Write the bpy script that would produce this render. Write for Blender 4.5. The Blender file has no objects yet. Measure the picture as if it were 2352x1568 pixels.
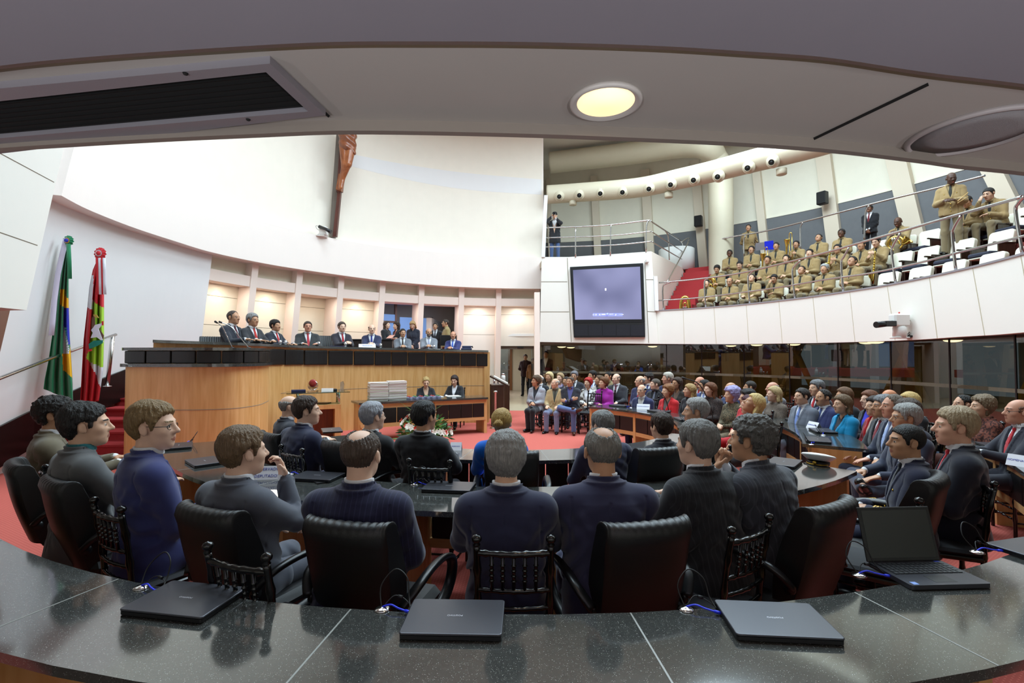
import bpy, bmesh, math, random
import numpy as np
from mathutils import Vector, Matrix
random.seed(7); RNG = np.random.RandomState(7)
SC = bpy.context.scene
COL = SC.collection
PI = math.pi
def R_(a): return math.radians(a)
def srgb(c):
    if isinstance(c, str):
        c = c.lstrip('#'); c = [int(c[i:i+2], 16) for i in (0, 2, 4)]
    o = []
    for v in c[:3]:
        v = v/255.0
        o.append(v/12.92 if v <= 0.04045 else ((v+0.055)/1.055)**2.4)
    return (o[0], o[1], o[2], 1.0)
# ------------------------------------------------------------------ camera
FPX = 17.0/36.0*2352
HOR = 815.0
PITCH = math.atan((HOR-784.0)/FPX)
CAMZ = 1.77
cam_d = bpy.data.cameras.new('camera'); cam = bpy.data.objects.new('camera', cam_d); COL.objects.link(cam)
cam_d.lens = 17.0; cam_d.sensor_width = 36.0; cam_d.clip_start = 0.05; cam_d.clip_end = 200
cam.location = (0, 0, CAMZ); cam.rotation_euler = (PI/2+PITCH, 0, 0)
SC.camera = cam
CP, SP = math.cos(PITCH), math.sin(PITCH)
def ray(px, py):
    u = (px-1176.0)/FPX; v = (784.0-py)/FPX
    return Vector((u, CP-v*SP, SP+v*CP))
def at_y(px, py, Y):
    d = ray(px, py); return Vector((0, 0, CAMZ))+d*(Y/d.y)
def at_z(px, py, z):
    d = ray(px, py); return Vector((0, 0, CAMZ))+d*((z-CAMZ)/d.z)
def on_cyl(px, py, c, r, near=False):
    d = ray(px, py); a = d.x**2+d.y**2; b = -2*(d.x*c[0]+d.y*c[1]); k = c[0]**2+c[1]**2-r*r
    q = max(0, b*b-4*a*k); t = (-b+(-1 if near else 1)*math.sqrt(q))/(2*a)
    return Vector((0, 0, CAMZ))+d*t
def on_vp(px, py, A, B):
    d = ray(px, py); n = (B[1]-A[1], A[0]-B[0])
    t = (A[0]*n[0]+A[1]*n[1])/(d.x*n[0]+d.y*n[1])
    return Vector((0, 0, CAMZ))+d*t
def on_f(px, py, f, t0=0.5, t1=40):
    """last crossing of the surface f(p)=0 along the ray"""
    d = ray(px, py); o = Vector((0, 0, CAMZ)); n = 400; best = None; prev = f(o+d*t0); ta = t0
    for i in range(1, n+1):
        t = t0+(t1-t0)*i/n; v = f(o+d*t)
        if (v > 0) != (prev > 0): best = (ta, t, prev)
        prev = v; ta = t
    if best is None: return o+d*t1
    a, b, s = best
    for _ in range(40):
        m = (a+b)/2
        if (f(o+d*m) > 0) == (s > 0): a = m
        else: b = m
    return o+d*a
def proj(p):
    x, y, z = p[0], p[1], p[2]-CAMZ
    f = y*CP+z*SP; u = x/f; v = (-y*SP+z*CP)/f
    return (1176+u*FPX, 784-v*FPX)
# ------------------------------------------------------------------ materials
MATS = {}
def nt(name):
    m = bpy.data.materials.new(name); m.use_nodes = True
    t = m.node_tree; b = t.nodes['Principled BSDF']
    return m, t, b
def mat(name, col, rough=0.6, metal=0.0, spec=0.5, var=0.0, vscale=8.0, bump=0.0, bscale=200.0, coat=0.0, sheen=0.0, emit=None, estr=0.0, stretch=None, wave=None, subsurf=0.0):
    if name in MATS: return MATS[name]
    m, t, b = nt(name); N, L = t.nodes, t.links
    c = srgb(col)
    b.inputs['Base Color'].default_value = c
    b.inputs['Roughness'].default_value = rough; b.inputs['Metallic'].default_value = metal
    b.inputs['Specular IOR Level'].default_value = spec
    if coat: b.inputs['Coat Weight'].default_value = coat; b.inputs['Coat Roughness'].default_value = 0.1
    if sheen: b.inputs['Sheen Weight'].default_value = sheen; b.inputs['Sheen Roughness'].default_value = 0.5
    if emit: b.inputs['Emission Color'].default_value = srgb(emit); b.inputs['Emission Strength'].default_value = estr
    if var or bump or wave:
        tc = N.new('ShaderNodeTexCoord'); mp = N.new('ShaderNodeMapping')
        L.new(tc.outputs['Object'], mp.inputs['Vector'])
        if stretch: mp.inputs['Scale'].default_value = stretch
    if var:
        nz = N.new('ShaderNodeTexNoise'); nz.inputs['Scale'].default_value = vscale; nz.inputs['Detail'].default_value = 4
        L.new(mp.outputs['Vector'], nz.inputs['Vector'])
        mx = N.new('ShaderNodeMix'); mx.data_type = 'RGBA'
        mx.inputs[6].default_value = tuple(max(0, x*(1-var)) for x in c[:3])+(1,)
        mx.inputs[7].default_value = tuple(min(1, x*(1+var)) for x in c[:3])+(1,)
        L.new(nz.outputs['Fac'], mx.inputs[0]); L.new(mx.outputs[2], b.inputs['Base Color'])
    if bump:
        n2 = N.new('ShaderNodeTexNoise'); n2.inputs['Scale'].default_value = bscale; n2.inputs['Detail'].default_value = 2
        L.new(mp.outputs['Vector'], n2.inputs['Vector'])
        bp = N.new('ShaderNodeBump'); bp.inputs['Strength'].default_value = bump; bp.inputs['Distance'].default_value = 0.01
        L.new(n2.outputs['Fac'], bp.inputs['Height']); L.new(bp.outputs['Normal'], b.inputs['Normal'])
    MATS[name] = m
    return m
def mat_wood(name, c1, c2, scale=(14, 14, 1.2), rough=0.35):
    m, t, b = nt(name); N, L = t.nodes, t.links
    tc = N.new('ShaderNodeTexCoord'); mp = N.new('ShaderNodeMapping'); mp.inputs['Scale'].default_value = scale
    L.new(tc.outputs['Object'], mp.inputs['Vector'])
    nz = N.new('ShaderNodeTexNoise'); nz.inputs['Scale'].default_value = 1.0; nz.inputs['Detail'].default_value = 6; nz.inputs['Distortion'].default_value = 0.6
    L.new(mp.outputs['Vector'], nz.inputs['Vector'])
    cr = N.new('ShaderNodeValToRGB'); cr.color_ramp.elements[0].position = 0.3; cr.color_ramp.elements[1].position = 0.7
    cr.color_ramp.elements[0].color = srgb(c1); cr.color_ramp.elements[1].color = srgb(c2)
    L.new(nz.outputs['Fac'], cr.inputs['Fac']); L.new(cr.outputs['Color'], b.inputs['Base Color'])
    b.inputs['Roughness'].default_value = rough
    MATS[name] = m; return m
def mat_granite():
    m, t, b = nt('black_granite'); N, L = t.nodes, t.links
    tc = N.new('ShaderNodeTexCoord')
    v = N.new('ShaderNodeTexVoronoi'); v.inputs['Scale'].default_value = 170; L.new(tc.outputs['Object'], v.inputs['Vector'])
    cr = N.new('ShaderNodeValToRGB'); e = cr.color_ramp.elements
    e[0].position = 0.12; e[0].color = (1, 1, 1, 1); e[1].position = 0.25; e[1].color = (0, 0, 0, 1)
    L.new(v.outputs['Distance'], cr.inputs['Fac'])
    n1 = N.new('ShaderNodeTexNoise'); n1.inputs['Scale'].default_value = 60; n1.inputs['Detail'].default_value = 3; L.new(tc.outputs['Object'], n1.inputs['Vector'])
    c2 = N.new('ShaderNodeValToRGB'); e = c2.color_ramp.elements
    e[0].position = 0.43; e[0].color = (0, 0, 0, 1); e[1].position = 0.60; e[1].color = (1, 1, 1, 1)
    L.new(n1.outputs['Fac'], c2.inputs['Fac'])
    mu = N.new('ShaderNodeMath'); mu.operation = 'MULTIPLY'; L.new(cr.outputs['Color'], mu.inputs[0]); L.new(c2.outputs['Color'], mu.inputs[1])
    n3 = N.new('ShaderNodeTexNoise'); n3.inputs['Scale'].default_value = 150; n3.inputs['Detail'].default_value = 2; L.new(tc.outputs['Object'], n3.inputs['Vector'])
    mb = N.new('ShaderNodeMix'); mb.data_type = 'RGBA'; mb.inputs[6].default_value = srgb('#1f2020'); mb.inputs[7].default_value = srgb('#4c4d4a'); L.new(n3.outputs['Fac'], mb.inputs[0])
    mx = N.new('ShaderNodeMix'); mx.data_type = 'RGBA'; L.new(mb.outputs[2], mx.inputs[6]); mx.inputs[7].default_value = srgb('#b4b6af')
    L.new(mu.outputs[0], mx.inputs[0]); L.new(mx.outputs[2], b.inputs['Base Color'])
    b.inputs['Roughness'].default_value = 0.09; b.inputs['Specular IOR Level'].default_value = 1.0; b.inputs['Coat Weight'].default_value = 0.3; b.inputs['Coat Roughness'].default_value = 0.06
    MATS['granite'] = m; return m
def mat_carpet(name, ca, cb):
    m, t, b = nt(name); N, L = t.nodes, t.links
    tc = N.new('ShaderNodeTexCoord')
    ck = N.new('ShaderNodeTexBrick'); ck.inputs['Scale'].default_value = 14; ck.inputs['Mortar Size'].default_value = 0.12
    ck.inputs['Brick Width'].default_value = 0.35; ck.inputs['Row Height'].default_value = 0.35
    ck.inputs['Color1'].default_value = srgb(ca); ck.inputs['Color2'].default_value = srgb(ca); ck.inputs['Mortar'].default_value = srgb(cb)
    mp = N.new('ShaderNodeMapping'); mp.inputs['Rotation'].default_value = (0, 0, 0.5); L.new(tc.outputs['Object'], mp.inputs['Vector']); L.new(mp.outputs['Vector'], ck.inputs['Vector'])
    nz = N.new('ShaderNodeTexNoise'); nz.inputs['Scale'].default_value = 300; L.new(tc.outputs['Object'], nz.inputs['Vector'])
    bp = N.new('ShaderNodeBump'); bp.inputs['Strength'].default_value = 0.4; bp.inputs['Distance'].default_value = 0.01
    L.new(nz.outputs['Fac'], bp.inputs['Height']); L.new(bp.outputs['Normal'], b.inputs['Normal'])
    L.new(ck.outputs['Color'], b.inputs['Base Color']); b.inputs['Roughness'].default_value = 0.95; b.inputs['Specular IOR Level'].default_value = 0.1
    MATS[name] = m; return m
def mat_glass(name, tint, refl=0.12, rough=0.0, tr=1.0):
    m = bpy.data.materials.new(name); m.use_nodes = True; t = m.node_tree; N, L = t.nodes, t.links
    N.remove(N['Principled BSDF']); o = N['Material Output']
    tb = N.new('ShaderNodeBsdfTransparent'); tb.inputs['Color'].default_value = srgb(tint)
    g = N.new('ShaderNodeBsdfGlossy'); g.inputs['Roughness'].default_value = rough; g.inputs['Color'].default_value = (1, 1, 1, 1)
    lw = N.new('ShaderNodeLayerWeight'); lw.inputs['Blend'].default_value = .5
    pw = N.new('ShaderNodeMath'); pw.operation = 'POWER'; pw.inputs[1].default_value = 5.0; L.new(lw.outputs['Facing'], pw.inputs[0])
    ad = N.new('ShaderNodeMath'); ad.operation = 'MULTIPLY_ADD'; ad.inputs[1].default_value = .8; ad.inputs[2].default_value = refl+.03; ad.use_clamp = True; L.new(pw.outputs[0], ad.inputs[0])
    mx = N.new('ShaderNodeMixShader'); L.new(ad.outputs[0], mx.inputs[0]); L.new(tb.outputs[0], mx.inputs[1]); L.new(g.outputs[0], mx.inputs[2])
    L.new(mx.outputs[0], o.inputs['Surface']); MATS[name] = m; return m
# ------------------------------------------------------------------ mesh builder
class MB:
    def __init__(s): s.v = []; s.f = []; s.m = []; s.sm = []
    def add(s, vs, fs, mi=0, smooth=False):
        b = len(s.v); s.v.extend([tuple(p) for p in vs])
        for f in fs: s.f.append(tuple(b+i for i in f)); s.m.append(mi); s.sm.append(smooth)
        return s
    def box(s, lo, hi, mi=0, M=None, bev=0.0):
        x0, y0, z0 = lo; x1, y1, z1 = hi
        if bev > 0:
            b = min(bev, (x1-x0)/2.01, (y1-y0)/2.01, (z1-z0)/2.01)
            vs = []; idx = {}
            for i, X in enumerate((x0, x1)):
                for j, Y in enumerate((y0, y1)):
                    for k, Z in enumerate((z0, z1)):
                        ix = X+(b if i == 0 else -b); iy = Y+(b if j == 0 else -b); iz = Z+(b if k == 0 else -b)
                        for a, p in enumerate(((X, iy, iz), (ix, Y, iz), (ix, iy, Z))):
                            idx[(i, j, k, a)] = len(vs); vs.append(p)
            fs = []
            for i in (0, 1): fs.append([idx[(i, j, k, 0)] for j, k in ((0, 0), (1, 0), (1, 1), (0, 1))][::(1 if i else -1)])
            for j in (0, 1): fs.append([idx[(i, j, k, 1)] for i, k in ((0, 0), (1, 0), (1, 1), (0, 1))][::(-1 if j else 1)])
            for k in (0, 1): fs.append([idx[(i, j, k, 2)] for i, j in ((0, 0), (1, 0), (1, 1), (0, 1))][::(1 if k else -1)])
            for j in (0, 1):
                for k in (0, 1): fs.append([idx[(0, j, k, 1)], idx[(1, j, k, 1)], idx[(1, j, k, 2)], idx[(0, j, k, 2)]])
            for i in (0, 1):
                for k in (0, 1): fs.append([idx[(i, 0, k, 0)], idx[(i, 1, k, 0)], idx[(i, 1, k, 2)], idx[(i, 0, k, 2)]])
            for i in (0, 1):
                for j in (0, 1): fs.append([idx[(i, j, 0, 0)], idx[(i, j, 1, 0)], idx[(i, j, 1, 1)], idx[(i, j, 0, 1)]])
            for i in (0, 1):
                for j in (0, 1):
                    for k in (0, 1): fs.append([idx[(i, j, k, a)] for a in range(3)])
        else:
            vs = [(x0, y0, z0), (x1, y0, z0), (x1, y1, z0), (x0, y1, z0), (x0, y0, z1), (x1, y0, z1), (x1, y1, z1), (x0, y1, z1)]
            fs = [(3, 2, 1, 0), (4, 5, 6, 7), (0, 1, 5, 4), (1, 2, 6, 5), (2, 3, 7, 6), (3, 0, 4, 7)]
        if M is not None: vs = [M @ Vector(p) for p in vs]
        return s.add(vs, fs, mi)
    def tube(s, pts, r, n=10, mi=0, cap=True, closed=False, flat=1.0, up=None):
        pts = [Vector(p) for p in pts]; m = len(pts)
        rs = [r]*m if not hasattr(r, '__len__') else list(r)
        vs = []; fs = []
        nrm = None
        for i, p in enumerate(pts):
            if closed: t = (pts[(i+1) % m]-pts[i-1])
            else: t = pts[min(i+1, m-1)]-pts[max(i-1, 0)]
            if t.length < 1e-9: t = Vector((0, 0, 1))
            t.normalize()
            if up is not None: nrm = Vector(up)-t*t.dot(Vector(up))
            elif nrm is None:
                a = Vector((0, 0, 1)) if abs(t.z) < 0.9 else Vector((1, 0, 0)); nrm = a-t*t.dot(a)
            else: nrm = nrm-t*t.dot(nrm)
            if nrm.length < 1e-6: nrm = t.orthogonal()
            nrm.normalize(); bn = t.cross(nrm)
            for k in range(n):
                a = 2*PI*k/n; vs.append(p+(nrm*math.cos(a)*flat+bn*math.sin(a))*rs[i])
        for i in range(m if closed else m-1):
            j = (i+1) % m
            for k in range(n):
                k2 = (k+1) % n; fs.append((i*n+k, i*n+k2, j*n+k2, j*n+k))
        b = len(s.v); s.add(vs, fs, mi, True)
        if cap and not closed:
            s.f.append(tuple(b+k for k in range(n))[::-1]); s.m.append(mi); s.sm.append(False)
            s.f.append(tuple(b+(m-1)*n+k for k in range(n))); s.m.append(mi); s.sm.append(False)
        return s
    def lathe(s, prof, n=16, mi=0, M=None, smooth=True):
        vs = []; fs = []; m = len(prof)
        for r, z in prof:
            for k in range(n):
                a = 2*PI*k/n; vs.append(Vector((r*math.cos(a), r*math.sin(a), z)))
        for i in range(m-1):
            for k in range(n):
                k2 = (k+1) % n; fs.append((i*n+k, i*n+k2, (i+1)*n+k2, (i+1)*n+k))
        if prof[0][0] > 1e-6: fs.append(tuple(range(n))[::-1])
        if prof[-1][0] > 1e-6: fs.append(tuple((m-1)*n+k for k in range(n)))
        if M is not None: vs = [M @ p for p in vs]
        return s.add(vs, fs, mi, smooth)
    def prism(s, poly, z0, z1, mi=0, M=None, smooth=False):
        n = len(poly); vs = [Vector((p[0], p[1], z0)) for p in poly]+[Vector((p[0], p[1], z1)) for p in poly]
        fs = [tuple(range(n))[::-1], tuple(range(n, 2*n))]
        for i in range(n): j = (i+1) % n; fs.append((i, j, n+j, n+i))
        if M is not None: vs = [M @ p for p in vs]
        return s.add(vs, fs, mi, smooth)
    def grid(s, rows, mi=0, smooth=True, closed=False):
        n = len(rows[0]); vs = [p for r in rows for p in r]; fs = []
        for i in range(len(rows)-1):
            for k in range(n if closed else n-1):
                k2 = (k+1) % n; fs.append((i*n+k, i*n+k2, (i+1)*n+k2, (i+1)*n+k))
        return s.add(vs, fs, mi, smooth)
    def slab(s, front, back, mi=0):
        """closed solid between two equal grids of points (rows x cols)"""
        R, C = len(front), len(front[0]); b = len(s.v)
        vs = [p for r in front for p in r]+[p for r in back for p in r]; o = R*C; fs = []
        for i in range(R-1):
            for k in range(C-1):
                a = i*C+k; fs.append((a, a+1, a+C+1, a+C)); fs.append((o+a+C, o+a+C+1, o+a+1, o+a))
        for k in range(C-1):
            fs.append((k+1, k, o+k, o+k+1)); a = (R-1)*C+k; fs.append((a, a+1, o+a+1, o+a))
        for i in range(R-1):
            a = i*C; fs.append((a, a+C, o+a+C, o+a)); a = i*C+C-1; fs.append((a+C, a, o+a, o+a+C))
        return s.add(vs, fs, mi)
    def mesh(s, name, mats):
        me = bpy.data.meshes.new(name); me.from_pydata(s.v, [], s.f)
        for m in (mats if isinstance(mats, (list, tuple)) else [mats]): me.materials.append(m)
        me.polygons.foreach_set('material_index', s.m); me.polygons.foreach_set('use_smooth', s.sm)
        me.update()
        return me
    def build(s, name, mats, parent=None, loc=None):
        bm = bmesh.new(); me = s.mesh(name, mats); bm.from_mesh(me)
        bmesh.ops.recalc_face_normals(bm, faces=bm.faces); bm.to_mesh(me); bm.free()
        if loc is not None: me.transform(Matrix.Translation(-Vector(loc)))
        o = bpy.data.objects.new(name, me); COL.objects.link(o)
        if loc is not None: o.location = loc
        if parent is not None: o.parent = parent
        return o
def tag(o, label=None, cat=None, group=None, kind=None):
    if label: o['label'] = label
    if cat: o['category'] = cat
    if group: o['group'] = group
    if kind: o['kind'] = kind
    return o
def struct(o): o['kind'] = 'structure'; return o
def empty(name, loc=(0, 0, 0), yaw=0.0, label=None, cat=None, group=None, scale=1.0):
    o = bpy.data.objects.new(name, None); COL.objects.link(o); o.location = loc; o.rotation_euler = (0, 0, -R_(yaw)); o.empty_display_size = 0.1
    if scale != 1.0: o.scale = (scale,)*3
    return tag(o, label, cat, group)
KIDS = {}
def kids(o):
    return [c for c in bpy.data.objects if c.parent == o]
def copy_tree(tree, loc, yaw, label, group=None, scale=None):
    """tree = (root, [(part, [subparts])])"""
    root, parts = tree
    r = root.copy(); COL.objects.link(r); r.location = loc; r.rotation_euler = (0, 0, -R_(yaw)); r['label'] = label
    if group: r['group'] = group
    if scale: r.scale = (scale,)*3
    for p, subs in parts:
        c = p.copy(); COL.objects.link(c); c.parent = r
        for q in subs:
            d = q.copy(); COL.objects.link(d); d.parent = c
    return r
class Proto:
    """first placement uses the original, later ones copy it"""
    def __init__(s, tree): s.tree = tree; s.used = False
    def place(s, loc, yaw, label, group=None, scale=None):
        if not s.used:
            s.used = True; r = s.tree[0]; r.location = loc; r.rotation_euler = (0, 0, -R_(yaw)); r['label'] = label
            if group: r['group'] = group
            if scale: r.scale = (scale,)*3
            return r
        return copy_tree(s.tree, loc, yaw, label, group, scale)
def text_mb(txt, size, M, name, material, parent=None, depth=0.0004, align='CENTER'):
    cu = bpy.data.curves.new(name, 'FONT'); cu.body = txt; cu.size = size; cu.align_x = align; cu.align_y = 'CENTER'; cu.extrude = depth; cu.resolution_u = 2
    ob = bpy.data.objects.new('t', cu); COL.objects.link(ob)
    bpy.context.view_layer.update()
    me = bpy.data.meshes.new_from_object(ob.evaluated_get(bpy.context.evaluated_depsgraph_get()))
    bpy.data.objects.remove(ob); bpy.data.curves.remove(cu)
    me.transform(M); me.materials.clear(); me.materials.append(material); me.name = name
    o = bpy.data.objects.new(name, me); COL.objects.link(o)
    if parent: o.parent = parent
    return o
def lerp(a, b, t): return a+(b-a)*t
def interp_poly(pts, n):
    """resample a pixel polyline (smooth Catmull-Rom) to n points, evenly by x order of pts"""
    P = [Vector(p) for p in pts]; m = len(P); out = []
    for i in range(n):
        u = i*(m-1)/(n-1); k = min(int(u), m-2); t = u-k
        p0 = P[max(k-1, 0)]; p1 = P[k]; p2 = P[k+1]; p3 = P[min(k+2, m-1)]
        out.append(0.5*((2*p1)+(p2-p0)*t+(2*p0-5*p1+4*p2-p3)*t*t+(3*p1-p0-3*p2+p3)*t*t*t))
    return out
# ================================================================== SETTING
D0 = (0.56, 10.08); RD = 7.85          # drum behind the dais
G0 = (0.30, 9.35); RG = 7.80           # gallery on the right
C0 = (0.05, 7.65)                      # rings of desks
M_cream = mat('wall_cream', '#f3e9da', 0.75, var=0.03, vscale=3, bump=0.08, bscale=120)
M_band = mat('wall_band', '#f5e8df', 0.8, var=0.015, vscale=2)
M_white = mat('wall_white', '#ece8e6', 0.8, var=0.015, vscale=2)
M_panel = mat('panel_cream', '#efeae0', 0.5, var=0.015, vscale=3)
M_beige = mat('niche_beige', '#e6dcc6', 0.6, var=0.03, vscale=4)
M_pink = mat('pillar_pink', '#f0ddd0', 0.7)
M_gap = mat('seam_dark', '#8f8674', 0.8)
M_grey = mat('panel_grey', '#6a6b6d', 0.8, var=0.08, vscale=6)
M_gcream = mat('gallery_cream', '#e6dfcc', 0.8, var=0.04, vscale=3)
M_pillar = mat('gallery_pillar', '#d9cbb6', 0.8)
M_black = mat('black_matte', '#0d0c0c', 0.5)
M_blackp = mat('black_plastic', '#141416', 0.35)
M_steel = mat('stainless_steel', '#c9c8c6', 0.22, metal=1.0)
M_chrome = mat('chrome', '#dddddd', 0.12, metal=1.0)
M_wood = mat_wood('honey_wood', '#c99657', '#dfb277')
M_woodh = mat_wood('honey_wood_rail', '#c29258', '#d9ad76', scale=(2, 2, 20))
M_darkwood = mat_wood('dark_wood', '#2b1a12', '#46301f', scale=(20, 20, 2))
M_granite = mat_granite()
M_leather = mat('black_leather', '#0e0d0f', 0.42, spec=0.5, bump=0.12, bscale=350)
M_pad = mat('black_padding', '#0b0a0b', 0.4, spec=0.5, bump=0.08, bscale=200)
M_carpet = mat_carpet('red_carpet', '#d87a6f', '#c26258')
M_redstep = mat('red_step_carpet', '#ad3d3f', 0.95, spec=0.1, var=0.12, vscale=60)
M_stone = mat('beige_stone', '#cfc0a4', 0.25, var=0.1, vscale=2)
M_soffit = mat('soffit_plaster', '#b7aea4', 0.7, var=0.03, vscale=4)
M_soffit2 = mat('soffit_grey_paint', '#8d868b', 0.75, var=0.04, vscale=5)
M_mould = mat('moulding_ochre', '#8d8262', 0.6)
M_lip = mat('soffit_lip', '#8f8378', 0.5)
M_alu = mat('grey_aluminium', '#9a9498', 0.45, metal=0.3)
M_dark = mat('dark_void', '#15120f', 0.9)
M_brown = mat('brown_bulkhead', '#5d4f45', 0.6)
M_blackgl = mat('black_skirting', '#120f0e', 0.3)

def ring_pts(c, r, a0, a1, n, z):
    """plan angle a: 0 = +Y, clockwise positive (degrees)"""
    return [Vector((c[0]+r*math.sin(R_(lerp(a0, a1, i/(n-1)))), c[1]+r*math.cos(R_(lerp(a0, a1, i/(n-1)))), z)) for i in range(n)]
def ang(c, p): return math.degrees(math.atan2(p[0]-c[0], p[1]-c[1]))
def pol(c, r, a, z): return Vector((c[0]+r*math.sin(R_(a)), c[1]+r*math.cos(R_(a)), z))

# ---- floor
m = MB(); m.add([(-14, -3, 0), (14, -3, 0), (14, 22, 0), (-14, 22, 0)], [(0, 1, 2, 3)])
struct(m.build('floor', M_carpet))
m = MB(); m.box((-9, -3.0, -0.02), (9, 1.25, 0.006)); struct(m.build('floor_bounce_cover', mat('bounce_cover', '#4a3a32', .6)))  # made-up slab over the carpet, cuts its red bounce onto the soffit
m = MB(); m.box((-3.4, 15.45, -0.02), (3.0, 40, 0.006))
struct(m.build('floor_stone', M_stone))
# ---- white curved wall behind the flags and niche wall (cone, wider at the foot)
ZB = 4.05
def RL(z): return RD+0.28+(ZB-z)*0.13
def fcone(off=0.0):
    return lambda p: math.hypot(p.x-D0[0], p.y-D0[1])-(RL(p.z)+off)
def cone_pt(a, z, off=0.0): return pol(D0, RL(z)+off, a, z)
A_n0 = ang(D0, on_f(487, 590, fcone()))
aw0 = A_n0-52
rows_f = []; rows_b = []
for k in range(3):
    z = [0, 2.0, 5.2][k]
    rows_f.append([cone_pt(lerp(aw0, A_n0, i/30), z) for i in range(31)])
    rows_b.append([cone_pt(lerp(aw0, A_n0, i/30), z, 0.9) for i in range(31)])
m = MB(); m.slab(rows_f, rows_b); struct(m.build('wall_left', M_white))
# ---- band (curved parapet of the drum)
bot = [(141, 449), (200, 480), (300, 520), (400, 553), (490, 580), (620, 607), (750, 627), (870, 643), (1000, 655), (1120, 661), (1243, 663)]
top = [(176, 315), (225, 339), (300, 380), (400, 430), (490, 470), (600, 508), (735, 541), (870, 565), (1000, 579), (1120, 587), (1246, 591)]
bb = interp_poly([p+(0,) for p in bot], 61); tt = interp_poly([p+(0,) for p in top], 61)
Bp = [on_cyl(p.x, p.y, D0, RD) for p in bb]; Tp = [on_cyl(p.x, p.y, D0, RD) for p in tt]
def outw(p, d, c=D0):
    v = Vector((p.x-c[0], p.y-c[1], 0)); v.normalize(); return p+v*d
m = MB(); m.slab([Bp, Tp], [[outw(p, 0.85) for p in Bp], [outw(p, 0.38) for p in Tp]])
struct(m.build('wall_band', M_band))
# upper wall above the ledge
Tq = [outw(p, 0.30) for p in Tp]
Uq = [Vector((p.x, p.y, 10.5)) for p in Tq]
m = MB(); m.slab([[p-Vector((0, 0, 0.1)) for p in Tq], Uq], [[outw(p, 0.4) for p in Tq], [outw(p, 0.4) for p in Uq]])
struct(m.build('wall_upper', M_cream))
# pale stripe that runs round the upper wall
s1 = [(800, 352), (900, 372), (1000, 388), (1100, 400), (1244, 412)]; s0 = [(800, 380), (900, 405), (1000, 425), (1100, 438), (1244, 447)]
u1 = [on_cyl(p.x, p.y, D0, RD+0.296) for p in interp_poly([q+(0,) for q in s1], 24)]; u0 = [on_cyl(p.x, p.y, D0, RD+0.296) for p in interp_poly([q+(0,) for q in s0], 24)]
m = MB(); m.slab([u0, u1], [[outw(p, 0.02) for p in u0], [outw(p, 0.02) for p in u1]]); struct(m.build('trim_1', M_white))
# end return of the drum on its right (beside the gallery)
e = outw(Tp[-1], 0.3); e2 = outw(Tp[-1], 1.6)
m = MB(); m.box((-0.06, 0, -0.05), (0.0, 1.5, 10.5-Tp[-1].z), M=Matrix.Translation(Vector((Tp[-1].x+0.06, Tp[-1].y+.3, Tp[-1].z)))); struct(m.build('trim_2', M_band))
# ---- niche wall: pillars, header beams, back panels
colpx = [(588, 604), (690, 622), (785, 637), (880, 646), (969.5, 655), (1061, 661), (1146, 666), (1234, 668)]
colA = [ang(D0, on_f(x, y, fcone(0))) for x, y in colpx]
edges = [A_n0-0.6]+colA
WC = 0.095
def wedge_box(m, a0, a1, z0, z1, r0, r1, mi=0, n=4):
    f = [[cone_pt(lerp(a0, a1, i/n), z, r0) for i in range(n+1)] for z in (z0, z1)]
    b = [[cone_pt(lerp(a0, a1, i/n), z, r1) for i in range(n+1)] for z in (z0, z1)]
    m.slab(f, b, mi)
hw = math.degrees(WC/RD)
for i, a in enumerate(colA):
    m = MB(); wedge_box(m, a-hw, a+hw, 0.0, ZB+0.3, 0.0, 0.75); struct(m.build('wall_pillar', M_pink))
ZH0, ZH1 = 3.62, 3.90   # header beam
for i in range(len(edges)-1):
    a0, a1 = edges[i]+hw, edges[i+1]-hw
    m = MB(); wedge_box(m, a0, a1, ZH0, ZH1, 0.03, 0.75); struct(m.build('wall_header', M_pink))
    m = MB(); wedge_box(m, a0, a1, ZH1, ZB+0.3, 0.25, 0.75); struct(m.build('wall_recess', M_beige))
    deep = 0.75 if i == 2 else 0.42
    if i in (4, 5): continue
    zb = 2.12 if i == 7 else 0.0
    m = MB(); zs = [zb, 2.55, 3.30, ZH0] if i != 7 else [zb, 3.32, ZH0]
    for k in range(len(zs)-1):
        wedge_box(m, a0, a1, zs[k]+(0.012 if k else 0), zs[k+1]-0.0, deep, deep+0.1, 0)
    wedge_box(m, a0, a1, zb, ZH0, deep+0.02, deep+0.14, 1)
    struct(m.build('wall_panel', [M_beige if i in (0, 1, 3, 2) else M_panel, M_gap]))
# room behind the two open bays
a0, a1 = edges[4]-1, edges[6]+1
def bay_pt(a, z, off): return cone_pt(a, z, off)
M_officew = mat('office_wall', '#c9b49c', 0.8); M_bluegl = mat('blue_glass_glow', '#6f92c0', 0.15, emit='#86a8dc', estr=0.40)  # glass panes emit a little, standing in for light inside the office
m = MB(); f = [[pol(D0, RD+4.5, lerp(a0-6, a1+8, i/8), z) for i in range(9)] for z in (1.2, 4.2)]; b = [[pol(D0, RD+4.7, lerp(a0-6, a1+8, i/8), z) for i in range(9)] for z in (1.2, 4.2)]
m.slab(f, b); struct(m.build('wall_office', M_officew))
m = MB(); f = [[pol(D0, r, lerp(a0-6, a1+8, i/8), 3.95) for i in range(9)] for r in (RD+0.9, RD+4.6)]; b = [[p+Vector((0, 0, .1)) for p in r] for r in f]; m.slab(f, b); struct(m.build('ceiling_office', mat('office_ceiling', '#8fa0bf', 0.8)))
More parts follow.
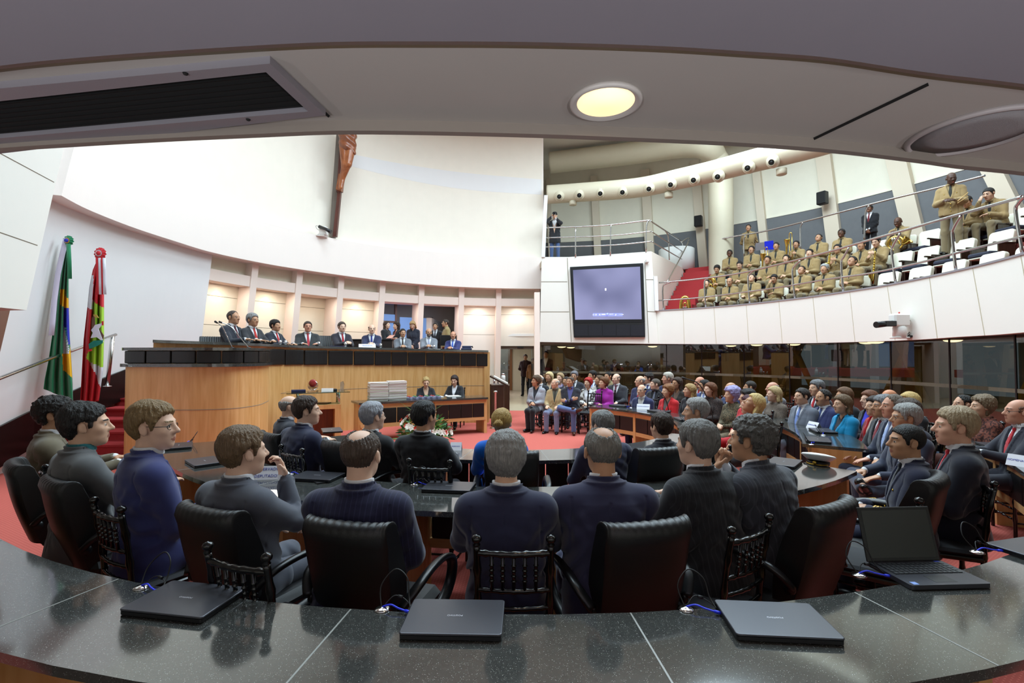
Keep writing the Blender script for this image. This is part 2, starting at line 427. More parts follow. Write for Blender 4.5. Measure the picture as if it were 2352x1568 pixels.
# blue glass partition, door head and slats in the office
pa, pb = pol(D0, RD+3.4, edges[4]-4, 0), pol(D0, RD+3.6, edges[5]-0.3, 0)
def part_box(m, A, B, z0, z1, t=0.03, mi=0):
    A = Vector((A[0], A[1], 0)); B = Vector((B[0], B[1], 0)); n = Vector((A.y-B.y, B.x-A.x, 0)).normalized()*t
    vs = []
    for z in (z0, z1):
        for p in (A-n, B-n, B+n, A+n): vs.append((p.x, p.y, z))
    m.add(vs, [(3, 2, 1, 0), (4, 5, 6, 7), (0, 1, 5, 4), (1, 2, 6, 5), (2, 3, 7, 6), (3, 0, 4, 7)], mi)
w = empty('window_1'); w['kind'] = 'structure'
m = MB(); part_box(m, pa, pb, 1.2, 3.45); m.build('pane', M_bluegl, w)
m = MB(); part_box(m, pa, pb, 3.1, 3.18, 0.06); part_box(m, lerp(pb, pa, 0.0), lerp(pb, pa, .03), 1.2, 3.95, 0.06); m.build('window_frame', mat('office_frame', '#8a6a58', 0.6), w)
pa, pb = pol(D0, RD+3.5, edges[5]+0.3, 0), pol(D0, RD+3.7, edges[6]-3.0, 0)
w = empty('window_2'); w['kind'] = 'structure'
m = MB(); part_box(m, pa, pb, 1.2, 3.35); m.build('pane', M_bluegl, w)
m = MB(); part_box(m, pb, lerp(pb, pa, .05), 1.2, 3.4, 0.05); m.build('window_frame', M_brown, w)
# ---- dais platform behind the desk
DFRONT = [(-6.15, 8.1), (-5.55, 8.9), (-4.9, 10.1), (-4.05, 11.3), (-3.1, 12.0), (-1.9, 12.55), (-0.62, 12.75)]
# ---- door bay
a0, a1 = edges[7]+hw, edges[8]-hw
def bayline(off, z): return cone_pt(a0, z, off), cone_pt(a1, z, off)
d1 = empty('door_1'); d1['kind'] = 'structure'
pA, pB = bayline(0.5, 1.0)
m = MB(); part_box(m, pA, pB, 2.0, 2.14, 0.12); m.build('door_head', M_brown, d1)
M_glassd = mat_glass('door_glass', '#d5dad6', 0.04)
pm = lerp(pA, pB, 0.30)
m = MB(); part_box(m, pA, pm, 0.01, 2.0, 0.008); m.build('pane', M_glassd, d1)
m = MB(); part_box(m, lerp(pA, pB, .9), pB, 0.01, 2.0, 0.008); m.build('pane', M_glassd, d1)
# sensor over the door
m = MB(); q = lerp(pA, pB, 0.6); m.box((-.12, -.04, -.03), (.12, .04, .03), M=Matrix.Translation(Vector((q.x, q.y-.16, 2.07))))
tag(m.build('door_sensor', M_black), 'small black motion sensor over the glass doors', 'sensor')
# corridor beyond the door
M_corr = mat('corridor_white', '#dfe3e4', 0.8)
m = MB(); m.box((-3.2, 24.5, 0), (1.2, 24.7, 3.2)); m.build('wall_corridor', M_corr)['kind'] = 'structure'
m = MB(); m.box((-0.2, 24.3, 0), (0.0, 24.5, 2.35)); m.box((1.12, 24.3, 0), (1.3, 24.5, 2.35)); struct(m.build('trim_3', mat_wood('door_jamb_wood', '#8a5a34', '#a06c40')))
m = MB(); m.box((0.0, 24.42, 0), (1.1, 24.5, 2.4)); struct(m.build('door_2', mat('lit_doorway', '#e9dfc2', 0.7)))
m = MB(); m.box((-3.3, 18.6, 0), (-3.1, 24.7, 3.2)); struct(m.build('wall_corridor_left', M_corr))
m = MB(); m.box((-3.3, 18.8, 2.5), (5, 24.7, 2.6)); struct(m.build('ceiling_corridor', M_corr))
m = MB(); m.box((-3.2, 24.44, 0), (-0.2, 24.5, 0.12)); struct(m.build('baseboard_corridor', M_alu))
# ---- screen wall (projecting flat piece) and gallery fascia
SA, SB = (0.99, 17.0), (4.74, 15.70)
def on_sw(px, py, off=0.0):
    n = Vector((SA[1]-SB[1], SB[0]-SA[0], 0)).normalized()
    if n.y > 0: n = -n
    return on_vp(px, py, (SA[0]+n.x*off, SA[1]+n.y*off), (SB[0]+n.x*off, SB[1]+n.y*off))
def back(p, d):
    n = Vector((SA[1]-SB[1], SB[0]-SA[0], 0)).normalized()
    if n.y < 0: n = -n
    return p+n*d
f = [[on_sw(1240, 785), on_sw(1300, 786), on_sw(1400, 788), on_sw(1512, 789.5)], [on_sw(1244, 590), on_sw(1306, 590), on_sw(1400, 584), on_sw(1496, 577)]]
m = MB(); m.slab(f, [[back(p, 0.3) for p in r] for r in f]); struct(m.build('wall_screen', M_panel))
def strip(m, fn, a, b, w=0.012, off=0.004, mi=0):
    p, q = fn(*a), fn(*b); t = (q-p).normalized(); c = ray((a[0]+b[0])/2, (a[1]+b[1])/2).normalized(); n = t.cross(c).normalized()*w
    o = -c*off
    m.add([p-n+o, q-n+o, q+n+o, p+n+o, p-n-o, q-n-o, q+n-o, p+n-o], [(0, 1, 2, 3), (7, 6, 5, 4), (0, 4, 5, 1), (1, 5, 6, 2), (2, 6, 7, 3), (3, 7, 4, 0)], mi)
m = MB()
for a, b in [((1243, 647), (1303, 647)), ((1241, 716), (1307, 716)), ((1484, 642), (1503, 642)), ((1487, 715), (1506, 716)), ((1303, 592), (1312, 785)), ((1481, 600), (1490, 787))]: strip(m, on_sw, a, b)
struct(m.build('trim_4', M_gap))
# white steel post at the left edge of the balcony
def vbox(m, px0, px1, pyb, pyt, fn, depth, mi=0, pxt0=None, pxt1=None):
    a, b = fn(px0, pyb), fn(px1, pyb); c, d = fn(pxt1 or px1, pyt), fn(pxt0 or px0, pyt)
    f = [[a, b], [d, c]]; m.slab(f, [[p+Vector((0, depth, 0)) for p in r] for r in f], mi)
m = MB(); vbox(m, 1244, 1252, 590, 448, lambda x, y: on_sw(x, y, 0.05), 0.12, 0, 1250, 1258)
tag(m.build('rail_post', mat('white_steel', '#e8e8ea', 0.4)), 'tall white flat post at the left end of the balcony rail', 'post')
m = MB(); vbox(m, 1505, 1513, 713, 634, lambda x, y: on_sw(x, y, 0.08), 0.12, 0, 1502, 1510)
tag(m.build('rail_post', MATS['white_steel']), 'short white flat post at the left end of the lower gallery rail', 'post')
# white pillar under the screen wall by the door
m = MB(); p = on_sw(1234, 785); m.box((p.x-.1, p.y-.05, 0), (p.x+.09, p.y+.3, 3.98)); struct(m.build('wall_post', M_pink))
# gallery fascia
fb = [(1506, 789.5), (1600, 790), (1700, 790), (1800, 788.5), (1894, 787), (2033, 783), (2120, 779), (2199, 773.5), (2280, 769), (2352, 763)]
ft = [(1506, 714.5), (1600, 709), (1700, 701), (1800, 690.5), (1890, 679), (2030, 657.5), (2120, 640), (2200, 623), (2280, 604), (2352, 585)]
fb2 = interp_poly([p+(0,) for p in fb], 46); ft2 = interp_poly([p+(0,) for p in ft], 46)
FB = [on_cyl(p.x, p.y, G0, RG) for p in fb2]; FT = [on_cyl(p.x, p.y, G0, RG) for p in ft2]
zb_, zt_ = FB[-1].z, FT[-1].z; aend = ang(G0, FB[-1])
for k in range(1, 8): FB.append(pol(G0, RG, aend+k*5, zb_)); FT.append(pol(G0, RG, aend+k*5, zt_))
gout = lambda p, d: outw(p, d, G0)
m = MB(); m.slab([FB, FT], [[gout(p, .14) for p in FB], [gout(p, .14) for p in FT]])
struct(m.build('wall_gallery_front', M_panel))
m = MB(); m.slab([[gout(p, -0.02) for p in FT], [gout(p, -0.02)+Vector((0, 0, .035)) for p in FT]], [[gout(p, .17) for p in FT], [gout(p, .17)+Vector((0, 0, .035)) for p in FT]])
struct(m.build('trim_5', M_alu))
m = MB()
on_g = lambda x, y: on_cyl(x, y, G0, RG-0.002)
for a, b in [((1569, 711), (1572, 789)), ((1640, 706), (1645, 789)), ((1714, 700), (1720, 789)), ((1789, 692), (1797, 788)), ((1867, 682), (1877, 786)), ((1952, 669), (1964, 785)), ((2038, 655), (2056, 781)), ((2135, 637), (2153, 777)), ((2234, 614), (2262, 770)), ((2345, 587), (2375, 762))]: strip(m, on_g, a, b, 0.007, .003)
struct(m.build('trim_6', mat('seam_tan', '#c9bda4', 0.8)))
# dark soffit bulkhead under the gallery and its ceiling
m = MB(); a_s = ang(G0, FB[0]); 
inner = [Vector((SA[0]-.05, SA[1]+.1, 2.1))]+[Vector((lerp(SA[0], SB[0], t), lerp(SA[1], SB[1], t)+.06, 2.1)) for t in (.33, .66, 1)]+[gout(p, .05) for p in FB[1:]]
inner = [Vector((p.x, p.y, FB[0].z+0.02 if i < 4 else p.z+.01)) for i, p in enumerate(inner)]
outer = [Vector((p.x, p.y, p.z)) for p in inner]
outer = [Vector((1.0+(0.4*k), 21.5, 2.12)) for k in range(4)]+[gout(Vector((p.x, p.y, 2.12)), 4.6) for p in FB[1:]]
m.slab([inner, outer], [[p+Vector((0, 0, .08)) for p in inner], [p+Vector((0, 0, .08)) for p in outer]])
struct(m.build('ceiling_gallery_underside', M_brown))
# glass wall below the gallery
glb = [Vector((p.x, p.y, 0.0)) for p in [Vector((SA[0]+.12, SA[1]+.5, 0)), Vector((SB[0], SB[1]+.5, 0))]]
def glass_line(t):
    """plan point along the glass wall, t in 0..1"""
    P = [Vector((1.1, 17.35, 0)), Vector((4.95, 16.15, 0))]+[pol(G0, RG+.5, a, 0) for a in np.linspace(40, aend+30, 14)]
    u = t*(len(P)-1); k = min(int(u), len(P)-2); return lerp(P[k], P[k+1], u-k)
M_glassw = mat_glass('tinted_glass', '#bcb49c', 0.06)
GT = [0, 0.9/15, 1.0/15*1.0]
gpts = [glass_line(t) for t in np.linspace(0, 1, 61)]
npan = 12
for k in range(npan):
    seg = gpts[k*5:k*5+6]
    w = empty('window_%d' % (k+3)); w['kind'] = 'structure'
    m = MB(); m.grid([[Vector((p.x, p.y, z)) for p in seg] for z in (0.02, 2.10)], smooth=False); m.build('pane', M_glassw, w)
    m = MB(); m.slab([[Vector((p.x, p.y, z)) for p in seg] for z in (1.13, 1.20)], [[gout(Vector((p.x, p.y, z)), .03) for p in seg] for z in (1.13, 1.20)]); m.build('manifestation_strip', mat('frosted_strip', '#8d8a7c', 0.7), w)
    p = seg[0]; m = MB(); m.box((p.x-.012, p.y-.012, 0), (p.x+.012, p.y+.012, 2.12)); m.build('mullion', M_black, w)
m = MB(); A_ = np.linspace(30, aend+32, 30); m.slab([[pol(G0, RG+.52, a, z) for a in A_] for z in (.0, .012)], [[pol(G0, RG+4.6, a, z) for a in A_] for z in (.0, .012)]); struct(m.build('floor_lobby', mat('lobby_floor', '#5f584a', .3)))
# room beyond the glass
M_ochre = mat('ochre_wall', '#a08a3a', 0.8); M_win = mat('dusk_window', '#5f7388', 0.3, emit='#86a0c0', estr=0.25)
rback = [glass_line(t) for t in np.linspace(0, 1, 61)]
rb = [Vector((1.2, 23.5, 0)), Vector((3.5, 23.5, 0)), Vector((6.5, 22.5, 0))]+[pol(G0, RG+4.4, a, 0) for a in np.linspace(42, aend+32, 24)]
m = MB(); m.slab([rb, [p+Vector((0, 0, 2.2)) for p in rb]], [[gout(p, .2) for p in rb], [gout(p, .2)+Vector((0, 0, 2.2)) for p in rb]]); struct(m.build('wall_lobby', mat('lobby_wall', '#8f8a72', 0.8)))
for k, (a0, a1, kind) in enumerate([(45, 51, 0), (53, 58, 1), (60, 65, 1), (67, 71, 0), (73, 79, 1), (81, 87, 1), (89, 93, 0), (96, 102, 1), (104, 112, 1)]):
    p, q = pol(G0, RG+4.3, a0, 0), pol(G0, RG+4.3, a1, 0)
    m = MB(); part_box(m, p, q, 0.02 if kind == 0 else .75, 2.1, .04)
    struct(m.build('wall_lobby_panel' if kind == 0 else 'window_%d' % (k+20), M_ochre if kind == 0 else M_win))
for k, a in enumerate([50, 57.5, 65, 72.5, 80, 87, 94, 101]):
    lean = (-1)**k*0.5
    m = MB(); p, q = pol(G0, RG+3.6, a, 0), pol(G0, RG+3.6, a+lean*9, 2.15); m.tube([p, q], .09, 10); struct(m.build('wall_column', mat('slanted_column', '#b39c4c', 0.7)))
# ---- balcony platform, radial side wall, stair side
ZP = 5.2
pA = on_sw(1244, 590); pB = on_sw(1496, 577)
radA = ang(G0, pB)
RO = 13.3
far = [pol(G0, RO, a, 0) for a in np.linspace(2, radA, 8)]
pA2, pB2 = back(pA, .12), back(pB, .12)
poly = [(pA2.x, pA2.y), (pB2.x, pB2.y)]+[(p.x, p.y) for p in reversed(far)]
m = MB(); m.prism(poly, ZP-.25, ZP-.02); struct(m.build('floor_balcony', mat('balcony_floor', '#b9ad98', 0.7)))
wq = [on_vp(1496, 577, (pB.x, pB.y), G0), on_vp(1583, 623, (pB.x, pB.y), G0)]
wz = [p.z for p in wq]; w0, w1 = wq
f = [[Vector((w0.x, w0.y, 2.2)), Vector((w1.x, w1.y, 2.2))], [w0, w1]]
m = MB(); m.slab(f, [[p+Vector((-.12, .08, 0)) for p in r] for r in f]); struct(m.build('wall_stair_side', mat('stair_side_pink', '#eedfd2', 0.6)))
# ---- red stair up to the balcony, tiers of the gallery
ROWZ = [2.83, 3.46, 4.08, 4.74]
TIER = [(RG+0.14, ROWZ[0]), (RG+1.45, ROWZ[0]), (RG+1.45, ROWZ[1]), (RG+2.38, ROWZ[1]), (RG+2.38, ROWZ[2]), (RG+3.3, ROWZ[2]), (RG+3.3, ROWZ[3]), (RO, ROWZ[3])]
gs = radA+5.5
m = MB()
angs = np.linspace(gs, aend+34, 40)
rows = [[pol(G0, r, a, z) for a in angs] for r, z in TIER]
m.slab(rows, [[Vector((p.x, p.y, p.z-.2)) for p in r] for r in rows]); struct(m.build('floor_gallery', mat('gallery_carpet', '#7d3a34', 0.95)))
m = MB(); n = 11; M_nose = mat('nosing_white', '#cfc8c0', 0.5)
for k in range(n):
    z = 2.85+(k+1)*(ZP-2.85)/n; r0 = RG+.6+k*.34
    f = [[pol(G0, r0, a, zz) for a in np.linspace(radA+.3, gs+0.5, 5)] for zz in (2.6, z)]
    b = [[pol(G0, r0+.36 if k < n-1 else RO, a, zz) for a in np.linspace(radA+.3, gs+0.5, 5)] for zz in (2.6, z)]
    m.slab(f, b, 0)
m2 = MB(); m2.slab([[pol(G0, RG+.14, a, z) for a in np.linspace(radA, gs, 5)] for z in (2.6, 2.85)], [[pol(G0, RG+1.1, a, z) for a in np.linspace(radA, gs, 5)] for z in (2.6, 2.85)]); struct(m2.build('floor_stair_foot', M_redstep))
st = m.build('stairs_gallery', M_redstep); struct(st)
# ---- outer wall of the gallery with grey wainscot and pillars
angs = np.linspace(-2, 125, 60)
def oring(name, r0, r1, z0, z1, M):
    m = MB(); m.slab([[pol(G0, r0, a, z) for a in angs] for z in (z0, z1)], [[pol(G0, r1, a, z) for a in angs] for z in (z0, z1)]); return struct(m.build(name, M))
oring('wall_gallery', RO, RO+.2, 4.9, 10.5, M_gcream)
oring('wall_wainscot', RO-.03, RO, 4.9, 7.03, M_grey)
oring('trim_7', RO-.05, RO, 7.03, 7.07, M_gcream)
fo = lambda p: math.hypot(p.x-G0[0], p.y-G0[1])-(RO-.2)
for (xt, yt, xb, yb, w) in [(1361, 350, 1373, 588, 8), (1256, 330, 1262, 500, 5), (1480, 380, 1492, 575, 10), (1600, 430, 1614, 600, 10), (1740, 430, 1757, 590, 9), (1892, 380, 1915, 560, 17), (2062, 390, 2098, 540, 24), (2290, 420, 2330, 500, 26)]:
    a, b = on_f(xb-w, yb, fo), on_f(xb+w, yb, fo); c, d = on_f(xt+w, yt, fo), on_f(xt-w, yt, fo)
    k = (c-b)/(c.z-b.z)*(10-b.z); k2 = (d-a)/(d.z-a.z)*(10-a.z)
    lo = lambda p, q: p+(q-p)/(q.z-p.z)*(4.9-p.z)
    A, B = lo(a, d), lo(b, c)
    f = [[A, B], [a+k2, b+k]]; m = MB(); m.slab(f, [[gout(p, .35) for p in r] for r in f]); struct(m.build('wall_pilaster', M_pillar))
# ---- near soffit (gallery over the photographer)
ZS = 2.52; ZL = 2.485
ed = [(-260, 385), (-100, 362), (0, 349), (200, 336), (400, 325), (600, 316), (780, 309), (1000, 311), (1240, 317), (1450, 325), (1690, 336), (1900, 351), (2100, 374), (2200, 388), (2352, 404), (2600, 440)]
ed2 = interp_poly([p+(0,) for p in ed], 60)
E = [at_z(p.x, p.y, ZL) for p in ed2]
st_ = [(-260, 205), (0, 166), (200, 146), (450, 128), (740, 112), (1000, 110), (1240, 112), (1500, 120), (1700, 132), (1900, 147), (2120, 180), (2352, 208), (2600, 245)]
S = [at_z(p.x, p.y, ZS) for p in interp_poly([p+(0,) for p in st_], 60)]
E_in = [at_z(p.x, p.y-16, ZS) for p in ed2]
m = MB(); m.slab([E_in, S], [[p+Vector((0, 0, .12)) for p in E_in], [p+Vector((0, 0, .12)) for p in S]]); struct(m.build('ceiling', M_soffit))
# lip along the edge
m = MB(); E2 = [at_z(p.x, p.y-9, ZL) for p in ed2]
m.slab([E, E2], [[p+Vector((0, 0, .5)) for p in E], [Vector((p.x, p.y, ZS+.1)) for p in E2]]); struct(m.build('trim_8', M_lip))
# step moulding and the nearer grey soffit
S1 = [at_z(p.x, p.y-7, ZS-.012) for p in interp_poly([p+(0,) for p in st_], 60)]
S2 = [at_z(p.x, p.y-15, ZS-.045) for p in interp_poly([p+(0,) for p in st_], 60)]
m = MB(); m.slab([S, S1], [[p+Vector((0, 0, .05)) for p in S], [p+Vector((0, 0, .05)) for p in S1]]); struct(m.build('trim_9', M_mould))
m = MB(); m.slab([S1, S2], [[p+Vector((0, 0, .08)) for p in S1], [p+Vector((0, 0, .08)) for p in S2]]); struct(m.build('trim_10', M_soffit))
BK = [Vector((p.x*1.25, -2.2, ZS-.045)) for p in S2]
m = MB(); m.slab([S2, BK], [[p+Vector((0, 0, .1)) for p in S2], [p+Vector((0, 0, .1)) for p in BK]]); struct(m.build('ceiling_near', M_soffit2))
cz = lambda x, y: at_z(x, y, ZS-.002)
m = MB(); strip(m, cz, (2132, 193), (1843, 331), .005, .004); strip(m, cz, (625, 140), (756, 268), .004, .004); struct(m.build('trim_11', M_dark))
# air vent in the soffit
v = empty('air_vent', at_z(400, 250, ZS), label='long dark slotted air vent in a pale metal frame in the ceiling', cat='vent')
def loc(P, o): return [p-o.location for p in P]
out = [(-400, 240), (620, 146), (748, 265), (-400, 400)]; inn = [(-400, 276), (611, 166), (708, 256), (-400, 352)]
zo = lambda p, z: at_z(p[0], p[1], z)-v.location
m = MB()
for i in range(4):
    j = (i+1) % 4; a, b, c, d = out[i], out[j], inn[j], inn[i]
    m.add([zo(a, ZS-.02), zo(b, ZS-.02), zo(c, ZS-.02), zo(d, ZS-.02), zo(a, ZS-.02)+Vector((0, 0, .03)), zo(b, ZS-.02)+Vector((0, 0, .03)), zo(c, ZS-.02)+Vector((0, 0, .05)), zo(d, ZS-.02)+Vector((0, 0, .05))], [(0, 1, 2, 3), (7, 6, 5, 4), (0, 4, 5, 1), (1, 5, 6, 2), (2, 6, 7, 3), (3, 7, 4, 0)])
m.build('vent_frame', M_alu, v)
m = MB(); P = [zo(p, ZS-.005) for p in inn]; m.add(P+[p+Vector((0, 0, .012)) for p in P], [(0, 1, 2, 3), (7, 6, 5, 4)]); m.build('vent_box', M_dark, v)
for k in range(1, 8):
    t = k/8; a = (-400, lerp(276, 352, t)); b = (lerp(611, 708, t), lerp(166, 256, t))
    m = MB(); p, q = zo(a, ZS-.012), zo(b, ZS-.012); w = Vector((0, .008, 0)); h = Vector((0, .004, .012)); m.add([p-w, q-w, q+w+h, p+w+h], [(0, 1, 2, 3)]); m.build('slat', mat('vent_slat', '#3a332a', 0.5), v)
for (x, y) in [(426, 168), (570, 274)]:
    m = MB(); m.lathe([(0, -.006), (.005, -.004), (.007, 0)], 10, M=Matrix.Translation(zo((x, y), ZS-.02))); m.build('screw', M_dark, v)
# downlight
dl = at_z(1391, 233, ZS); o = empty('ceiling_downlight', dl, label='glowing round recessed downlight in the ceiling above', cat='downlight')
m = MB(); m.lathe([(.083, -.002), (.096, -.012), (.104, -.010), (.107, 0), (.085, .002)], 40); m.build('trim_ring', mat('downlight_ring', '#cfc6bd', 0.4), o)
m = MB(); m.lathe([(.084, -.004), (.078, .03), (.05, .055), (0, .06)], 40); m.build('diffuser', mat('downlight_glow', '#ffe9c8', 0.5, emit='#ffdba6', estr=1.15), o)
m = MB(); m.lathe([(0, .012), (.02, .018), (.026, .03), (.022, .055)], 20); m.build('bulb', mat('bulb_glow', '#ffffff', 0.5, emit='#fff3dc', estr=1.8), o)
# loudspeaker grille
sp = at_z(2238, 303, ZS); o = empty('ceiling_speaker', sp, label='large round grey loudspeaker grille in the ceiling at the right', cat='loudspeaker')
m = MB(); m.lathe([(.165, 0), (.17, -.012), (.18, -.012), (.188, 0)], 48); m.build('trim_ring', mat('speaker_ring', '#b3a8a4', 0.5), o)
m = MB(); m.lathe([(0, -.010), (.1, -.009), (.167, -.004)], 48); m.build('grille', mat('speaker_grille', '#a09896', 0.6, bump=0.6, bscale=600), o)
# ================================================================== LEFT SIDE: panel wall, stairs, rail
PWA, PWB = (-4.37, 4.6), (-3.92, 3.7)
on_pw = lambda x, y: on_vp(x, y, PWA, PWB)
f = [[on_pw(-160, 690), on_pw(61, 712)], [on_pw(-160, 250), on_pw(152, 315)]]
m = MB(); m.slab(f, [[p+Vector((-.25, .05, 0)) for p in r] for r in f]); struct(m.build('wall_panel_left', M_panel))
m = MB(); strip(m, on_pw, (-20, 342), (124, 419), .006, .003); strip(m, on_pw, (-30, 524), (86, 564), .006, .003); struct(m.build('trim_12', M_gap))
on_bw = lambda x, y: on_vp(x, y, (-5.2, 5.3), (-4.6, 4.2))
f = [[on_bw(-160, 960), on_bw(-12, 860)], [on_bw(-160, 690), on_bw(26, 700)]]
m = MB(); m.slab(f, [[p+Vector((-.2, .05, 0)) for p in r] for r in f]); struct(m.build('wall_brown_left', mat('brown_wood_wall', '#6a3f2c', 0.5)))
# stairs up to the dais
STEP_D = [7.55, 7.95, 8.35, 8.8, 9.25, 9.75, 10.35, 11.0]
st = empty('stairs_dais'); st['kind'] = 'structure'
for k, d in enumerate(STEP_D):
    x1 = -6.15 if k < 2 else (-6.2 if k < 7 else -5.6)
    m = MB(); m.box((-8.6, d, 0.0), (x1, d+(1.0 if k < 7 else 7.5), 0.15*(k+1)))
    m.box((-8.6, d-.02, 0.15*(k+1)-.03), (x1, d+.02, 0.15*(k+1)+.001))
    m.build('step', M_redstep, st)
m = MB(); m.prism([(-5.8, 9.7), (-4.75, 11.3), (-3.7, 12.05), (-2.8, 12.6), (-1.8, 12.95), (-.85, 13.1), (-0.85, 17.9), (-3, 17.9), (-6, 16), (-7.5, 13)], 0.9, 1.2); struct(m.build('floor_dais', M_redstep))
sk = [(-60, 1012), (0, 980), (80, 940), (185, 890), (290, 848), (330, 838)]
P = [on_f(x, y, fcone(-.03)) for x, y in sk]
m = MB(); m.slab([[p-Vector((0, 0, .6)) for p in P], P], [[outw(p, .05)-Vector((0, 0, .6)) for p in P], [outw(p, .05) for p in P]]); struct(m.build('baseboard_left', M_blackgl))
o = empty('stair_handrail', (-6.9, 8.6, 0), label='stainless steel handrail on the white wall beside the red steps', cat='handrail')
P = [on_f(x, y, fcone(-.28))-o.location for x, y in [(-80, 900), (0, 868), (100, 829), (190, 796), (266, 768)]]
m = MB(); m.tube(P, .026, 12); m.build('rail', M_steel, o)
b = on_f(246, 884, fcone(-.3)); t = on_f(259, 772, fcone(-.28)); m = MB(); m.tube([b-o.location-Vector((0, 0, .03)), t-o.location], .035, 12); m.lathe([(.07, 0), (.07, .01), (.035, .02)], 16, M=Matrix.Translation(b-o.location-Vector((0, 0, .03)))); m.build('rail_post', M_steel, o)
# ================================================================== FLAGS
M_green = mat('flag_green', '#0d7a4c', 0.7, sheen=.2); M_yel = mat('flag_yellow', '#f2b31c', 0.7); M_blue = mat('flag_blue', '#2d34b4', 0.7); M_wht = mat('flag_white', '#e4e2ea', 0.7)
M_red = mat('flag_red', '#cf2630', 0.7); M_lime = mat('flag_lime', '#a8d43a', 0.7); M_teal = mat('leaf_teal', '#17806e', 0.7); M_brn = mat('eagle_brown', '#6b4a34', 0.7)
def inpoly(x, y, P):
    c = False; n = len(P); j = n-1
    for i in range(n):
        if (P[i][1] > y) != (P[j][1] > y) and x < (P[j][0]-P[i][0])*(y-P[i][1])/(P[j][1]-P[i][1])+P[i][0]: c = not c
        j = i
    return c
def flag_cloth(name, L, Rr, Y, mats, base, polys, parent, folds=5, amp=.07, nr=120, nc=36):
    m = MB(); rows = []; pix = []
    for i in range(nr+1):
        t = i/nr; l = pol_at(L, t); r = pol_at(Rr, t); row = []; pr = []
        for k in range(nc+1):
            s = k/nc; x = lerp(l[0], r[0], s); y = lerp(l[1], r[1], s)
            dd = amp*(.25+.75*min(1, t*2))*math.sin(s*folds*2*PI+.8*math.sin(t*4))
            row.append(at_y(x, y, Y+dd)-parent.location); pr.append((x, y))
        rows.append(row); pix.append(pr)
    vs = [p for r in rows for p in r]; n = nc+1
    m.v = [tuple(p) for p in vs]
    for i in range(nr):
        for k in range(nc):
            x = (pix[i][k][0]+pix[i+1][k+1][0])/2; y = (pix[i][k][1]+pix[i+1][k+1][1])/2; mi = base
            for P, c in polys:
                if inpoly(x, y, P): mi = c
            m.f.append((i*n+k, i*n+k+1, (i+1)*n+k+1, (i+1)*n+k)); m.m.append(mi); m.sm.append(True)
    o = m.build(name, mats, parent)
    sd = o.modifiers.new('thick', 'SOLIDIFY'); sd.thickness = .006
    return o
def pol_at(P, t):
    u = t*(len(P)-1); k = min(int(u), len(P)-2); f = u-k; return (lerp(P[k][0], P[k+1][0], f), lerp(P[k][1], P[k+1][1], f))
YF = 7.75
def rosette(parent, px, py, Y, cols, r):
    c = at_y(px, py, Y-.1)-parent.location; m = MB(); M = Matrix.Translation(c) @ Matrix.Rotation(PI/2, 4, 'X')
    n = 48
    for j, (r0, r1) in enumerate([(r*.55, r), (r*.25, r*.62), (0, r*.3)]):
        vs = []; 
        for k in range(n):
            a = 2*PI*k/n; w = .012*math.sin(a*12)
            vs.append(M @ Vector((r0*math.cos(a), r0*math.sin(a), .03+.01*j))); vs.append(M @ Vector((r1*math.cos(a), r1*math.sin(a), .01*j+w)))
        m.add(vs, [(2*k, 2*((k+1) % n), 2*((k+1) % n)+1, 2*k+1) for k in range(n)], j, True)
    m.lathe([(0, -.02), (r*.5, 0), (r*.3, .05), (0, .055)], 16, 2, M=M)
    return m.build('rosette', cols, parent)
fl = empty('flag', at_y(150, 1000, YF), label='green flag with yellow and blue hanging from its pole on the wall', cat='flag')
L = [(153, 556), (139, 620), (128, 700), (121, 770), (112, 830), (104, 870), (101, 893)]; Rr = [(157, 556), (158, 620), (158, 700), (160, 770), (164, 830), (167, 880), (168, 921)]
polys = [([(138, 664), (149, 664), (151, 680), (161, 690), (161, 708), (148, 706), (138, 700)], 1), ([(147, 706), (161, 708), (163, 790), (146, 790)], 2),
         ([(146, 745), (150, 760), (160, 805), (158, 815), (146, 812)], 3), ([(143, 812), (158, 812), (163, 790), (168, 870), (150, 853), (145, 850)], 1)]
flag_cloth('cloth', L, Rr, YF, [M_green, M_yel, M_blue, M_wht], 0, polys, fl, 3, .06)
p = at_y(154, 547, YF+.10)-fl.location; q = at_y(138, 1000, YF+.18)-fl.location
m = MB(); m.tube([q, p], .014, 10); m.build('pole', M_wht, fl)
m = MB(); pts = [(152, 548), (143, 585), (133, 630), (125, 690), (121, 740), (118, 770)]
P = [at_y(x, y, YF-.12)-fl.location for x, y in pts]; W = Vector((.035, .01, 0)); m.grid([[a-W, a+W] for a in P]); rb = m.build('ribbon', mat('ribbon_white', '#d9d2e6', 0.6), fl); rb.modifiers.new('t', 'SOLIDIFY').thickness = .004
rosette(fl, 157, 553, YF, [M_green, M_yel, M_blue], .085)
m = MB(); P = [at_y(x, y, YF-.13)-fl.location for x, y in [(157, 560), (159, 600), (160, 640)]]; m.grid([[a-W*.8, a+W*.8] for a in P]); m.build('ribbon', M_green, fl).modifiers.new('t', 'SOLIDIFY').thickness = .004
p = at_y(153, 783, YF-.13)-fl.location
M = Matrix.Translation(p) @ Matrix.Rotation(-R_(80), 4, 'Y') @ Matrix.Rotation(PI/2, 4, 'X')
p0 = at_y(149.5, 751, YF-.115)-fl.location; p1 = at_y(157, 808, YF-.115)-fl.location
for k, ch in enumerate('PROGRESSO'):
    c = lerp(p0, p1, (k+.5)/9); M = Matrix.Translation(c) @ Matrix.Rotation(R_(80), 4, 'Y') @ Matrix.Rotation(PI/2, 4, 'X')
    text_mb(ch, .058, M, 'lettering', M_green, fl)
fl2 = empty('flag', at_y(215, 1000, YF+.35), label='red and white flag with green centre and coat of arms nearer the dais', cat='flag')
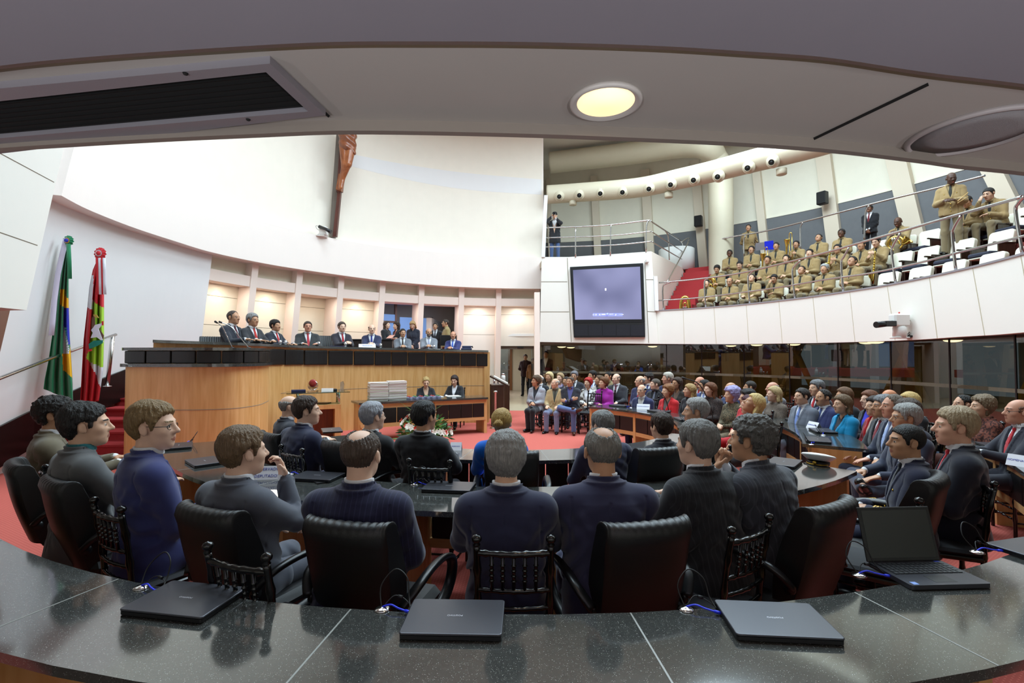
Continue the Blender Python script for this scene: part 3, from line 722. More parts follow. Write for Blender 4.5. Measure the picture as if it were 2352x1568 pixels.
L = [(226, 590), (213, 620), (205, 660), (200, 710), (192, 780), (188, 850), (184, 924)]; Rr = [(241, 590), (240, 620), (238, 660), (238, 710), (238, 780), (236, 850), (226, 921)]
polys = [([(200, 634), (216, 632), (211, 686), (214, 690), (212, 712), (201, 706)], 1), ([(214, 690), (222, 697), (238, 707), (240, 848), (205, 830), (199, 822), (206, 790), (210, 740)], 2),
         ([(205, 830), (238, 845), (236, 860), (231, 892), (222, 864)], 1)]
flag_cloth('cloth', L, Rr, YF+.35, [M_red, M_wht, M_lime], 0, polys, fl2, 3, .05)
m = MB(); m.tube([at_y(215, 1000, YF+.50)-fl2.location, at_y(229, 572, YF+.44)-fl2.location], .014, 10); m.build('pole', M_wht, fl2)
rosette(fl2, 230, 582, YF+.35, [M_red, M_wht, M_red], .10)
for x0, c in [(223, M_red), (229, M_wht), (235, M_red), (239, M_wht)]:
    m = MB(); P = [at_y(x0+(i*.6), y, YF+.2)-fl2.location for i, y in enumerate([592, 620, 650, 676])]; W = Vector((.022, .004, 0)); m.grid([[a-W, a+W] for a in P]); m.build('ribbon', c, fl2).modifiers.new('t', 'SOLIDIFY').thickness = .004
def blob2d(parent, name, poly, Y, material):
    m = MB(); P = [at_y(x, y, Y)-parent.location for x, y in poly]; m.v = [tuple(p) for p in P]; m.f = [tuple(range(len(P)))]; m.m = [0]; m.sm = [False]
    o = m.build(name, material, parent); o.modifiers.new('t', 'SOLIDIFY').thickness = .008; return o
YE = YF+.26
blob2d(fl2, 'emblem_wing', [(212, 730), (217, 722), (219, 745), (214, 762), (211, 752)], YE, M_brn)
blob2d(fl2, 'emblem_wing', [(218, 758), (230, 757), (238, 770), (236, 784), (226, 776)], YE, M_brn)
blob2d(fl2, 'emblem_star', [(214, 752), (218, 746), (237, 741), (226, 756), (237, 785), (222, 774), (208, 776), (213, 764), (209, 758)], YE-.01, M_wht)
blob2d(fl2, 'emblem_wreath', [(204, 790), (216, 782), (237, 781), (236, 788), (222, 795), (206, 801)], YE-.01, M_teal)
blob2d(fl2, 'emblem_branch', [(214, 722), (222, 722), (228, 730), (219, 729)], YE-.01, mat('emblem_gold', '#b79a3c', 0.6))
blob2d(fl2, 'emblem_ribbon', [(203, 803), (210, 801), (212, 805), (204, 808)], YE-.01, M_red)
blob2d(fl2, 'emblem_cap', [(234, 738), (238, 737), (238, 747), (235, 747)], YE-.01, M_red)
# ================================================================== CRUCIFIX (beam, body, cloth)
M_carv = mat_wood('carved_wood', '#7a3f22', '#a5623a', scale=(10, 10, 3), rough=0.3); M_cross = mat_wood('cross_wood', '#43201a', '#6a3226', scale=(10, 10, 2), rough=0.4)
yc = on_cyl(770, 540, D0, RD+.3); YC = yc.y-.42
cr = empty('crucifix', at_y(768, 541, YC), label='carved wooden crucifix on the curved white wall', cat='crucifix')
vo = cr.location
def quadslab(m, px, Y, t, mi=0):
    P = [at_y(x, y, Y)-vo for x, y in px]; m.slab([[P[0], P[1]], [P[3], P[2]]], [[P[0]+Vector((0, t, 0)), P[1]+Vector((0, t, 0))], [P[3]+Vector((0, t, 0)), P[2]+Vector((0, t, 0))]], mi)
m = MB(); quadslab(m, [(756, 543), (766, 544), (786, 300), (773, 300)], YC+.08, .2); m.build('backing_post', mat('grey_post', '#6b6158', 0.6), cr)
m = MB(); quadslab(m, [(764, 543), (772, 543), (783, 430), (776, 430)], YC, .12); quadslab(m, [(772, 440), (785, 440), (800, 300), (783, 300)], YC+.02, .12); m.build('beam', M_cross, cr)
m = MB(); quadslab(m, [(771, 434), (783, 438), (790, 402), (778, 398)], YC-.15, .15); m.build('foot_rest', M_carv, cr)
# ================================================================== DAIS DESK
def loft(m, path, mi=0):
    """path: list of (front_bottom, front_top, back_bottom, back_top)"""
    m.slab([[a for a, b, c, d in path], [b for a, b, c, d in path]], [[c for a, b, c, d in path], [d for a, b, c, d in path]], mi)
def plan_px(lst, n): return [(p.x, p.y) for p in interp_poly([((x-1176)/FPX*d, d, 0) for x, d in lst], n)]
def off_in(P, d):
    """offset a plan polyline to its left by d (front side faces the camera, so back is away)"""
    out = []
    for i, p in enumerate(P):
        a = P[max(i-1, 0)]; b = P[min(i+1, len(P)-1)]; t = Vector((b[0]-a[0], b[1]-a[1], 0)).normalized(); n = Vector((-t.y, t.x, 0)); out.append((p[0]+n.x*d, p[1]+n.y*d))
    return out
def wall_along(m, P, z0, z1, o0, o1, mi=0):
    A, B = off_in(P, o0), off_in(P, o1)
    zz0 = z0 if callable(z0) else (lambda i: z0); zz1 = z1 if callable(z1) else (lambda i: z1)
    n = len(P)
    loft(m, [(Vector((A[i][0], A[i][1], zz0(i/(n-1)))), Vector((A[i][0], A[i][1], zz1(i/(n-1)))), Vector((B[i][0], B[i][1], zz0(i/(n-1)))), Vector((B[i][0], B[i][1], zz1(i/(n-1))))) for i in range(n)], mi)
MAIN = plan_px([(352, 8.45), (470, 8.85), (590, 9.5), (700, 10.75), (840, 11.65), (938, 12.2), (1040, 12.6), (1121, 12.75)], 71)
zt = lambda t: 2.035-.145*t
ds = empty('dais_desk', (MAIN[35][0], MAIN[35][1], 0), label='long curved wooden dais desk with black padded panels and granite top', cat='desk')
def L_(o): o.location = -o.parent.location; return o
m = MB(); wall_along(m, MAIN, 0.0, lambda t: zt(t)-.04, 0, .12); L_(m.build('front_panel', M_wood, ds))
m = MB(); wall_along(m, MAIN, lambda t: zt(t)-.05, lambda t: zt(t), -.09, .52); L_(m.build('worktop', M_granite, ds))
sub = lambda P, t0, t1, n=8: [tuple(Vector((*pol_at(P, lerp(t0, t1, i/(n-1))),))) for i in range(n)]
tl = .31
for k in range(12):
    t0, t1 = lerp(tl, .998, k/12), lerp(tl, .998, (k+1)/12)
    Pk = sub(MAIN, t0+.0012, t1-.0012, 6); m = MB(); wall_along(m, Pk, zt((t0+t1)/2)-.42, zt((t0+t1)/2)-.095, -.045, -.002); pd = m.build('padded_panel', M_pad, ds); bv = pd.modifiers.new('b', 'BEVEL'); bv.width = .018; bv.segments = 3; L_(pd)
m = MB(); wall_along(m, sub(MAIN, .34, 1, 40), lambda t: zt(t)-.463, lambda t: zt(t)-.455, -.004, .01); wall_along(m, sub(MAIN, .36, 1, 40), .965, .973, -.004, .01); L_(m.build('groove', M_gap, ds))
m = MB(); e = MAIN[-1]; m.box((e[0]-.1, e[1]-.04, 0.0), (e[0]+.02, e[1]+.7, zt(1)-.04)); L_(m.build('end_panel', M_wood, ds))
POD = [(p.x, p.y) for p in interp_poly([(-6.12, 8.3, 0), (-6.1, 7.95, 0), (-6.06, 7.60, 0), (-5.44, 7.5, 0), (-4.87, 7.5, 0), (-4.41, 7.7, 0), (-4.30, 8.2, 0), (-4.42, 8.7, 0), (-4.52, 9.0, 0)], 81)]
for i in range(len(POD)):
    pass
pd_ = empty('speaking_podium', (POD[40][0], POD[40][1], 0), label='curved wooden speaking podium with black panels left of the dais desk', cat='podium')
m = MB(); wall_along(m, POD, 0, 1.60, 0, .1); L_(m.build('front_panel', M_wood, pd_))
m = MB(); wall_along(m, POD, 1.585, 1.635, -.07, .2); L_(m.build('ledge', M_granite, pd_))
tp = [(p[0], p[1]) for p in off_in(POD, -.05)]
m = MB(); m.prism(tp, 1.84, 1.885); L_(m.build('worktop', M_granite, pd_))
for k in range(9):
    t0, t1 = lerp(.25, .985, k/9), lerp(.25, .985, (k+1)/9)
    m = MB(); wall_along(m, sub(POD, t0+.002, t1-.002, 8), 1.64, 1.835, -.03, .02); o = m.build('padded_panel', M_pad, pd_); bv = o.modifiers.new('b', 'BEVEL'); bv.width = .015; bv.segments = 3; L_(o)
m = MB(); wall_along(m, POD, 1.63, 1.84, .02, .1); L_(m.build('inner_panel', M_wood, pd_))
m = MB(); wall_along(m, sub(POD, .26, 1, 50), .918, .928, -.004, .01); L_(m.build('groove', M_gap, pd_))
# two gooseneck microphones on the podium
for k, (a, b, lb) in enumerate([((497, 740), (534, 805), 'thin gooseneck microphone on the podium, the left of the crossed pair'), ((507, 740), (572, 808), 'thin gooseneck microphone on the podium, the right of the crossed pair')]):
    p, q = at_y(a[0], a[1], 8.0), at_y(b[0], b[1], 8.3); q.z = 1.885
    o = empty('gooseneck_microphone', q, label=lb, cat='microphone', group='podium microphones')
    mid = lerp(p, q, .35)+Vector((.0, 0, .08)); P = [tuple(x-q) for x in interp_poly([q, lerp(q, mid, .5), mid, p], 12)]
    m = MB(); m.tube(P, .008, 8); m.build('stem', M_chrome, o)
    d = (Vector(P[-1])-Vector(P[-2])).normalized(); m = MB(); m.tube([Vector(P[-1])-d*.02, Vector(P[-1])+d*.03], [.014, .018], 10); m.build('head', M_blackp, o)
    m = MB(); m.lathe([(.035, 0), (.03, .015), (.01, .02)], 16); m.build('base', M_blackp, o)
# ================================================================== RING DESKS
def cpt(r, a, z): return pol(C0, r, a, z)
def ring_slab(m, r0, r1, a0, a1, z0, z1, n, mi=0):
    A = np.linspace(a0, a1, n)
    m.slab([[cpt(r0, a, z) for a in A] for z in (z0, z1)], [[cpt(r1, a, z) for a in A] for z in (z0, z1)], mi)
M_seam = mat('granite_seam', '#8d8d88', 0.4)
def ring_desk(label, r0, r1, a0, a1, step, seams, bays, z=.75, group='curved desks of the chamber'):
    c = cpt((r0+r1)/2, (a0+a1)/2, 0)
    o = empty('curved_desk', c, label=label, cat='desk', group=group)
    n = max(8, int(abs(a1-a0)/3))
    def put(m, nm, M): q = m.build(nm, M, o); q.location = -c; return q
    m = MB(); ring_slab(m, r0, r1, a0, a1, z-.035, z, n); put(m, 'worktop', M_granite)
    for s in seams:
        m = MB(); w = math.degrees(.0035/r1); ring_slab(m, r0+.002, r1-.002, s-w, s+w, z-.01, z+.0008, 3); put(m, 'seam', M_seam)
    ri = r0+.06
    m = MB(); ring_slab(m, ri, ri+.03, a0, a1, z-.12, z-.035, n); put(m, 'top_rail', M_woodh)
    m = MB(); ring_slab(m, ri, ri+.03, a0, a1, .30, .37, n); put(m, 'bottom_rail', M_woodh)
    nb = bays
    for k in range(nb+1):
        a = lerp(a0, a1, k/nb); w = math.degrees(.03/ri)
        aa = min(max(a, min(a0, a1)+w), max(a0, a1)-w)
        m = MB(); ring_slab(m, ri-.005, r1-.06, aa-w, aa+w, 0, z-.035, 3); put(m, 'leg', M_wood)
    for k in range(nb):
        b0, b1 = lerp(a0, a1, k/nb), lerp(a0, a1, (k+1)/nb); np_ = 3
        for j in range(np_):
            w = math.degrees(.035/ri)*(1 if b1 > b0 else -1); c0_, c1_ = lerp(b0+w, b1-w, j/np_), lerp(b0+w, b1-w, (j+1)/np_); g = .12*(1 if b1 > b0 else -1)
            m = MB(); ring_slab(m, ri-.005, ri+.035, c0_+g, c1_-g, .37, z-.12, 5); q = put(m, 'padded_panel', M_pad); bv = q.modifiers.new('b', 'BEVEL'); bv.width = .012; bv.segments = 2
    return o
RA = (5.72, 6.23); RB = (3.88, 4.50); RC = (2.42, 2.95)
ring_desk('black granite desk in the foreground with closed laptops on it', RA[0], RA[1], 141, 226, 11, [154.2, 165.6, 175.8, 187, 198.8, 210], 7)
ring_desk('curved desk at the right edge with a white name card', RA[0]-.15, RA[1]-.15, 94, 128, 11, [105, 116], 3)
ring_desk('long curved desk in front of the men seen from behind', RB[0], RB[1], 138.5, 242, 14, [152, 166, 180, 194, 208, 222], 8)
ring_desk('curved desk at the right that ends in a wooden side, below the woman in turquoise', RB[0], RB[1], 84, 122, 14, [103], 3)
ring_desk('inner curved desk before the blond woman in blue', RC[0], RC[1], 123, 236, 16, [140, 157, 174, 191, 208, 222], 6)
ring_desk('curved desk with name card in front of the elderly man and woman in red', RC[0], RC[1], 37, 110, 16, [60, 84], 3)
# ================================================================== CLERKS' TABLE
T = [(-3.06, 9.7), (-1.69, 10.45), (-.54, 11.0)]
ct = empty('clerks_table', (-1.7, 10.5, 0), label='wooden table with black panels where the two women write', cat='table')
TB = [(-3.4, 10.25), (-1.95, 11.05), (-.75, 11.65)]
m = MB(); m.prism([T[0], T[1], T[2], TB[2], TB[1], TB[0]], .77, .81); L_(m.build('tabletop', M_granite, ct))
for k in (0, 1):
    A, B = Vector((*T[k], 0)), Vector((*T[k+1], 0)); d = (B-A).normalized(); n = Vector((-d.y, d.x, 0)); A2, B2 = A+n*.06+d*.04, B+n*.06-d*.04
    for z0, z1, nm in [(.68, .77, 'top_rail'), (.30, .37, 'bottom_rail')]:
        m = MB(); part_box(m, A2, B2, z0, z1, .015); L_(m.build(nm, M_woodh, ct))
    for t in (0, 1):
        p = lerp(A2, B2, t); m = MB(); part_box(m, p-d*.03, p+d*.03, 0, .77, .02) if t == 0 and k else None
        m = MB(); q = p+n*.5; part_box(m, p, q, 0, .77, .035); L_(m.build('leg', M_wood, ct))
    for j in range(4):
        m = MB(); part_box(m, lerp(A2, B2, .03+.94*j/4+.004), lerp(A2, B2, .03+.94*(j+1)/4-.004), .37, .68, .02); q = m.build('padded_panel', M_pad, ct); bv = q.modifiers.new('b', 'BEVEL'); bv.width = .012; bv.segments = 2; L_(q)
# stacks of white booklets
M_pap = [mat('paper_white', '#efece6', 0.7), mat('paper_cream', '#e3ddd2', 0.7), mat('paper_pinkish', '#e6d3d6', 0.7)]
for s, (px, nb, lb) in enumerate([(864, 23, 'left'), (907, 24, 'right')]):
    c = at_y(px, 925, 10.2 if s == 0 else 10.42); zz = .811
    for k in range(nb):
        h = .0165; m = MB(); j = RNG.uniform(-.008, .008, 2); m.box((-.19, -.15, 0), (.19, .15, h-.002), 0); m.box((-.193, -.153, h-.003), (.193, .153, h-.0008), 1)
        o = m.build('booklet', [M_pap[k % 3], M_pap[0] if k % 4 else mat('cover_green', '#9fb38c', 0.6)]); o.location = (c.x+j[0], c.y+.12+j[1], zz); o.rotation_euler = (0, 0, .45+RNG.uniform(-.03, .03)); zz += h
        tag(o, f'white booklet in the {lb} of the two tall stacks on the table', 'booklet', f'booklets in the {lb} stack')
# small favour boxes
for k in range(12):
    i, j = k % 6, k//6; c = lerp(Vector((-2.2, 10.45, .811)), Vector((-1.62, 10.75, .811)), i/5)+Vector((-.06, .11, 0))*j
    o = empty('favour_box', c, 20+7*k, 'small clear favour box with red and green ribbon beside the booklet stacks', 'box', 'favour boxes on the clerks table')
    m = MB(); m.box((-.04, -.04, 0), (.04, .04, .05), bev=.004); m.build('box', mat('favour_clear', '#8f8fa8', 0.15), o)
    m = MB(); m.lathe([(0, .05), (.03, .055), (.02, .07), (0, .072)], 8); m.build('ribbon', [mat('ribbon_red', '#b8302f', 0.5), mat('ribbon_green', '#3f7f45', 0.5)][k % 2], o)
# papers before the clerks
for k, (px, py, d, lb) in enumerate([(1000, 916, 11.0, 'white papers before the blond clerk'), (1040, 914, 11.2, 'white papers before the dark-haired clerk')]):
    c = at_y(px, py, d); m = MB(); m.box((-.16, -.11, 0), (.16, .11, .006)); m.box((-.12, -.1, .006), (.14, .1, .012)); o = m.build('paper_sheets', M_pap[0]); o.location = (c.x, c.y+.12, .811); o.rotation_euler = (0, 0, .4); tag(o, lb, 'papers')
# ================================================================== TROPHY TABLE
tt_ = empty('side_table', (-3.9, 9.75, 0), label='wooden side table with a raised glass shelf holding trophies', cat='table')
def addp(nm, M, lo, hi, parent, bev=.003):
    m = MB(); m.box(lo, hi, bev=bev); return m.build(nm, M, parent)
tt_.rotation_euler = (0, 0, R_(25))
addp('tabletop', M_wood, (-.42, -.25, .70), (.42, .25, .79), tt_)
addp('leg', M_wood, (-.42, -.25, 0), (-.30, .25, .70), tt_); addp('leg', M_wood, (.30, -.25, 0), (.42, .25, .70), tt_)
addp('back_panel', mat_wood('table_back_shaded', '#6a3a1e', '#8a5028'), (-.30, .18, 0), (.30, .21, .70), tt_); addp('shelf', mat_glass('shelf_glass', '#8fa79a', .15), (-.58, -.30, 1.02), (.58, .30, 1.035), tt_)  # dark back panel added; its brown includes the shade between the legs
for x, y in [(-.38, -.2), (.38, -.2), (-.38, .2), (.38, .2)]:
    m = MB(); m.lathe([(.022, .79), (.022, 1.02)], 14); q = m.build('steel_post', M_steel, tt_); q.location = (x, y, 0)
R25 = Matrix.Rotation(R_(25), 4, 'Z')
def onshelf(x, y, z=1.036): return R25 @ Vector((x, y, 0))+Vector((-3.9, 9.75, z))
M_crys = mat_glass('crystal', '#e8e4e4', .25); M_rub = mat('trophy_red', '#a33a3a', 0.2)
o = empty('trophy', onshelf(-.1, -.05), label='round crystal trophy with red top on the glass shelf', cat='trophy')
addp('base', M_crys, (-.09, -.05, 0), (.09, .05, .03), o)
m = MB(); m.lathe([(0, -.025), (.1, -.02), (.105, 0), (.1, .02), (0, .025)], 24, M=Matrix.Translation((0, 0, .13)) @ Matrix.Rotation(PI/2, 4, 'X')); m.build('disc', M_crys, o)
m = MB(); m.lathe([(.01, -.028), (.07, -.026), (.08, 0), (.07, .026), (.01, .028)], 20, M=Matrix.Translation((0, 0, .17)) @ Matrix.Rotation(PI/2, 4, 'X')); m.build('emblem', M_rub, o)
o = empty('trophy', onshelf(.45, -.05), label='small upright crystal trophy at the right end of the glass shelf', cat='trophy')
addp('base', M_crys, (-.05, -.04, 0), (.05, .04, .03), o); m = MB(); m.prism([(-.035, 0), (.035, 0), (.045, .1), (.02, .17), (-.03, .15)], -.015, .015, M=Matrix.Translation((0, 0, .03)) @ Matrix.Rotation(PI/2, 4, 'X')); m.build('plate', M_crys, o)
M_navybox = mat('navy_case', '#1e2148', 0.6)
for x, w, lb, M in [(-.36, .13, 'navy blue flat case on the glass shelf', M_navybox), (.22, .14, 'black flat case on the glass shelf', M_blackp)]:
    q = addp('flat_case', M, (-w, -.1, 0), (w, .1, .04), None); q.location = onshelf(x, .1); q.rotation_euler = (0, 0, R_(25)); tag(q, lb, 'case')
q = addp('name_card', M_pap[0], (-.11, -.006, 0), (.11, .006, .075), None, .001); q.location = onshelf(.16, -.2); q.rotation_euler = (R_(-15), 0, R_(15)); tag(q, 'white card on the glass shelf in front of the cases', 'card')
q = addp('framed_picture', M_darkwood, (-.17, -.12, 0), (.17, .12, .02), None); q.location = onshelf(.05, 0, .792); tag(q, 'flat dark plaque lying under the glass shelf', 'plaque')
# ================================================================== LECTERN, TRAY, STANCHION
le = empty('lectern', (-.30, 12.25, 0), label='dark slanted lectern with an open book beside the dais', cat='lectern')
m = MB(); m.prism([(-.22, -.2), (.10, -.2), (.10, .2), (-.22, .2)], 0, 1.02); m.build('body', M_darkwood, le)
m = MB(); M = Matrix.Translation((-.02, 0, 1.12)) @ Matrix.Rotation(R_(28), 4, 'Y'); m.box((-.26, -.25, -.02), (.28, .25, .02), M=M); m.build('slanted_top', M_darkwood, le)
m = MB(); M2 = M @ Matrix.Translation((0.02, 0, .021)); m.box((-.2, -.18, 0), (.2, .18, .03), M=M2); o = m.build('open_book', M_pap[1]); o.location = le.location; tag(o, 'thick open book on the slanted lectern', 'book')
stn = empty('stanchion', (-.40, 11.75, 0), label='chrome stanchion post beside the clerks table', cat='post')
m = MB(); m.lathe([(.14, 0), (.14, .02), (.03, .04)], 20); m.build('base', M_chrome, stn)
m = MB(); m.lathe([(.028, .03), (.028, .85), (.05, .86), (.05, .9), (0, .91)], 14); m.build('post', M_chrome, stn)
cb = empty('drinks_stand', (-.42, 13.75, 0), label='small dark stand with glassware between dais and lectern', cat='stand')
m = MB(); m.box((-.2, -.2, 0), (.35, .2, .95)); m.build('body', M_darkwood, cb)
for k in range(6):
    o = empty('water_glass', Vector((-.50+.10*(k % 3), 13.62+.12*(k//3), .951)), label='clear glass on the small dark stand by the lectern', cat='glass', group='glasses on the drinks stand')
    m = MB(); m.lathe([(.025, 0), (.035, .12), (.033, .12), (.022, .01), (0, .01)], 12); m.build('cup', M_crys, o)
o = empty('thermos', (-.25, 13.85, .951), label='white thermos flask on the small dark stand by the lectern', cat='flask')
m = MB(); m.lathe([(.06, 0), (.06, .2), (.045, .24)], 16); m.build('body', mat('thermos_white', '#e5e2dd', 0.4), o); m = MB(); m.lathe([(.045, .24), (.045, .29), (.02, .30), (0, .30)], 16); m.build('lid', M_chrome, o)
# ================================================================== FLOWERS
fw = empty('flower_arrangement', (-1.72, 9.55, 0), label='arrangement of white lilies and red flowers on the carpet before the table', cat='flowers')
M_leaf = mat('leaf_green', '#5f8a3c', 0.6); M_leafd = mat('leaf_dark', '#2f5a2c', 0.6); M_petal = mat('petal_white', '#f4f1e4', 0.6); M_redf = mat('petal_red', '#c8452e', 0.6); M_pot = mat('basket', '#5a4632', 0.8)
m = MB(); m.lathe([(.16, 0), (.22, .18), (.2, .18), (0, .16)], 20); m.build('basket', M_pot, fw)
m = MB(); md = MB()
for k in range(340):
    a = RNG.uniform(0, 2*PI); el = RNG.uniform(.0, 1.35); r = RNG.uniform(.25, .55); d = Vector((math.cos(a)*math.cos(el), math.sin(a)*math.cos(el), math.sin(el)*.85)); c = Vector((0, 0, .16))+d*r*.9
    s = d.orthogonal().normalized(); s = Matrix.Rotation(RNG.uniform(0, 6.3), 3, d) @ s; w = .02+.02*RNG.rand(); l = .1+.12*RNG.rand(); tip = c+d*l+s*RNG.uniform(-.05, .05)+Vector((0, 0, -.03)); u = d.cross(s)
    (m if k % 2 else md).add([c, lerp(c, tip, .5)+s*w+u*.01, tip, lerp(c, tip, .5)-s*w+u*.01], [(0, 1, 2, 3)])
m.build('foliage', M_leaf, fw); md.build('foliage', M_leafd, fw)
for k in range(46):
    a = 2.399*k; el = .15+1.2*((k*.618) % 1); r = .50+.06*RNG.rand(); d = Vector((math.cos(a)*math.cos(el), math.sin(a)*math.cos(el), math.sin(el)*.9)); c = Vector((0, 0, .17))+d*r; M = Matrix.Translation(c) @ d.to_track_quat('Z', 'Y').to_matrix().to_4x4()
    m = MB(); red = k % 5 == 0
    for j in range(6):
        R6 = Matrix.Rotation(j*PI/3, 4, 'Z'); L6 = .075 if not red else .055
        m.add([M @ (R6 @ Vector(p)) for p in [(0, 0, 0), (.025, .5*L6, .03), (0, L6, .025 if not red else .05), (-.025, .5*L6, .03)]], [(0, 1, 2, 3)], 0, True)
    m.lathe([(0, 0), (.008, .02), (0, .045)], 6, 0, M=M)
    m.build('red_bloom' if red else 'lily', M_redf if red else M_petal, fw)
for k in range(9):
    a = RNG.uniform(0, 6.28); m = MB(); m.tube([(0, 0, .3), (math.cos(a)*.2, math.sin(a)*.2, .65), (math.cos(a)*.5, math.sin(a)*.4, .62+.25*RNG.rand())], [.006, .004, .001], 5); m.build('grass_blade', M_leaf, fw)
# ================================================================== PEOPLE: signed-distance bodies meshed by surface nets
f32 = np.float32
def V3(*a): return np.array(a, f32)
def smin(a, b, k):
    h = np.clip(.5+.5*(b-a)/k, 0, 1); return b+(a-b)*h-k*h*(1-h)
def smax(a, b, k): return -smin(-a, -b, k)
def s_cap(P, a, b, ra, rb):
    a = np.asarray(a, f32); b = np.asarray(b, f32); ba = b-a; pa = P-a
    h = np.clip(pa @ ba/max(float(ba @ ba), 1e-9), 0, 1)
    return np.sqrt(((pa-h[:, None]*ba)**2).sum(1))-(ra+(rb-ra)*h)
def s_ell(P, c, r, R=None):
    p = P-np.asarray(c, f32)
    if R is not None: p = p @ np.asarray(R, f32)
    r = np.asarray(r, f32); k0 = np.sqrt(((p/r)**2).sum(1)); k1 = np.sqrt(((p/(r*r))**2).sum(1))+1e-9
    return k0*(k0-1)/k1
def s_poly(x, y, V):
    V = np.asarray(V, f32); d = np.full(x.shape, 1e9, f32); s = np.ones(x.shape, f32); n = len(V); j = n-1
    for i in range(n):
        ex, ey = V[j]-V[i]; wx = x-V[i, 0]; wy = y-V[i, 1]
        t = np.clip((wx*ex+wy*ey)/(ex*ex+ey*ey+1e-12), 0, 1); bx = wx-ex*t; by = wy-ey*t
        d = np.minimum(d, bx*bx+by*by)
        c1 = y >= V[i, 1]; c2 = y < V[j, 1]; c3 = ex*wy > ey*wx
        fl = (c1 & c2 & c3) | (~c1 & ~c2 & ~c3); s = np.where(fl, -s, s); j = i
    return s*np.sqrt(d)
def near(P, c, R, inner, fn):
    c = np.asarray(c, f32); r = np.sqrt(((P-c)**2).sum(1)); d = r-f32(inner); m = r < R
    if m.any(): d[m] = fn(P[m])
    return d
def nzs(P, fr, seed=0):
    a = P*fr; return (np.sin(a[:, 0]*1.0+1.7*np.sin(a[:, 1]*.9+seed))+np.sin(a[:, 1]*1.1+1.3*np.sin(a[:, 2]*1.2+seed*2))+np.sin(a[:, 2]*.95+1.5*np.sin(a[:, 0]*.8+seed*3)))/3
def surfnet(f, lo, hi, h, newton=1):
    B = 4; lo = np.asarray(lo, f32); nb = np.ceil((np.asarray(hi)-lo)/(B*h)).astype(int)
    I, J, K = np.meshgrid(*[np.arange(n) for n in nb], indexing='ij'); bi = np.stack([I.ravel(), J.ravel(), K.ravel()], 1)
    d = f((lo+(bi+.5)*B*h).astype(f32)); bi = bi[np.abs(d) < B*h*.87*1.35]
    if len(bi) == 0: return np.zeros((0, 3), f32), np.zeros((0, 4), int)
    g = np.arange(B+1); gx, gy, gz = np.meshgrid(g, g, g, indexing='ij'); off = np.stack([gx.ravel(), gy.ravel(), gz.ravel()], 1)
    vals = np.empty((len(bi), (B+1)**3), f32)
    for s in range(0, len(bi), 2048):
        b = bi[s:s+2048]; P = (lo+((b[:, None, :]*B+off[None])*h)).reshape(-1, 3).astype(f32); vals[s:s+2048] = f(P).reshape(len(b), -1)
    vals = vals.reshape(-1, B+1, B+1, B+1); ins = vals < 0
    cnt = sum(ins[:, i:i+B, j:j+B, k:k+B].astype(np.int8) for i in (0, 1) for j in (0, 1) for k in (0, 1))
    q = np.argwhere((cnt > 0) & (cnt < 8)); b = q[:, 0]; c = q[:, 1:]
    acc = np.zeros((len(q), 3), f32); n = np.zeros(len(q), f32)
    cor = [(0, 0, 0), (1, 0, 0), (0, 1, 0), (1, 1, 0), (0, 0, 1), (1, 0, 1), (0, 1, 1), (1, 1, 1)]
    cv = [vals[b, c[:, 0]+o[0], c[:, 1]+o[1], c[:, 2]+o[2]] for o in cor]
    for i in range(8):
        for ax in range(3):
            if cor[i][ax] == 0:
                o = list(cor[i]); o[ax] = 1; j = cor.index(tuple(o)); va, vb = cv[i], cv[j]; m = (va < 0) != (vb < 0)
                t = np.where(m, va/(va-vb+1e-12), 0); p = np.tile(np.array(cor[i], f32), (len(q), 1)); p[:, ax] += t; acc += p*m[:, None]; n += m
    G = bi[b]*B+c; pos = lo+(G+acc/n[:, None])*h
    N = nb*B+2; key = (G[:, 0].astype(np.int64)*N[1]+G[:, 1])*N[2]+G[:, 2]; od = np.argsort(key); key = key[od]; pos = pos[od]
    def look(g):
        kk = (g[:, 0].astype(np.int64)*N[1]+g[:, 1])*N[2]+g[:, 2]; ix = np.searchsorted(key, kk); ix = np.clip(ix, 0, len(key)-1); return ix, key[ix] == kk
    quads = []
    for ax in range(3):
        sl0 = [slice(None)]+[slice(0, B)]*3; sl1 = list(sl0); sl1[ax+1] = slice(1, B+1)
        a0 = ins[tuple(sl0)]; a1 = ins[tuple(sl1)]; e = np.argwhere(a0 != a1)
        if not len(e): continue
        g = bi[e[:, 0]]*B+e[:, 1:]; flip = a0[e[:, 0], e[:, 1], e[:, 2], e[:, 3]]
        u, v = [(1, 2), (2, 0), (0, 1)][ax]; ids = []; ok = np.ones(len(e), bool)
        for du, dv in ((0, 0), (-1, 0), (-1, -1), (0, -1)):
            gg = g.copy(); gg[:, u] += du; gg[:, v] += dv; ix, o = look(gg); ids.append(ix); ok &= o
        Q = np.stack(ids, 1); Q[~flip] = Q[~flip][:, ::-1]; quads.append(Q[ok])
    Q = np.concatenate(quads) if quads else np.zeros((0, 4), int); pos = pos.astype(f32)
    for _ in range(newton):
        e = f32(.35*h); t = np.array([[1, -1, -1], [-1, -1, 1], [-1, 1, -1], [1, 1, 1]], f32); gr = sum(f(pos+e*k)[:, None]*k for k in t)/(4*e)
        g2 = (gr**2).sum(1)[:, None]; step = f(pos)[:, None]*gr/np.maximum(g2, .25); L = np.sqrt((step**2).sum(1))[:, None]; pos = pos-step*np.minimum(1, .6*h/np.maximum(L, 1e-9))
    return pos, Q
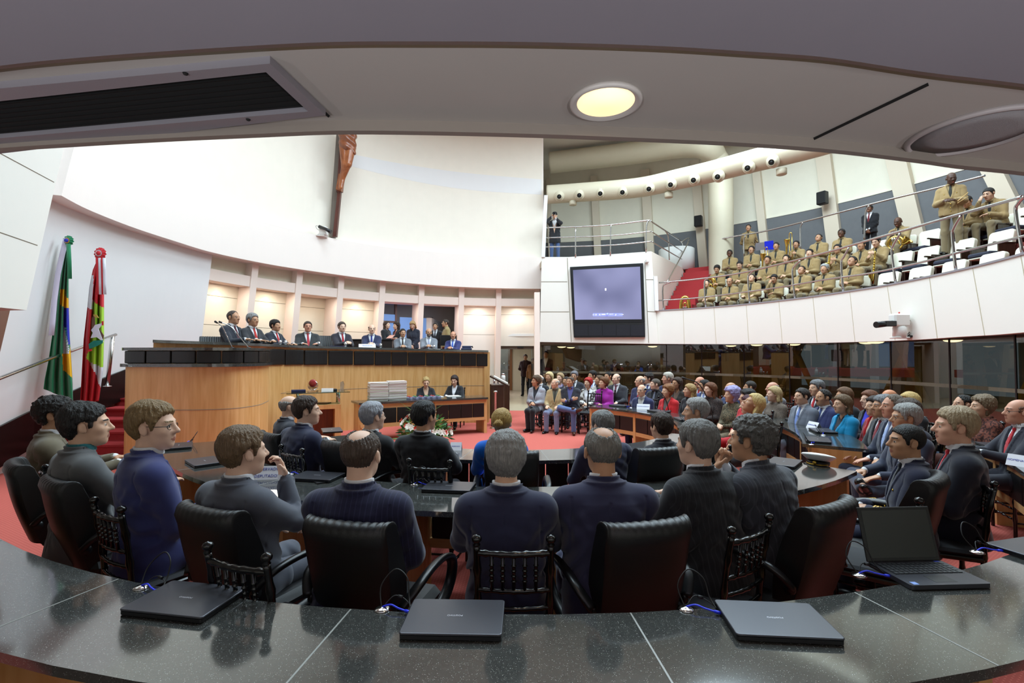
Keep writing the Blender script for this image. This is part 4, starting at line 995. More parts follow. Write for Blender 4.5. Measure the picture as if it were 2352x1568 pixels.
def np_mesh(name, pos, Q, nm=1, mi=None):
    me = bpy.data.meshes.new(name); n, q = len(pos), len(Q)
    me.vertices.add(n); me.vertices.foreach_set('co', pos.ravel().astype(f32)); me.loops.add(q*4); me.loops.foreach_set('vertex_index', Q.ravel().astype(np.int32))
    me.polygons.add(q); me.polygons.foreach_set('loop_start', np.arange(0, q*4, 4, dtype=np.int32))
    for _ in range(nm): me.materials.append(None)
    if mi is not None: me.polygons.foreach_set('material_index', mi.astype(np.int32))
    me.polygons.foreach_set('use_smooth', np.ones(q, bool)); me.update(); me.validate()
    return me
def rotm(yaw, pitch, roll=0):
    y, p, r = R_(-yaw), R_(-pitch), R_(roll)   # yaw clockwise, pitch down positive
    return np.array(Matrix.Rotation(y, 3, 'Z') @ Matrix.Rotation(p, 3, 'X') @ Matrix.Rotation(r, 3, 'Y'), f32)
# pose table: wrists relative to pelvis (x right, y forward, z up), finger direction, palm normal
HP = {
 'lap':   [((.035, .29, .16), (-.75, .6, -.25), (-.3, -.2, -.9), .9), ((-.05, .27, .14), (.8, .55, -.2), (.3, -.2, -.9), .9)],
 'thigh': [((.13, .33, .135), (-.1, .95, -.25), (0, -.2, -1), .35), ((-.13, .33, .135), (.1, .95, -.25), (0, -.2, -1), .35)],
 'desk':  [((.15, .40, .265), (-.5, .85, 0), (0, 0, -1), .4), ((-.15, .40, .265), (.5, .85, 0), (0, 0, -1), .4)],
 'clasp': [((.06, .42, .28), (-.75, .6, .1), (-.5, -.4, -.5), 1.0), ((-.06, .42, .28), (.75, .6, .1), (.5, -.4, -.5), 1.0)],
 'cross': [((-.055, .225, .26), (-.95, .05, .25), (.05, -.95, -.2), .5), ((.07, .25, .215), (.95, -.1, .2), (0, -.95, -.2), .5)],
 'chin':  [((.07, .24, .50), (-.25, -.15, 1), (-.3, -.9, .1), 1.1), ((-.06, .30, .20), (.8, .5, -.1), (.2, 0, -1), .7)],
 'chinl': [((.06, .30, .20), (-.8, .5, -.1), (-.2, 0, -1), .7), ((-.07, .24, .50), (.25, -.15, 1), (.3, -.9, .1), 1.1)],
 'chins': [((.04, .27, .48), (-.4, -.1, 1), (-.6, -.7, .1), 1.3), ((-.04, .26, .46), (.4, -.1, 1), (.6, -.7, .1), 1.3)],
 'write': [((.12, .40, .28), (-.5, .8, -.15), (-.5, 0, -.8), 1.0), ((-.14, .36, .265), (.6, .8, 0), (0, 0, -1), .3)],
 'horn':  [((.10, .26, .26), (-.6, .6, .2), (-.9, -.2, 0), .9), ((-.08, .30, .34), (.6, .5, .2), (.9, -.2, 0), .9)],
 'front': [((.04, .19, -.03), (-.55, .1, -.8), (-.2, -.95, 0), .5), ((-.04, .17, -.01), (.55, .1, -.8), (.2, -.95, 0), .5)],
 'sides': [((.27, .03, -.10), (.02, .1, -1), (-1, 0, 0), .5), ((-.27, .03, -.10), (-.02, .1, -1), (1, 0, 0), .5)],
 'back':  [((.06, -.17, .02), (-.8, -.1, -.3), (0, -1, 0), .5), ((-.06, -.18, .0), (.8, -.1, -.3), (0, -1, 0), .5)],
 'camera': [((.075, .20, .60), (-.3, .4, .8), (-.9, -.3, 0), 1.0), ((-.055, .25, .53), (.35, .5, .7), (.1, -.5, .8), .9)],
 'sticks': [((.10, .26, .17), (-.4, .8, -.2), (-.6, -.2, -.7), 1.2), ((-.07, .27, .15), (.4, .8, -.1), (.6, -.2, -.7), 1.2)],
 'paper': [((.09, .28, .18), (-.3, .9, .1), (-.6, 0, .7), .9), ((-.1, .28, .18), (.3, .9, .1), (.6, 0, .7), .9)],
}
def ik(S, W, l1, l2, pole):
    d = W-S; L = float(np.linalg.norm(d)); 
    if L > (l1+l2)*.995: W = S+d*((l1+l2)*.995/L); d = W-S; L = float(np.linalg.norm(d))
    L = max(L, abs(l1-l2)+.02); u = d/L; a = (l1*l1-l2*l2+L*L)/(2*L); hh = math.sqrt(max(l1*l1-a*a, 0)); p = pole-u*float(pole @ u); p /= np.linalg.norm(p)+1e-9
    return S+u*a+p*hh, W
class Pose:
    def __init__(s, sit=True, hands='lap', lean=0, hy=0, hp=0, hr=0, legs='n', fat=0.0, fem=False, sh=1.0, twist=0):
        s.sit = sit; s.fat = fat; s.fem = fem; l = R_(lean); s.pel = V3(0, 0, .55 if sit else .97)
        s.u = V3(0, math.sin(l), math.cos(l)); s.fw = V3(0, math.cos(l), -math.sin(l)); s.k = .94 if fem else 1.0
        s.nb = s.pel+s.u*.53; hw = (.158 if fem else .180)*sh; s.shs = sh
        s.S = [s.pel+s.u*.425+V3(hw, -.012, 0), s.pel+s.u*.425+V3(-hw, -.012, 0)]
        s.hs = f32(1.05); s.R = rotm(hy, hp, hr); s.hpiv = s.nb+V3(0, .012, .042); s.hc = s.hpiv+s.R @ V3(0, .022, .105)
        s.W = []; s.E = []; s.H = []
        for i, (w, fd, pn, curl) in enumerate(HP[hands]):
            W = s.pel+np.array(w, f32); 
            if hands in ('chin', 'chinl', 'chins', 'camera', 'cross', 'horn'): W = W+(s.u-V3(0, 0, 1))*w[2]
            sg = 1 if i == 0 else -1
            pole = V3(.5*sg, -.35, -.8) if hands not in ('camera', 'chins') else V3(.7*sg, .1, -.7)
            E, W = ik(s.S[i], W, .285, .255, pole); s.E.append(E); s.W.append(W); s.H.append((np.array(fd, f32)/np.linalg.norm(fd), np.array(pn, f32)/np.linalg.norm(pn), curl))
        if sit:
            s.hip = [V3(.09, .02, .53), V3(-.09, .02, .53)]
            s.kn = [V3(.13, .45, .515), V3(-.13, .45, .515)]; s.an = [V3(.13, .43, .10), V3(-.13, .43, .10)]; s.toe = [V3(.2, 1, 0), V3(-.2, 1, 0)]
            if legs == 'x': s.kn[0] = V3(.20, .40, .62); s.an[0] = V3(-.17, .52, .60); s.toe[0] = V3(-.75, .55, .35)
            if legs == 'o': s.kn[0] = V3(.05, .47, .60); s.an[0] = V3(-.16, .62, .27); s.toe[0] = V3(-.1, .8, -.6)
            if legs == 't': s.kn = [V3(.07, .45, .515), V3(-.07, .45, .515)]; s.an = [V3(.07, .40, .10), V3(-.06, .43, .10)]
            if legs == 'u': s.an = [V3(.13, .24, .10), V3(-.13, .24, .10)]
            if legs == 'w': s.kn = [V3(.24, .42, .52), V3(-.24, .42, .52)]; s.an = [V3(.24, .44, .10), V3(-.24, .40, .10)]
        else:
            s.hip = [V3(.09, 0, .93), V3(-.09, 0, .93)]; s.kn = [V3(.11, .015, .50), V3(-.11, .015, .50)]; s.an = [V3(.12, -.02, .10), V3(-.12, -.02, .10)]; s.toe = [V3(.25, 1, 0), V3(-.25, 1, 0)]
    def toH(s, P): return ((P-s.hc) @ s.R)/s.hs
HZ = np.array([-.20, -.10, .0, .12, .25, .36, .43, .48, .525, .57], f32)
def torso(ps, P, off=0.0, cut=None, flare=0.0):
    p = P-ps.pel; hz = p @ ps.u; x = p[:, 0]; y = p @ ps.fw; ft = ps.fat
    if ps.fem: A = [.20, .195, .18, .145, .15, .163, .148, .105, .068, .055]; Bd = [.15, .14, .125, .105, .125, .12, .10, .085, .065, .052]
    else: A = [.20, .195, .185, .178, .19, .196, .178, .130, .080, .06]; Bd = [.15, .145, .13, .125, .13, .122, .108, .088, .068, .056]
    A = np.array(A, f32)+ft*np.array([.1, .2, .3, .35, .2, .1, .05, .02, 0, 0], f32); Bd = np.array(Bd, f32)+ft*np.array([.1, .3, .5, .6, .3, .1, .03, 0, 0, 0], f32)
    a = np.interp(hz, HZ, A).astype(f32)+off; b = np.interp(hz, HZ, Bd).astype(f32)+off
    y0 = np.interp(hz, HZ, [0, 0, .005, .015+ft*.2, .012, -.005, -.015, -.018, -.008, .0]).astype(f32)
    y = y-y0; fem = .018*np.exp(-((hz-.31)/.07)**2)*(y > 0) if ps.fem else 0
    b = b+fem; q = 2.5; r = (np.abs(x/a)**q+np.abs(y/b)**q)**(1/q); d = (r-1)*np.minimum(a, b)*.9
    return d, hz, x, y
def arms(ps, P, rs, re, rw, upto=1.0):
    d = None
    for i in (0, 1):
        S, E, W = ps.S[i], ps.E[i], ps.W[i]; We = E+(W-E)*upto
        k = smin(s_cap(P, S, E, rs, re), s_cap(P, E, We, re, rw), .03); d = k if d is None else np.minimum(d, k)
    return d
def hand(P, W, fd, pn, curl, side):
    sd = np.cross(fd, pn)*side; sd /= np.linalg.norm(sd)+1e-9; pn = np.cross(sd, fd)*side if False else pn-fd*float(pn @ fd); pn /= np.linalg.norm(pn)+1e-9
    R = np.stack([sd, pn, fd], 1); d = smin(s_ell(P, W+fd*.05, (.041, .017, .055), R), s_cap(P, W-fd*.02, W+fd*.02, .027, .025), .015)
    for j, (o, L) in enumerate([(.029, .070), (.010, .080), (-.010, .075), (-.028, .058)]):
        b = W+fd*(.092-.006*abs(j-1.2))+sd*o; ang_ = .25*curl; pts = [b]
        for kk, fr in enumerate((.45, .32, .23)):
            dr = fd*math.cos(ang_)+pn*math.sin(ang_); pts.append(pts[-1]+dr*L*fr); ang_ += .75*curl
        f = np.minimum(np.minimum(s_cap(P, pts[0], pts[1], .0095, .009), s_cap(P, pts[1], pts[2], .009, .0083)), s_cap(P, pts[2], pts[3], .0083, .0072)); d = smin(d, f, .008)
    t0 = W+fd*.028+sd*.03; t1 = t0+(fd*.6+sd*.6+pn*.35)*.045; t2 = t1+(fd*.85+sd*.05+pn*.4)*.034
    return smin(d, np.minimum(s_cap(P, t0, t1, .014, .011), s_cap(P, t1, t2, .011, .0085)), .012)
def head_base(H, fem=False, wide=1.0):
    Q = H/np.array([wide, 1, 1], f32)
    d = smin(s_ell(Q, (0, -.014, .03), (.075, .096, .087)), s_ell(Q, (0, .03, -.03), (.060, .068, .09)), .03)
    j = (.040 if fem else .046)
    d = smin(d, s_ell(Q, (0, .034, -.074), (j, .05, .043)), .03)
    return smin(d, s_ell(Q, (0, .073, -.098), (.018, .016, .016)), .025)
def head_full(H, fem=False, wide=1.0):
    d = head_base(H, fem, wide); ax = np.abs(H[:, 0]); Q = H.copy(); Q[:, 0] = ax
    d = smin(d, s_cap(Q, (.008, .084, .026), (.04, .074, .026), .011, .009), .016)
    d = smin(d, s_ell(Q, (.040, .058, -.022), (.022, .022, .02)), .025)
    d = smax(d, -s_ell(Q, (.031, .108, .004), (.020, .022, .013)), .014)
    d = smin(d, s_ell(Q, (.031, .0765, .003), (.0135, .0135, .0125)), .003)
    n = smin(s_cap(H, (0, .090, .016), (0, .114, -.022), .007, .0125), s_ell(Q, (.011, .100, -.027), (.0085, .011, .008)), .008)
    d = smin(d, n, .012)
    d = smin(d, s_cap(Q, (0, .0955, -.0585), (.017, .088, -.060), .006, .004), .007); d = smin(d, s_cap(Q, (0, .0945, -.070), (.015, .087, -.068), .0068, .004), .007)
    e = s_ell(Q, (.080*wide, -.012, -.006), (.010, .020, .032), np.array(Matrix.Rotation(R_(18), 3, 'X'))); e = smax(e, -s_ell(Q, (.094*wide, -.008, -.004), (.010, .012, .022)), .006)
    return smin(d, e, .008)
HAIRPOLY = {
 'short': [(.088, .080), (.066, .062), (.045, .050), (.036, .014), (.030, -.012), (.014, -.016), (.012, .022), (-.012, .034), (-.036, .012), (-.038, -.045), (-.058, -.085), (-.2, -.09), (-.2, .25), (.06, .25), (.08, .15)],
 'reced': [(.05, .09), (.045, .062), (.028, .052), (.034, .014), (.028, -.012), (.014, -.016), (.012, .022), (-.012, .034), (-.036, .012), (-.038, -.045), (-.058, -.085), (-.2, -.09), (-.2, .25), (.02, .25)],
 'fringe': [(.028, .050), (.034, .014), (.028, -.008), (.014, -.012), (.012, .022), (-.012, .034), (-.036, .012), (-.038, -.045), (-.058, -.085), (-.2, -.09), (-.2, .055), (-.06, .070)],
 'woman': [(.090, .080), (.060, .070), (.034, .03), (.008, -.01), (-.010, -.04), (-.012, -.3), (-.3, -.3), (-.3, .25), (.06, .25), (.085, .15)],
}
def hair_sdf(ps, P, st, seed):
    H = ps.toH(P); fem = ps.fem; base = head_base(H, fem, st.get('wide', 1)); kind = st['kind']; t = st.get('t', .014); amp = st.get('amp', .002); fr = st.get('fr', 70)
    y, z = H[:, 1], H[:, 2]; ax = np.abs(H[:, 0])
    poly = HAIRPOLY.get(kind if kind in HAIRPOLY else 'woman')
    reg = s_poly(y-ax*.12*(z > .03), z, poly)
    vol = base-t-st.get('top', 0)*np.clip((z-.03)/.08, 0, 1)-st.get('back', 0)*np.clip(-y/.08, 0, 1)
    if kind in ('long', 'bob', 'curlyl'):
        L = {'long': -.24, 'bob': -.105, 'curlyl': -.15}[kind]; Q = H.copy(); Q[:, 0] = ax
        v2 = smin(s_cap(Q, (.056, -.03, .03), (.084, -.035, L), .034, .030 if kind != 'long' else .026), s_cap(H, (0, -.07, .02), (0, -.09, L*.95), .062, .048), .04)
        vol = smin(vol, v2, .03)
    if kind == 'bun': vol = smin(vol, s_ell(H, (0, -.128, .005), (.040, .036, .036)), .006)
    if kind == 'updo': vol = smin(vol, s_ell(H, (0, -.075, .075), (.062, .062, .045)), .02)
    if st.get('crown'):
        vol = smax(vol, -s_ell(H, (0, -.035, .125), (.052*st['crown'], .075*st['crown'], .06)), .01)
    d = smax(vol, reg, st.get('soft', .024)); d = smax(d, -(base+.0025), .003)
    cy = y+.035; rxy = np.sqrt(H[:, 0]**2+cy**2); ph = np.arctan2(H[:, 0], cy)
    st_ = np.sin(ph*24+5*nzs(H, 22, seed)+seed)*.6+np.sin(ph*41+6*nzs(H, 30, seed+4))*.4
    return d-amp*nzs(H, fr, seed)-amp*.6*nzs(H, fr*2.3, seed+1)-st.get('strand', .0022)*st_*np.clip(rxy/.05, 0, 1)
def cloth_fold(ps, P, hz, amp=.004):
    return amp*np.sin(P[:, 2]*55+9*np.sin(P[:, 0]*13)+4*P[:, 1])*np.exp(-((hz-.10)/.10)**2)
def nb0(ps): return ps.nb-ps.u*.035
def jacket_sdf(ps, P, st):
    th = max(.006, .62*st.get('h', .008))
    d, hz, x, y = torso(ps, P, .010); hem = st.get('hem', -.12); top = .555
    bulk = st.get('bulk', 0)
    a = arms(ps, P, .070+bulk, .058+bulk, .043+bulk, .95); 
    for i in (0, 1):
        E = ps.E[i]; r = np.sqrt(((P-E)**2).sum(1)); a = a-.004*np.sin((P @ (ps.W[i]-ps.E[i]))*420)*np.exp(-(r/.09)**2)
        S = ps.S[i]; sp = S+V3(0, 0, .01); d = smin(d, s_ell(P, sp+V3(-.03*(1 if i == 0 else -1), 0, .012), (.075, .068, .056)), .05)
    d = d-cloth_fold(ps, P, hz)-.0025*np.sin(hz*75+np.abs(x)*30)*np.exp(-((hz-.34)/.1)**2)*(y < 0)
    d = smax(d, hem-hz, .012); d = smax(d, hz-.535, .012)
    if ps.sit:
        for i in (0, 1): d = smin(d, smax(s_cap(P, ps.hip[i], ps.hip[i]+(ps.kn[i]-ps.hip[i])*.35, .108, .09), hem-hz, .01), .03) if st.get('skirted', True) else d
    d = smin(d, a, .035)
    for i in (0, 1):
        sg_ = 1 if i == 0 else -1; d = smin(d, s_cap(P, ps.S[i]+V3(-.02*sg_, 0, .018), nb0(ps)+V3(.045*sg_, -.012, .0), .058, .044), .05)
    # seams and soft folds of a tailored coat
    xa = np.abs(x); up = np.clip((hz-.20)/.08, 0, 1)*(hz < .47); bk = (y < 0)
    d = d+.0045*np.exp(-((xa-(.163 if not ps.fem else .142)*ps.shs-.02*np.clip(.35-hz, 0, 1))/.0075)**2)*up
    d = d+.0035*np.exp(-(x/.006)**2)*bk*(hz < .44)
    sg = np.sin(hz*62+xa*55+2*np.sin(x*17))*np.exp(-((hz-.16)/.10)**2)+.8*np.sin(hz*48-xa*70)*np.exp(-((hz-.33)/.06)**2)*np.clip((xa-.06)/.06, 0, 1)
    d = d-.0058*sg*bk-.008*nzs(P, 17, 3)*np.clip(1-(hz-.3)/.15, 0, 1)
    d0 = d.copy()
    # neck hole
    nb = ps.nb; d = smax(d, -s_cap(P, nb-ps.u*.06+ps.fw*.012, nb+ps.u*.12+ps.fw*.03, .058, .062), .006)
    for i in (0, 1):
        w = ps.W[i]; ax_ = (ps.W[i]-ps.E[i]); ax_ = ax_/np.linalg.norm(ax_); d = smax(d, -s_cap(P, w+ax_*.0, w+ax_*.1, .031, .04), .004)
    v = st.get('v', .20); WED = None
    if v is not None:
        vt = st.get('vw', .078); w = np.clip((hz-v)/(.50-v), -.5, 1)*vt; wed = np.maximum((np.abs(x)-w)*.85, -y-.0); wed = np.maximum(wed, v-hz)
        lap = np.maximum(np.maximum(np.abs(wed-.016)-.016, d-.007), -y)
        lap = smax(lap, hz-.50, .01); d = smin(d, lap, .004)
        d = smax(d, -wed, .004); WED = wed
    if st.get('collar', True):
        p = P-nb; q = p @ ps.u; yy = p @ ps.fw-.010+.25*q; rr = np.sqrt((x/.076)**2+(yy/.073)**2)
        c = np.maximum(np.abs(rr-1)*.074-th*1.15, np.abs(q+.004)-.035+np.clip(yy, 0, 1)*.45); c = np.maximum(c, yy-.035); d = smin(d, c, .005)
        leaf = np.maximum(d0-.013, (rr-1)*.072-.040+np.clip(yy+.02, 0, 1)*.35); leaf = np.maximum(leaf, yy-.05); leaf = np.maximum(leaf, q-.004); d = smin(d, leaf, .002)
    if WED is not None: d = smax(d, -WED, .004)
    return d
def shirt_sdf(ps, P, st):
    th = max(.005, .6*st.get('h', .008))
    d, hz, x, y = torso(ps, P, -.004); v = st.get('v', .20) or .3; vt = st.get('vw', .078)
    w = np.clip((hz-v)/(.50-v), -.5, 1)*vt+.02; wed = np.maximum(np.maximum((np.abs(x)-w)*.85, -y), v-.03-hz); d = np.maximum(d, wed); d = np.maximum(d, hz-.54)
    p = P-ps.nb; q = p @ ps.u; yy = p @ ps.fw-.012+.22*q; rr = np.sqrt((x/.066)**2+(yy/.063)**2); c = np.maximum(np.abs(rr-1)*.063-th, np.abs(q-.012)-.032+np.clip(yy, 0, 1)*.25)
    if not ps.fem: d = np.minimum(d, c)
    else: d = np.maximum(d, hz-.45-.10*np.clip(np.abs(x)/.06, 0, 1))
    for i in (0, 1):
        ax_ = ps.W[i]-ps.E[i]; ax_ = ax_/np.linalg.norm(ax_); d = np.minimum(d, s_cap(P, ps.W[i]-ax_*.03, ps.W[i]+ax_*.006, .036, .034))
    return d
def tie_sdf(ps, P, st):
    d, hz, x, y = torso(ps, P, .004); w = np.interp(hz, [.1, .2, .49], [.043, .040, .017]).astype(f32)
    v = st.get('v', .2) or .2; s = np.maximum(np.maximum(np.abs(x)-w, np.abs(d)-max(.006, .6*st.get('h', .008))), np.maximum(-y, v-.02-hz)); s = np.maximum(s, hz-.5)
    k = ps.nb-ps.u*.035+ps.fw*.068
    return np.minimum(s, s_ell(P, k, (.021, .016, .022)))
def legs_sdf(ps, P, st):
    d = None; r0, r1, r2 = st.get('lr', (.092, .068, .055)); f = 1+.6*ps.fat
    for i in (0, 1):
        k = smin(s_cap(P, ps.hip[i], ps.kn[i], r0*f, r1), s_cap(P, ps.kn[i], ps.an[i]+(V3(0, 0, -.03) if st.get('long', True) else V3(0, 0, 0)), r1, r2), .03)
        k = k-.004*np.sin(P[:, 1]*70+P[:, 2]*50)*np.exp(-(np.sqrt(((P-ps.kn[i])**2).sum(1))/.12)**2)
        d = k if d is None else smin(d, k, .03)
    d = smin(d, s_ell(P, ps.pel+V3(0, -.0, -.01), (.175+ps.fat*.2, .135+ps.fat*.2, .12)), .06)
    cut = ps.an
    for i in (0, 1):
        ax_ = ps.an[i]-ps.kn[i]; ax_ = ax_/np.linalg.norm(ax_); c = ps.an[i]+ax_*.035; 
        d = np.maximum(d, np.where(s_cap(P, c, c+ax_*.2, .1, .1) < 0, (P-c) @ ax_, -1))
    return d
def skirt_sdf(ps, P, st):
    d = smin(smin(s_cap(P, ps.hip[0], ps.kn[0], .105, .08), s_cap(P, ps.hip[1], ps.kn[1], .105, .08), .08), s_ell(P, ps.pel, (.18, .14, .12)), .06)
    for t in (.35, .75): d = smin(d, s_ell(P, (ps.hip[0]+ps.hip[1])/2*(1-t)+(ps.kn[0]+ps.kn[1])/2*t, (.09, .1, .07)), .06)
    return d
def shoes_sdf(ps, P, st):
    d = None
    for i in (0, 1):
        t = ps.toe[i]/np.linalg.norm(ps.toe[i]); leg = ps.kn[i]-ps.an[i]; leg = leg/np.linalg.norm(leg); up = leg-t*float(leg @ t); up /= np.linalg.norm(up); a = ps.an[i]-up*.052
        sd = np.cross(t, up); R = np.stack([sd, t, up], 1)
        k = smin(s_ell(P, a+t*.10, (.044, .115, .040), R), s_ell(P, a-t*.02, (.038, .06, .055), R), .03); k = smin(k, s_cap(P, a-t*.02, a-t*.02+up*.09, .04, .043), .02)
        k = smax(k, -((P-(a-up*.043)) @ up), .004); d = k if d is None else np.minimum(d, k)
    return d
def body_sdf(ps, P, st):
    d = near(P, ps.hc, .26, .13, lambda Q: head_full(ps.toH(Q), ps.fem, st.get('wide', 1))*ps.hs)
    nk = .053 if not ps.fem else .044
    d = smin(d, s_cap(P, ps.nb-ps.u*.03, ps.hpiv+ps.R @ V3(0, -.012, .045), nk+.006+ps.fat*.05, nk+ps.fat*.04), .025)
    t, hz, x, y = torso(ps, P, -.022); t = smax(t, hz-.53, .02); d = smin(d, smax(t, -.05-hz, .02), .02)
    a = arms(ps, P, .045, .036, .026); d = smin(d, a, .03)
    for i in (0, 1): d = smin(d, near(P, ps.W[i]+ps.H[i][0]*.08, .22, .10, lambda Q: hand(Q, ps.W[i], *ps.H[i], 1 if i == 0 else -1)), .012)
    lg = st.get('bare', False)
    for i in (0, 1): d = smin(d, smin(s_cap(P, ps.hip[i], ps.kn[i], .06, .045), s_cap(P, ps.kn[i], ps.an[i], .046, .032), .03), .04)
    return d
MCACHE = {}
def part_mesh(key, name, f, lo, hi, h, nm=1, mif=None, newton=1):
    if key in MCACHE: return MCACHE[key]
    pos, Q = surfnet(f, lo, hi, h, newton); mi = mif(pos[Q].mean(1)) if mif is not None and len(Q) else None
    MCACHE[key] = me = np_mesh(name, pos, Q, nm, mi); return me
def mk(name, me, mats, parent, label=None):
    o = bpy.data.objects.new(name, me); COL.objects.link(o); o.parent = parent
    for i, m in enumerate(mats):
        if i < len(o.material_slots): o.material_slots[i].link = 'OBJECT'; o.material_slots[i].material = m
    if label: o['label'] = label
    return o
def skin_mat(c): return mat('skin_'+c.strip('#'), c, 0.5, spec=.4, var=.06, vscale=25)
def hair_mat(c): return mat('hair_'+c.strip('#'), c, 0.5, spec=.4, var=.5, vscale=45, bump=1.0, bscale=55, stretch=(4, 2.2, .5))
def cloth_mat(c, stripe=False):
    n = 'cloth_'+c.strip('#')+('_stripe' if stripe else '')
    if n in MATS: return MATS[n]
    m = mat(n, c, 0.8, spec=.2, bump=.18, bscale=700, sheen=.25)
    t = m.node_tree; b = t.nodes['Principled BSDF']; l = srgb(c)[:3]; lift = 1.45 if max(l) < .12 else 1.0; b.inputs['Base Color'].default_value = tuple(x*lift+(.003 if lift > 1 else 0) for x in l)+(1,)
    if stripe:
        N, L = t.nodes, t.links; tc = N.new('ShaderNodeTexCoord'); w = N.new('ShaderNodeTexWave'); w.inputs['Scale'].default_value = 13; w.bands_direction = 'X'; L.new(tc.outputs['Object'], w.inputs['Vector'])
        r = N.new('ShaderNodeValToRGB'); r.color_ramp.elements[0].position = .9; r.color_ramp.elements[0].color = srgb(c); r.color_ramp.elements[1].position = .99; r.color_ramp.elements[1].color = tuple(min(1, x*1.6+.006) for x in srgb(c)[:3])+(1,)
        L.new(w.outputs['Fac'], r.inputs['Fac']); L.new(r.outputs['Color'], b.inputs['Base Color'])
    return m
def pattern_mat(name, c1, c2, scale=40):
    if name in MATS: return MATS[name]
    m, t, b = nt(name); N, L = t.nodes, t.links; tc = N.new('ShaderNodeTexCoord'); v = N.new('ShaderNodeTexNoise'); v.inputs['Scale'].default_value = scale; v.inputs['Detail'].default_value = 3; L.new(tc.outputs['Object'], v.inputs['Vector'])
    r = N.new('ShaderNodeValToRGB'); r.color_ramp.elements[0].position = .44; r.color_ramp.elements[0].color = srgb(c1); r.color_ramp.elements[1].position = .56; r.color_ramp.elements[1].color = srgb(c2); L.new(v.outputs['Fac'], r.inputs['Fac']); L.new(r.outputs['Color'], b.inputs['Base Color']); b.inputs['Roughness'].default_value = .85; MATS[name] = m; return m
M_lip_ = mat('lips', '#b0705f', 0.5); M_eye = mat('eye_white', '#b9aba0', 0.4); M_iris = mat('iris_dark', '#1c1410', 0.25); M_shoe = mat('shoe_black', '#0f0d0d', 0.25); M_shoeb = mat('shoe_brown', '#4a2a1c', 0.3)
M_gold = mat('gold_button', '#d6b04a', 0.3, metal=.9); M_brass = mat('brass', '#d9b55c', 0.2, metal=1.0); M_frame = mat('spectacle_frame', '#1a1716', 0.3)
HAIR = {
 'short': dict(kind='short', t=.016), 'full': dict(kind='short', t=.018, top=.010, back=.008, amp=.003, fr=60), 'crop': dict(kind='short', t=.0105, soft=.012, strand=.0005, amp=.0006), 'curly': dict(kind='short', t=.022, top=.010, back=.012, amp=.007, fr=105, strand=0),
 'mop': dict(kind='short', t=.018, top=.008, back=.014, amp=.004, fr=60), 'reced': dict(kind='reced', t=.010), 'fringe': dict(kind='fringe', t=.011), 'crown': dict(kind='short', t=.010, crown=1.0), 'crownl': dict(kind='reced', t=.009, crown=1.15),
 'long': dict(kind='long', t=.018, amp=.003, fr=45, top=.006), 'bob': dict(kind='bob', t=.018, amp=.003, fr=45, top=.010), 'wshort': dict(kind='woman', t=.024, top=.012, back=.01, amp=.004, fr=60), 'puff': dict(kind='woman', t=.034, top=.016, back=.014, amp=.006, fr=70),
 'bun': dict(kind='bun', t=.014, amp=.002), 'updo': dict(kind='updo', t=.014, amp=.006, fr=90), 'curlyl': dict(kind='curlyl', t=.026, amp=.007, fr=70, top=.01), 'none': None,
}
HAIRLEN = {'woman': .36}
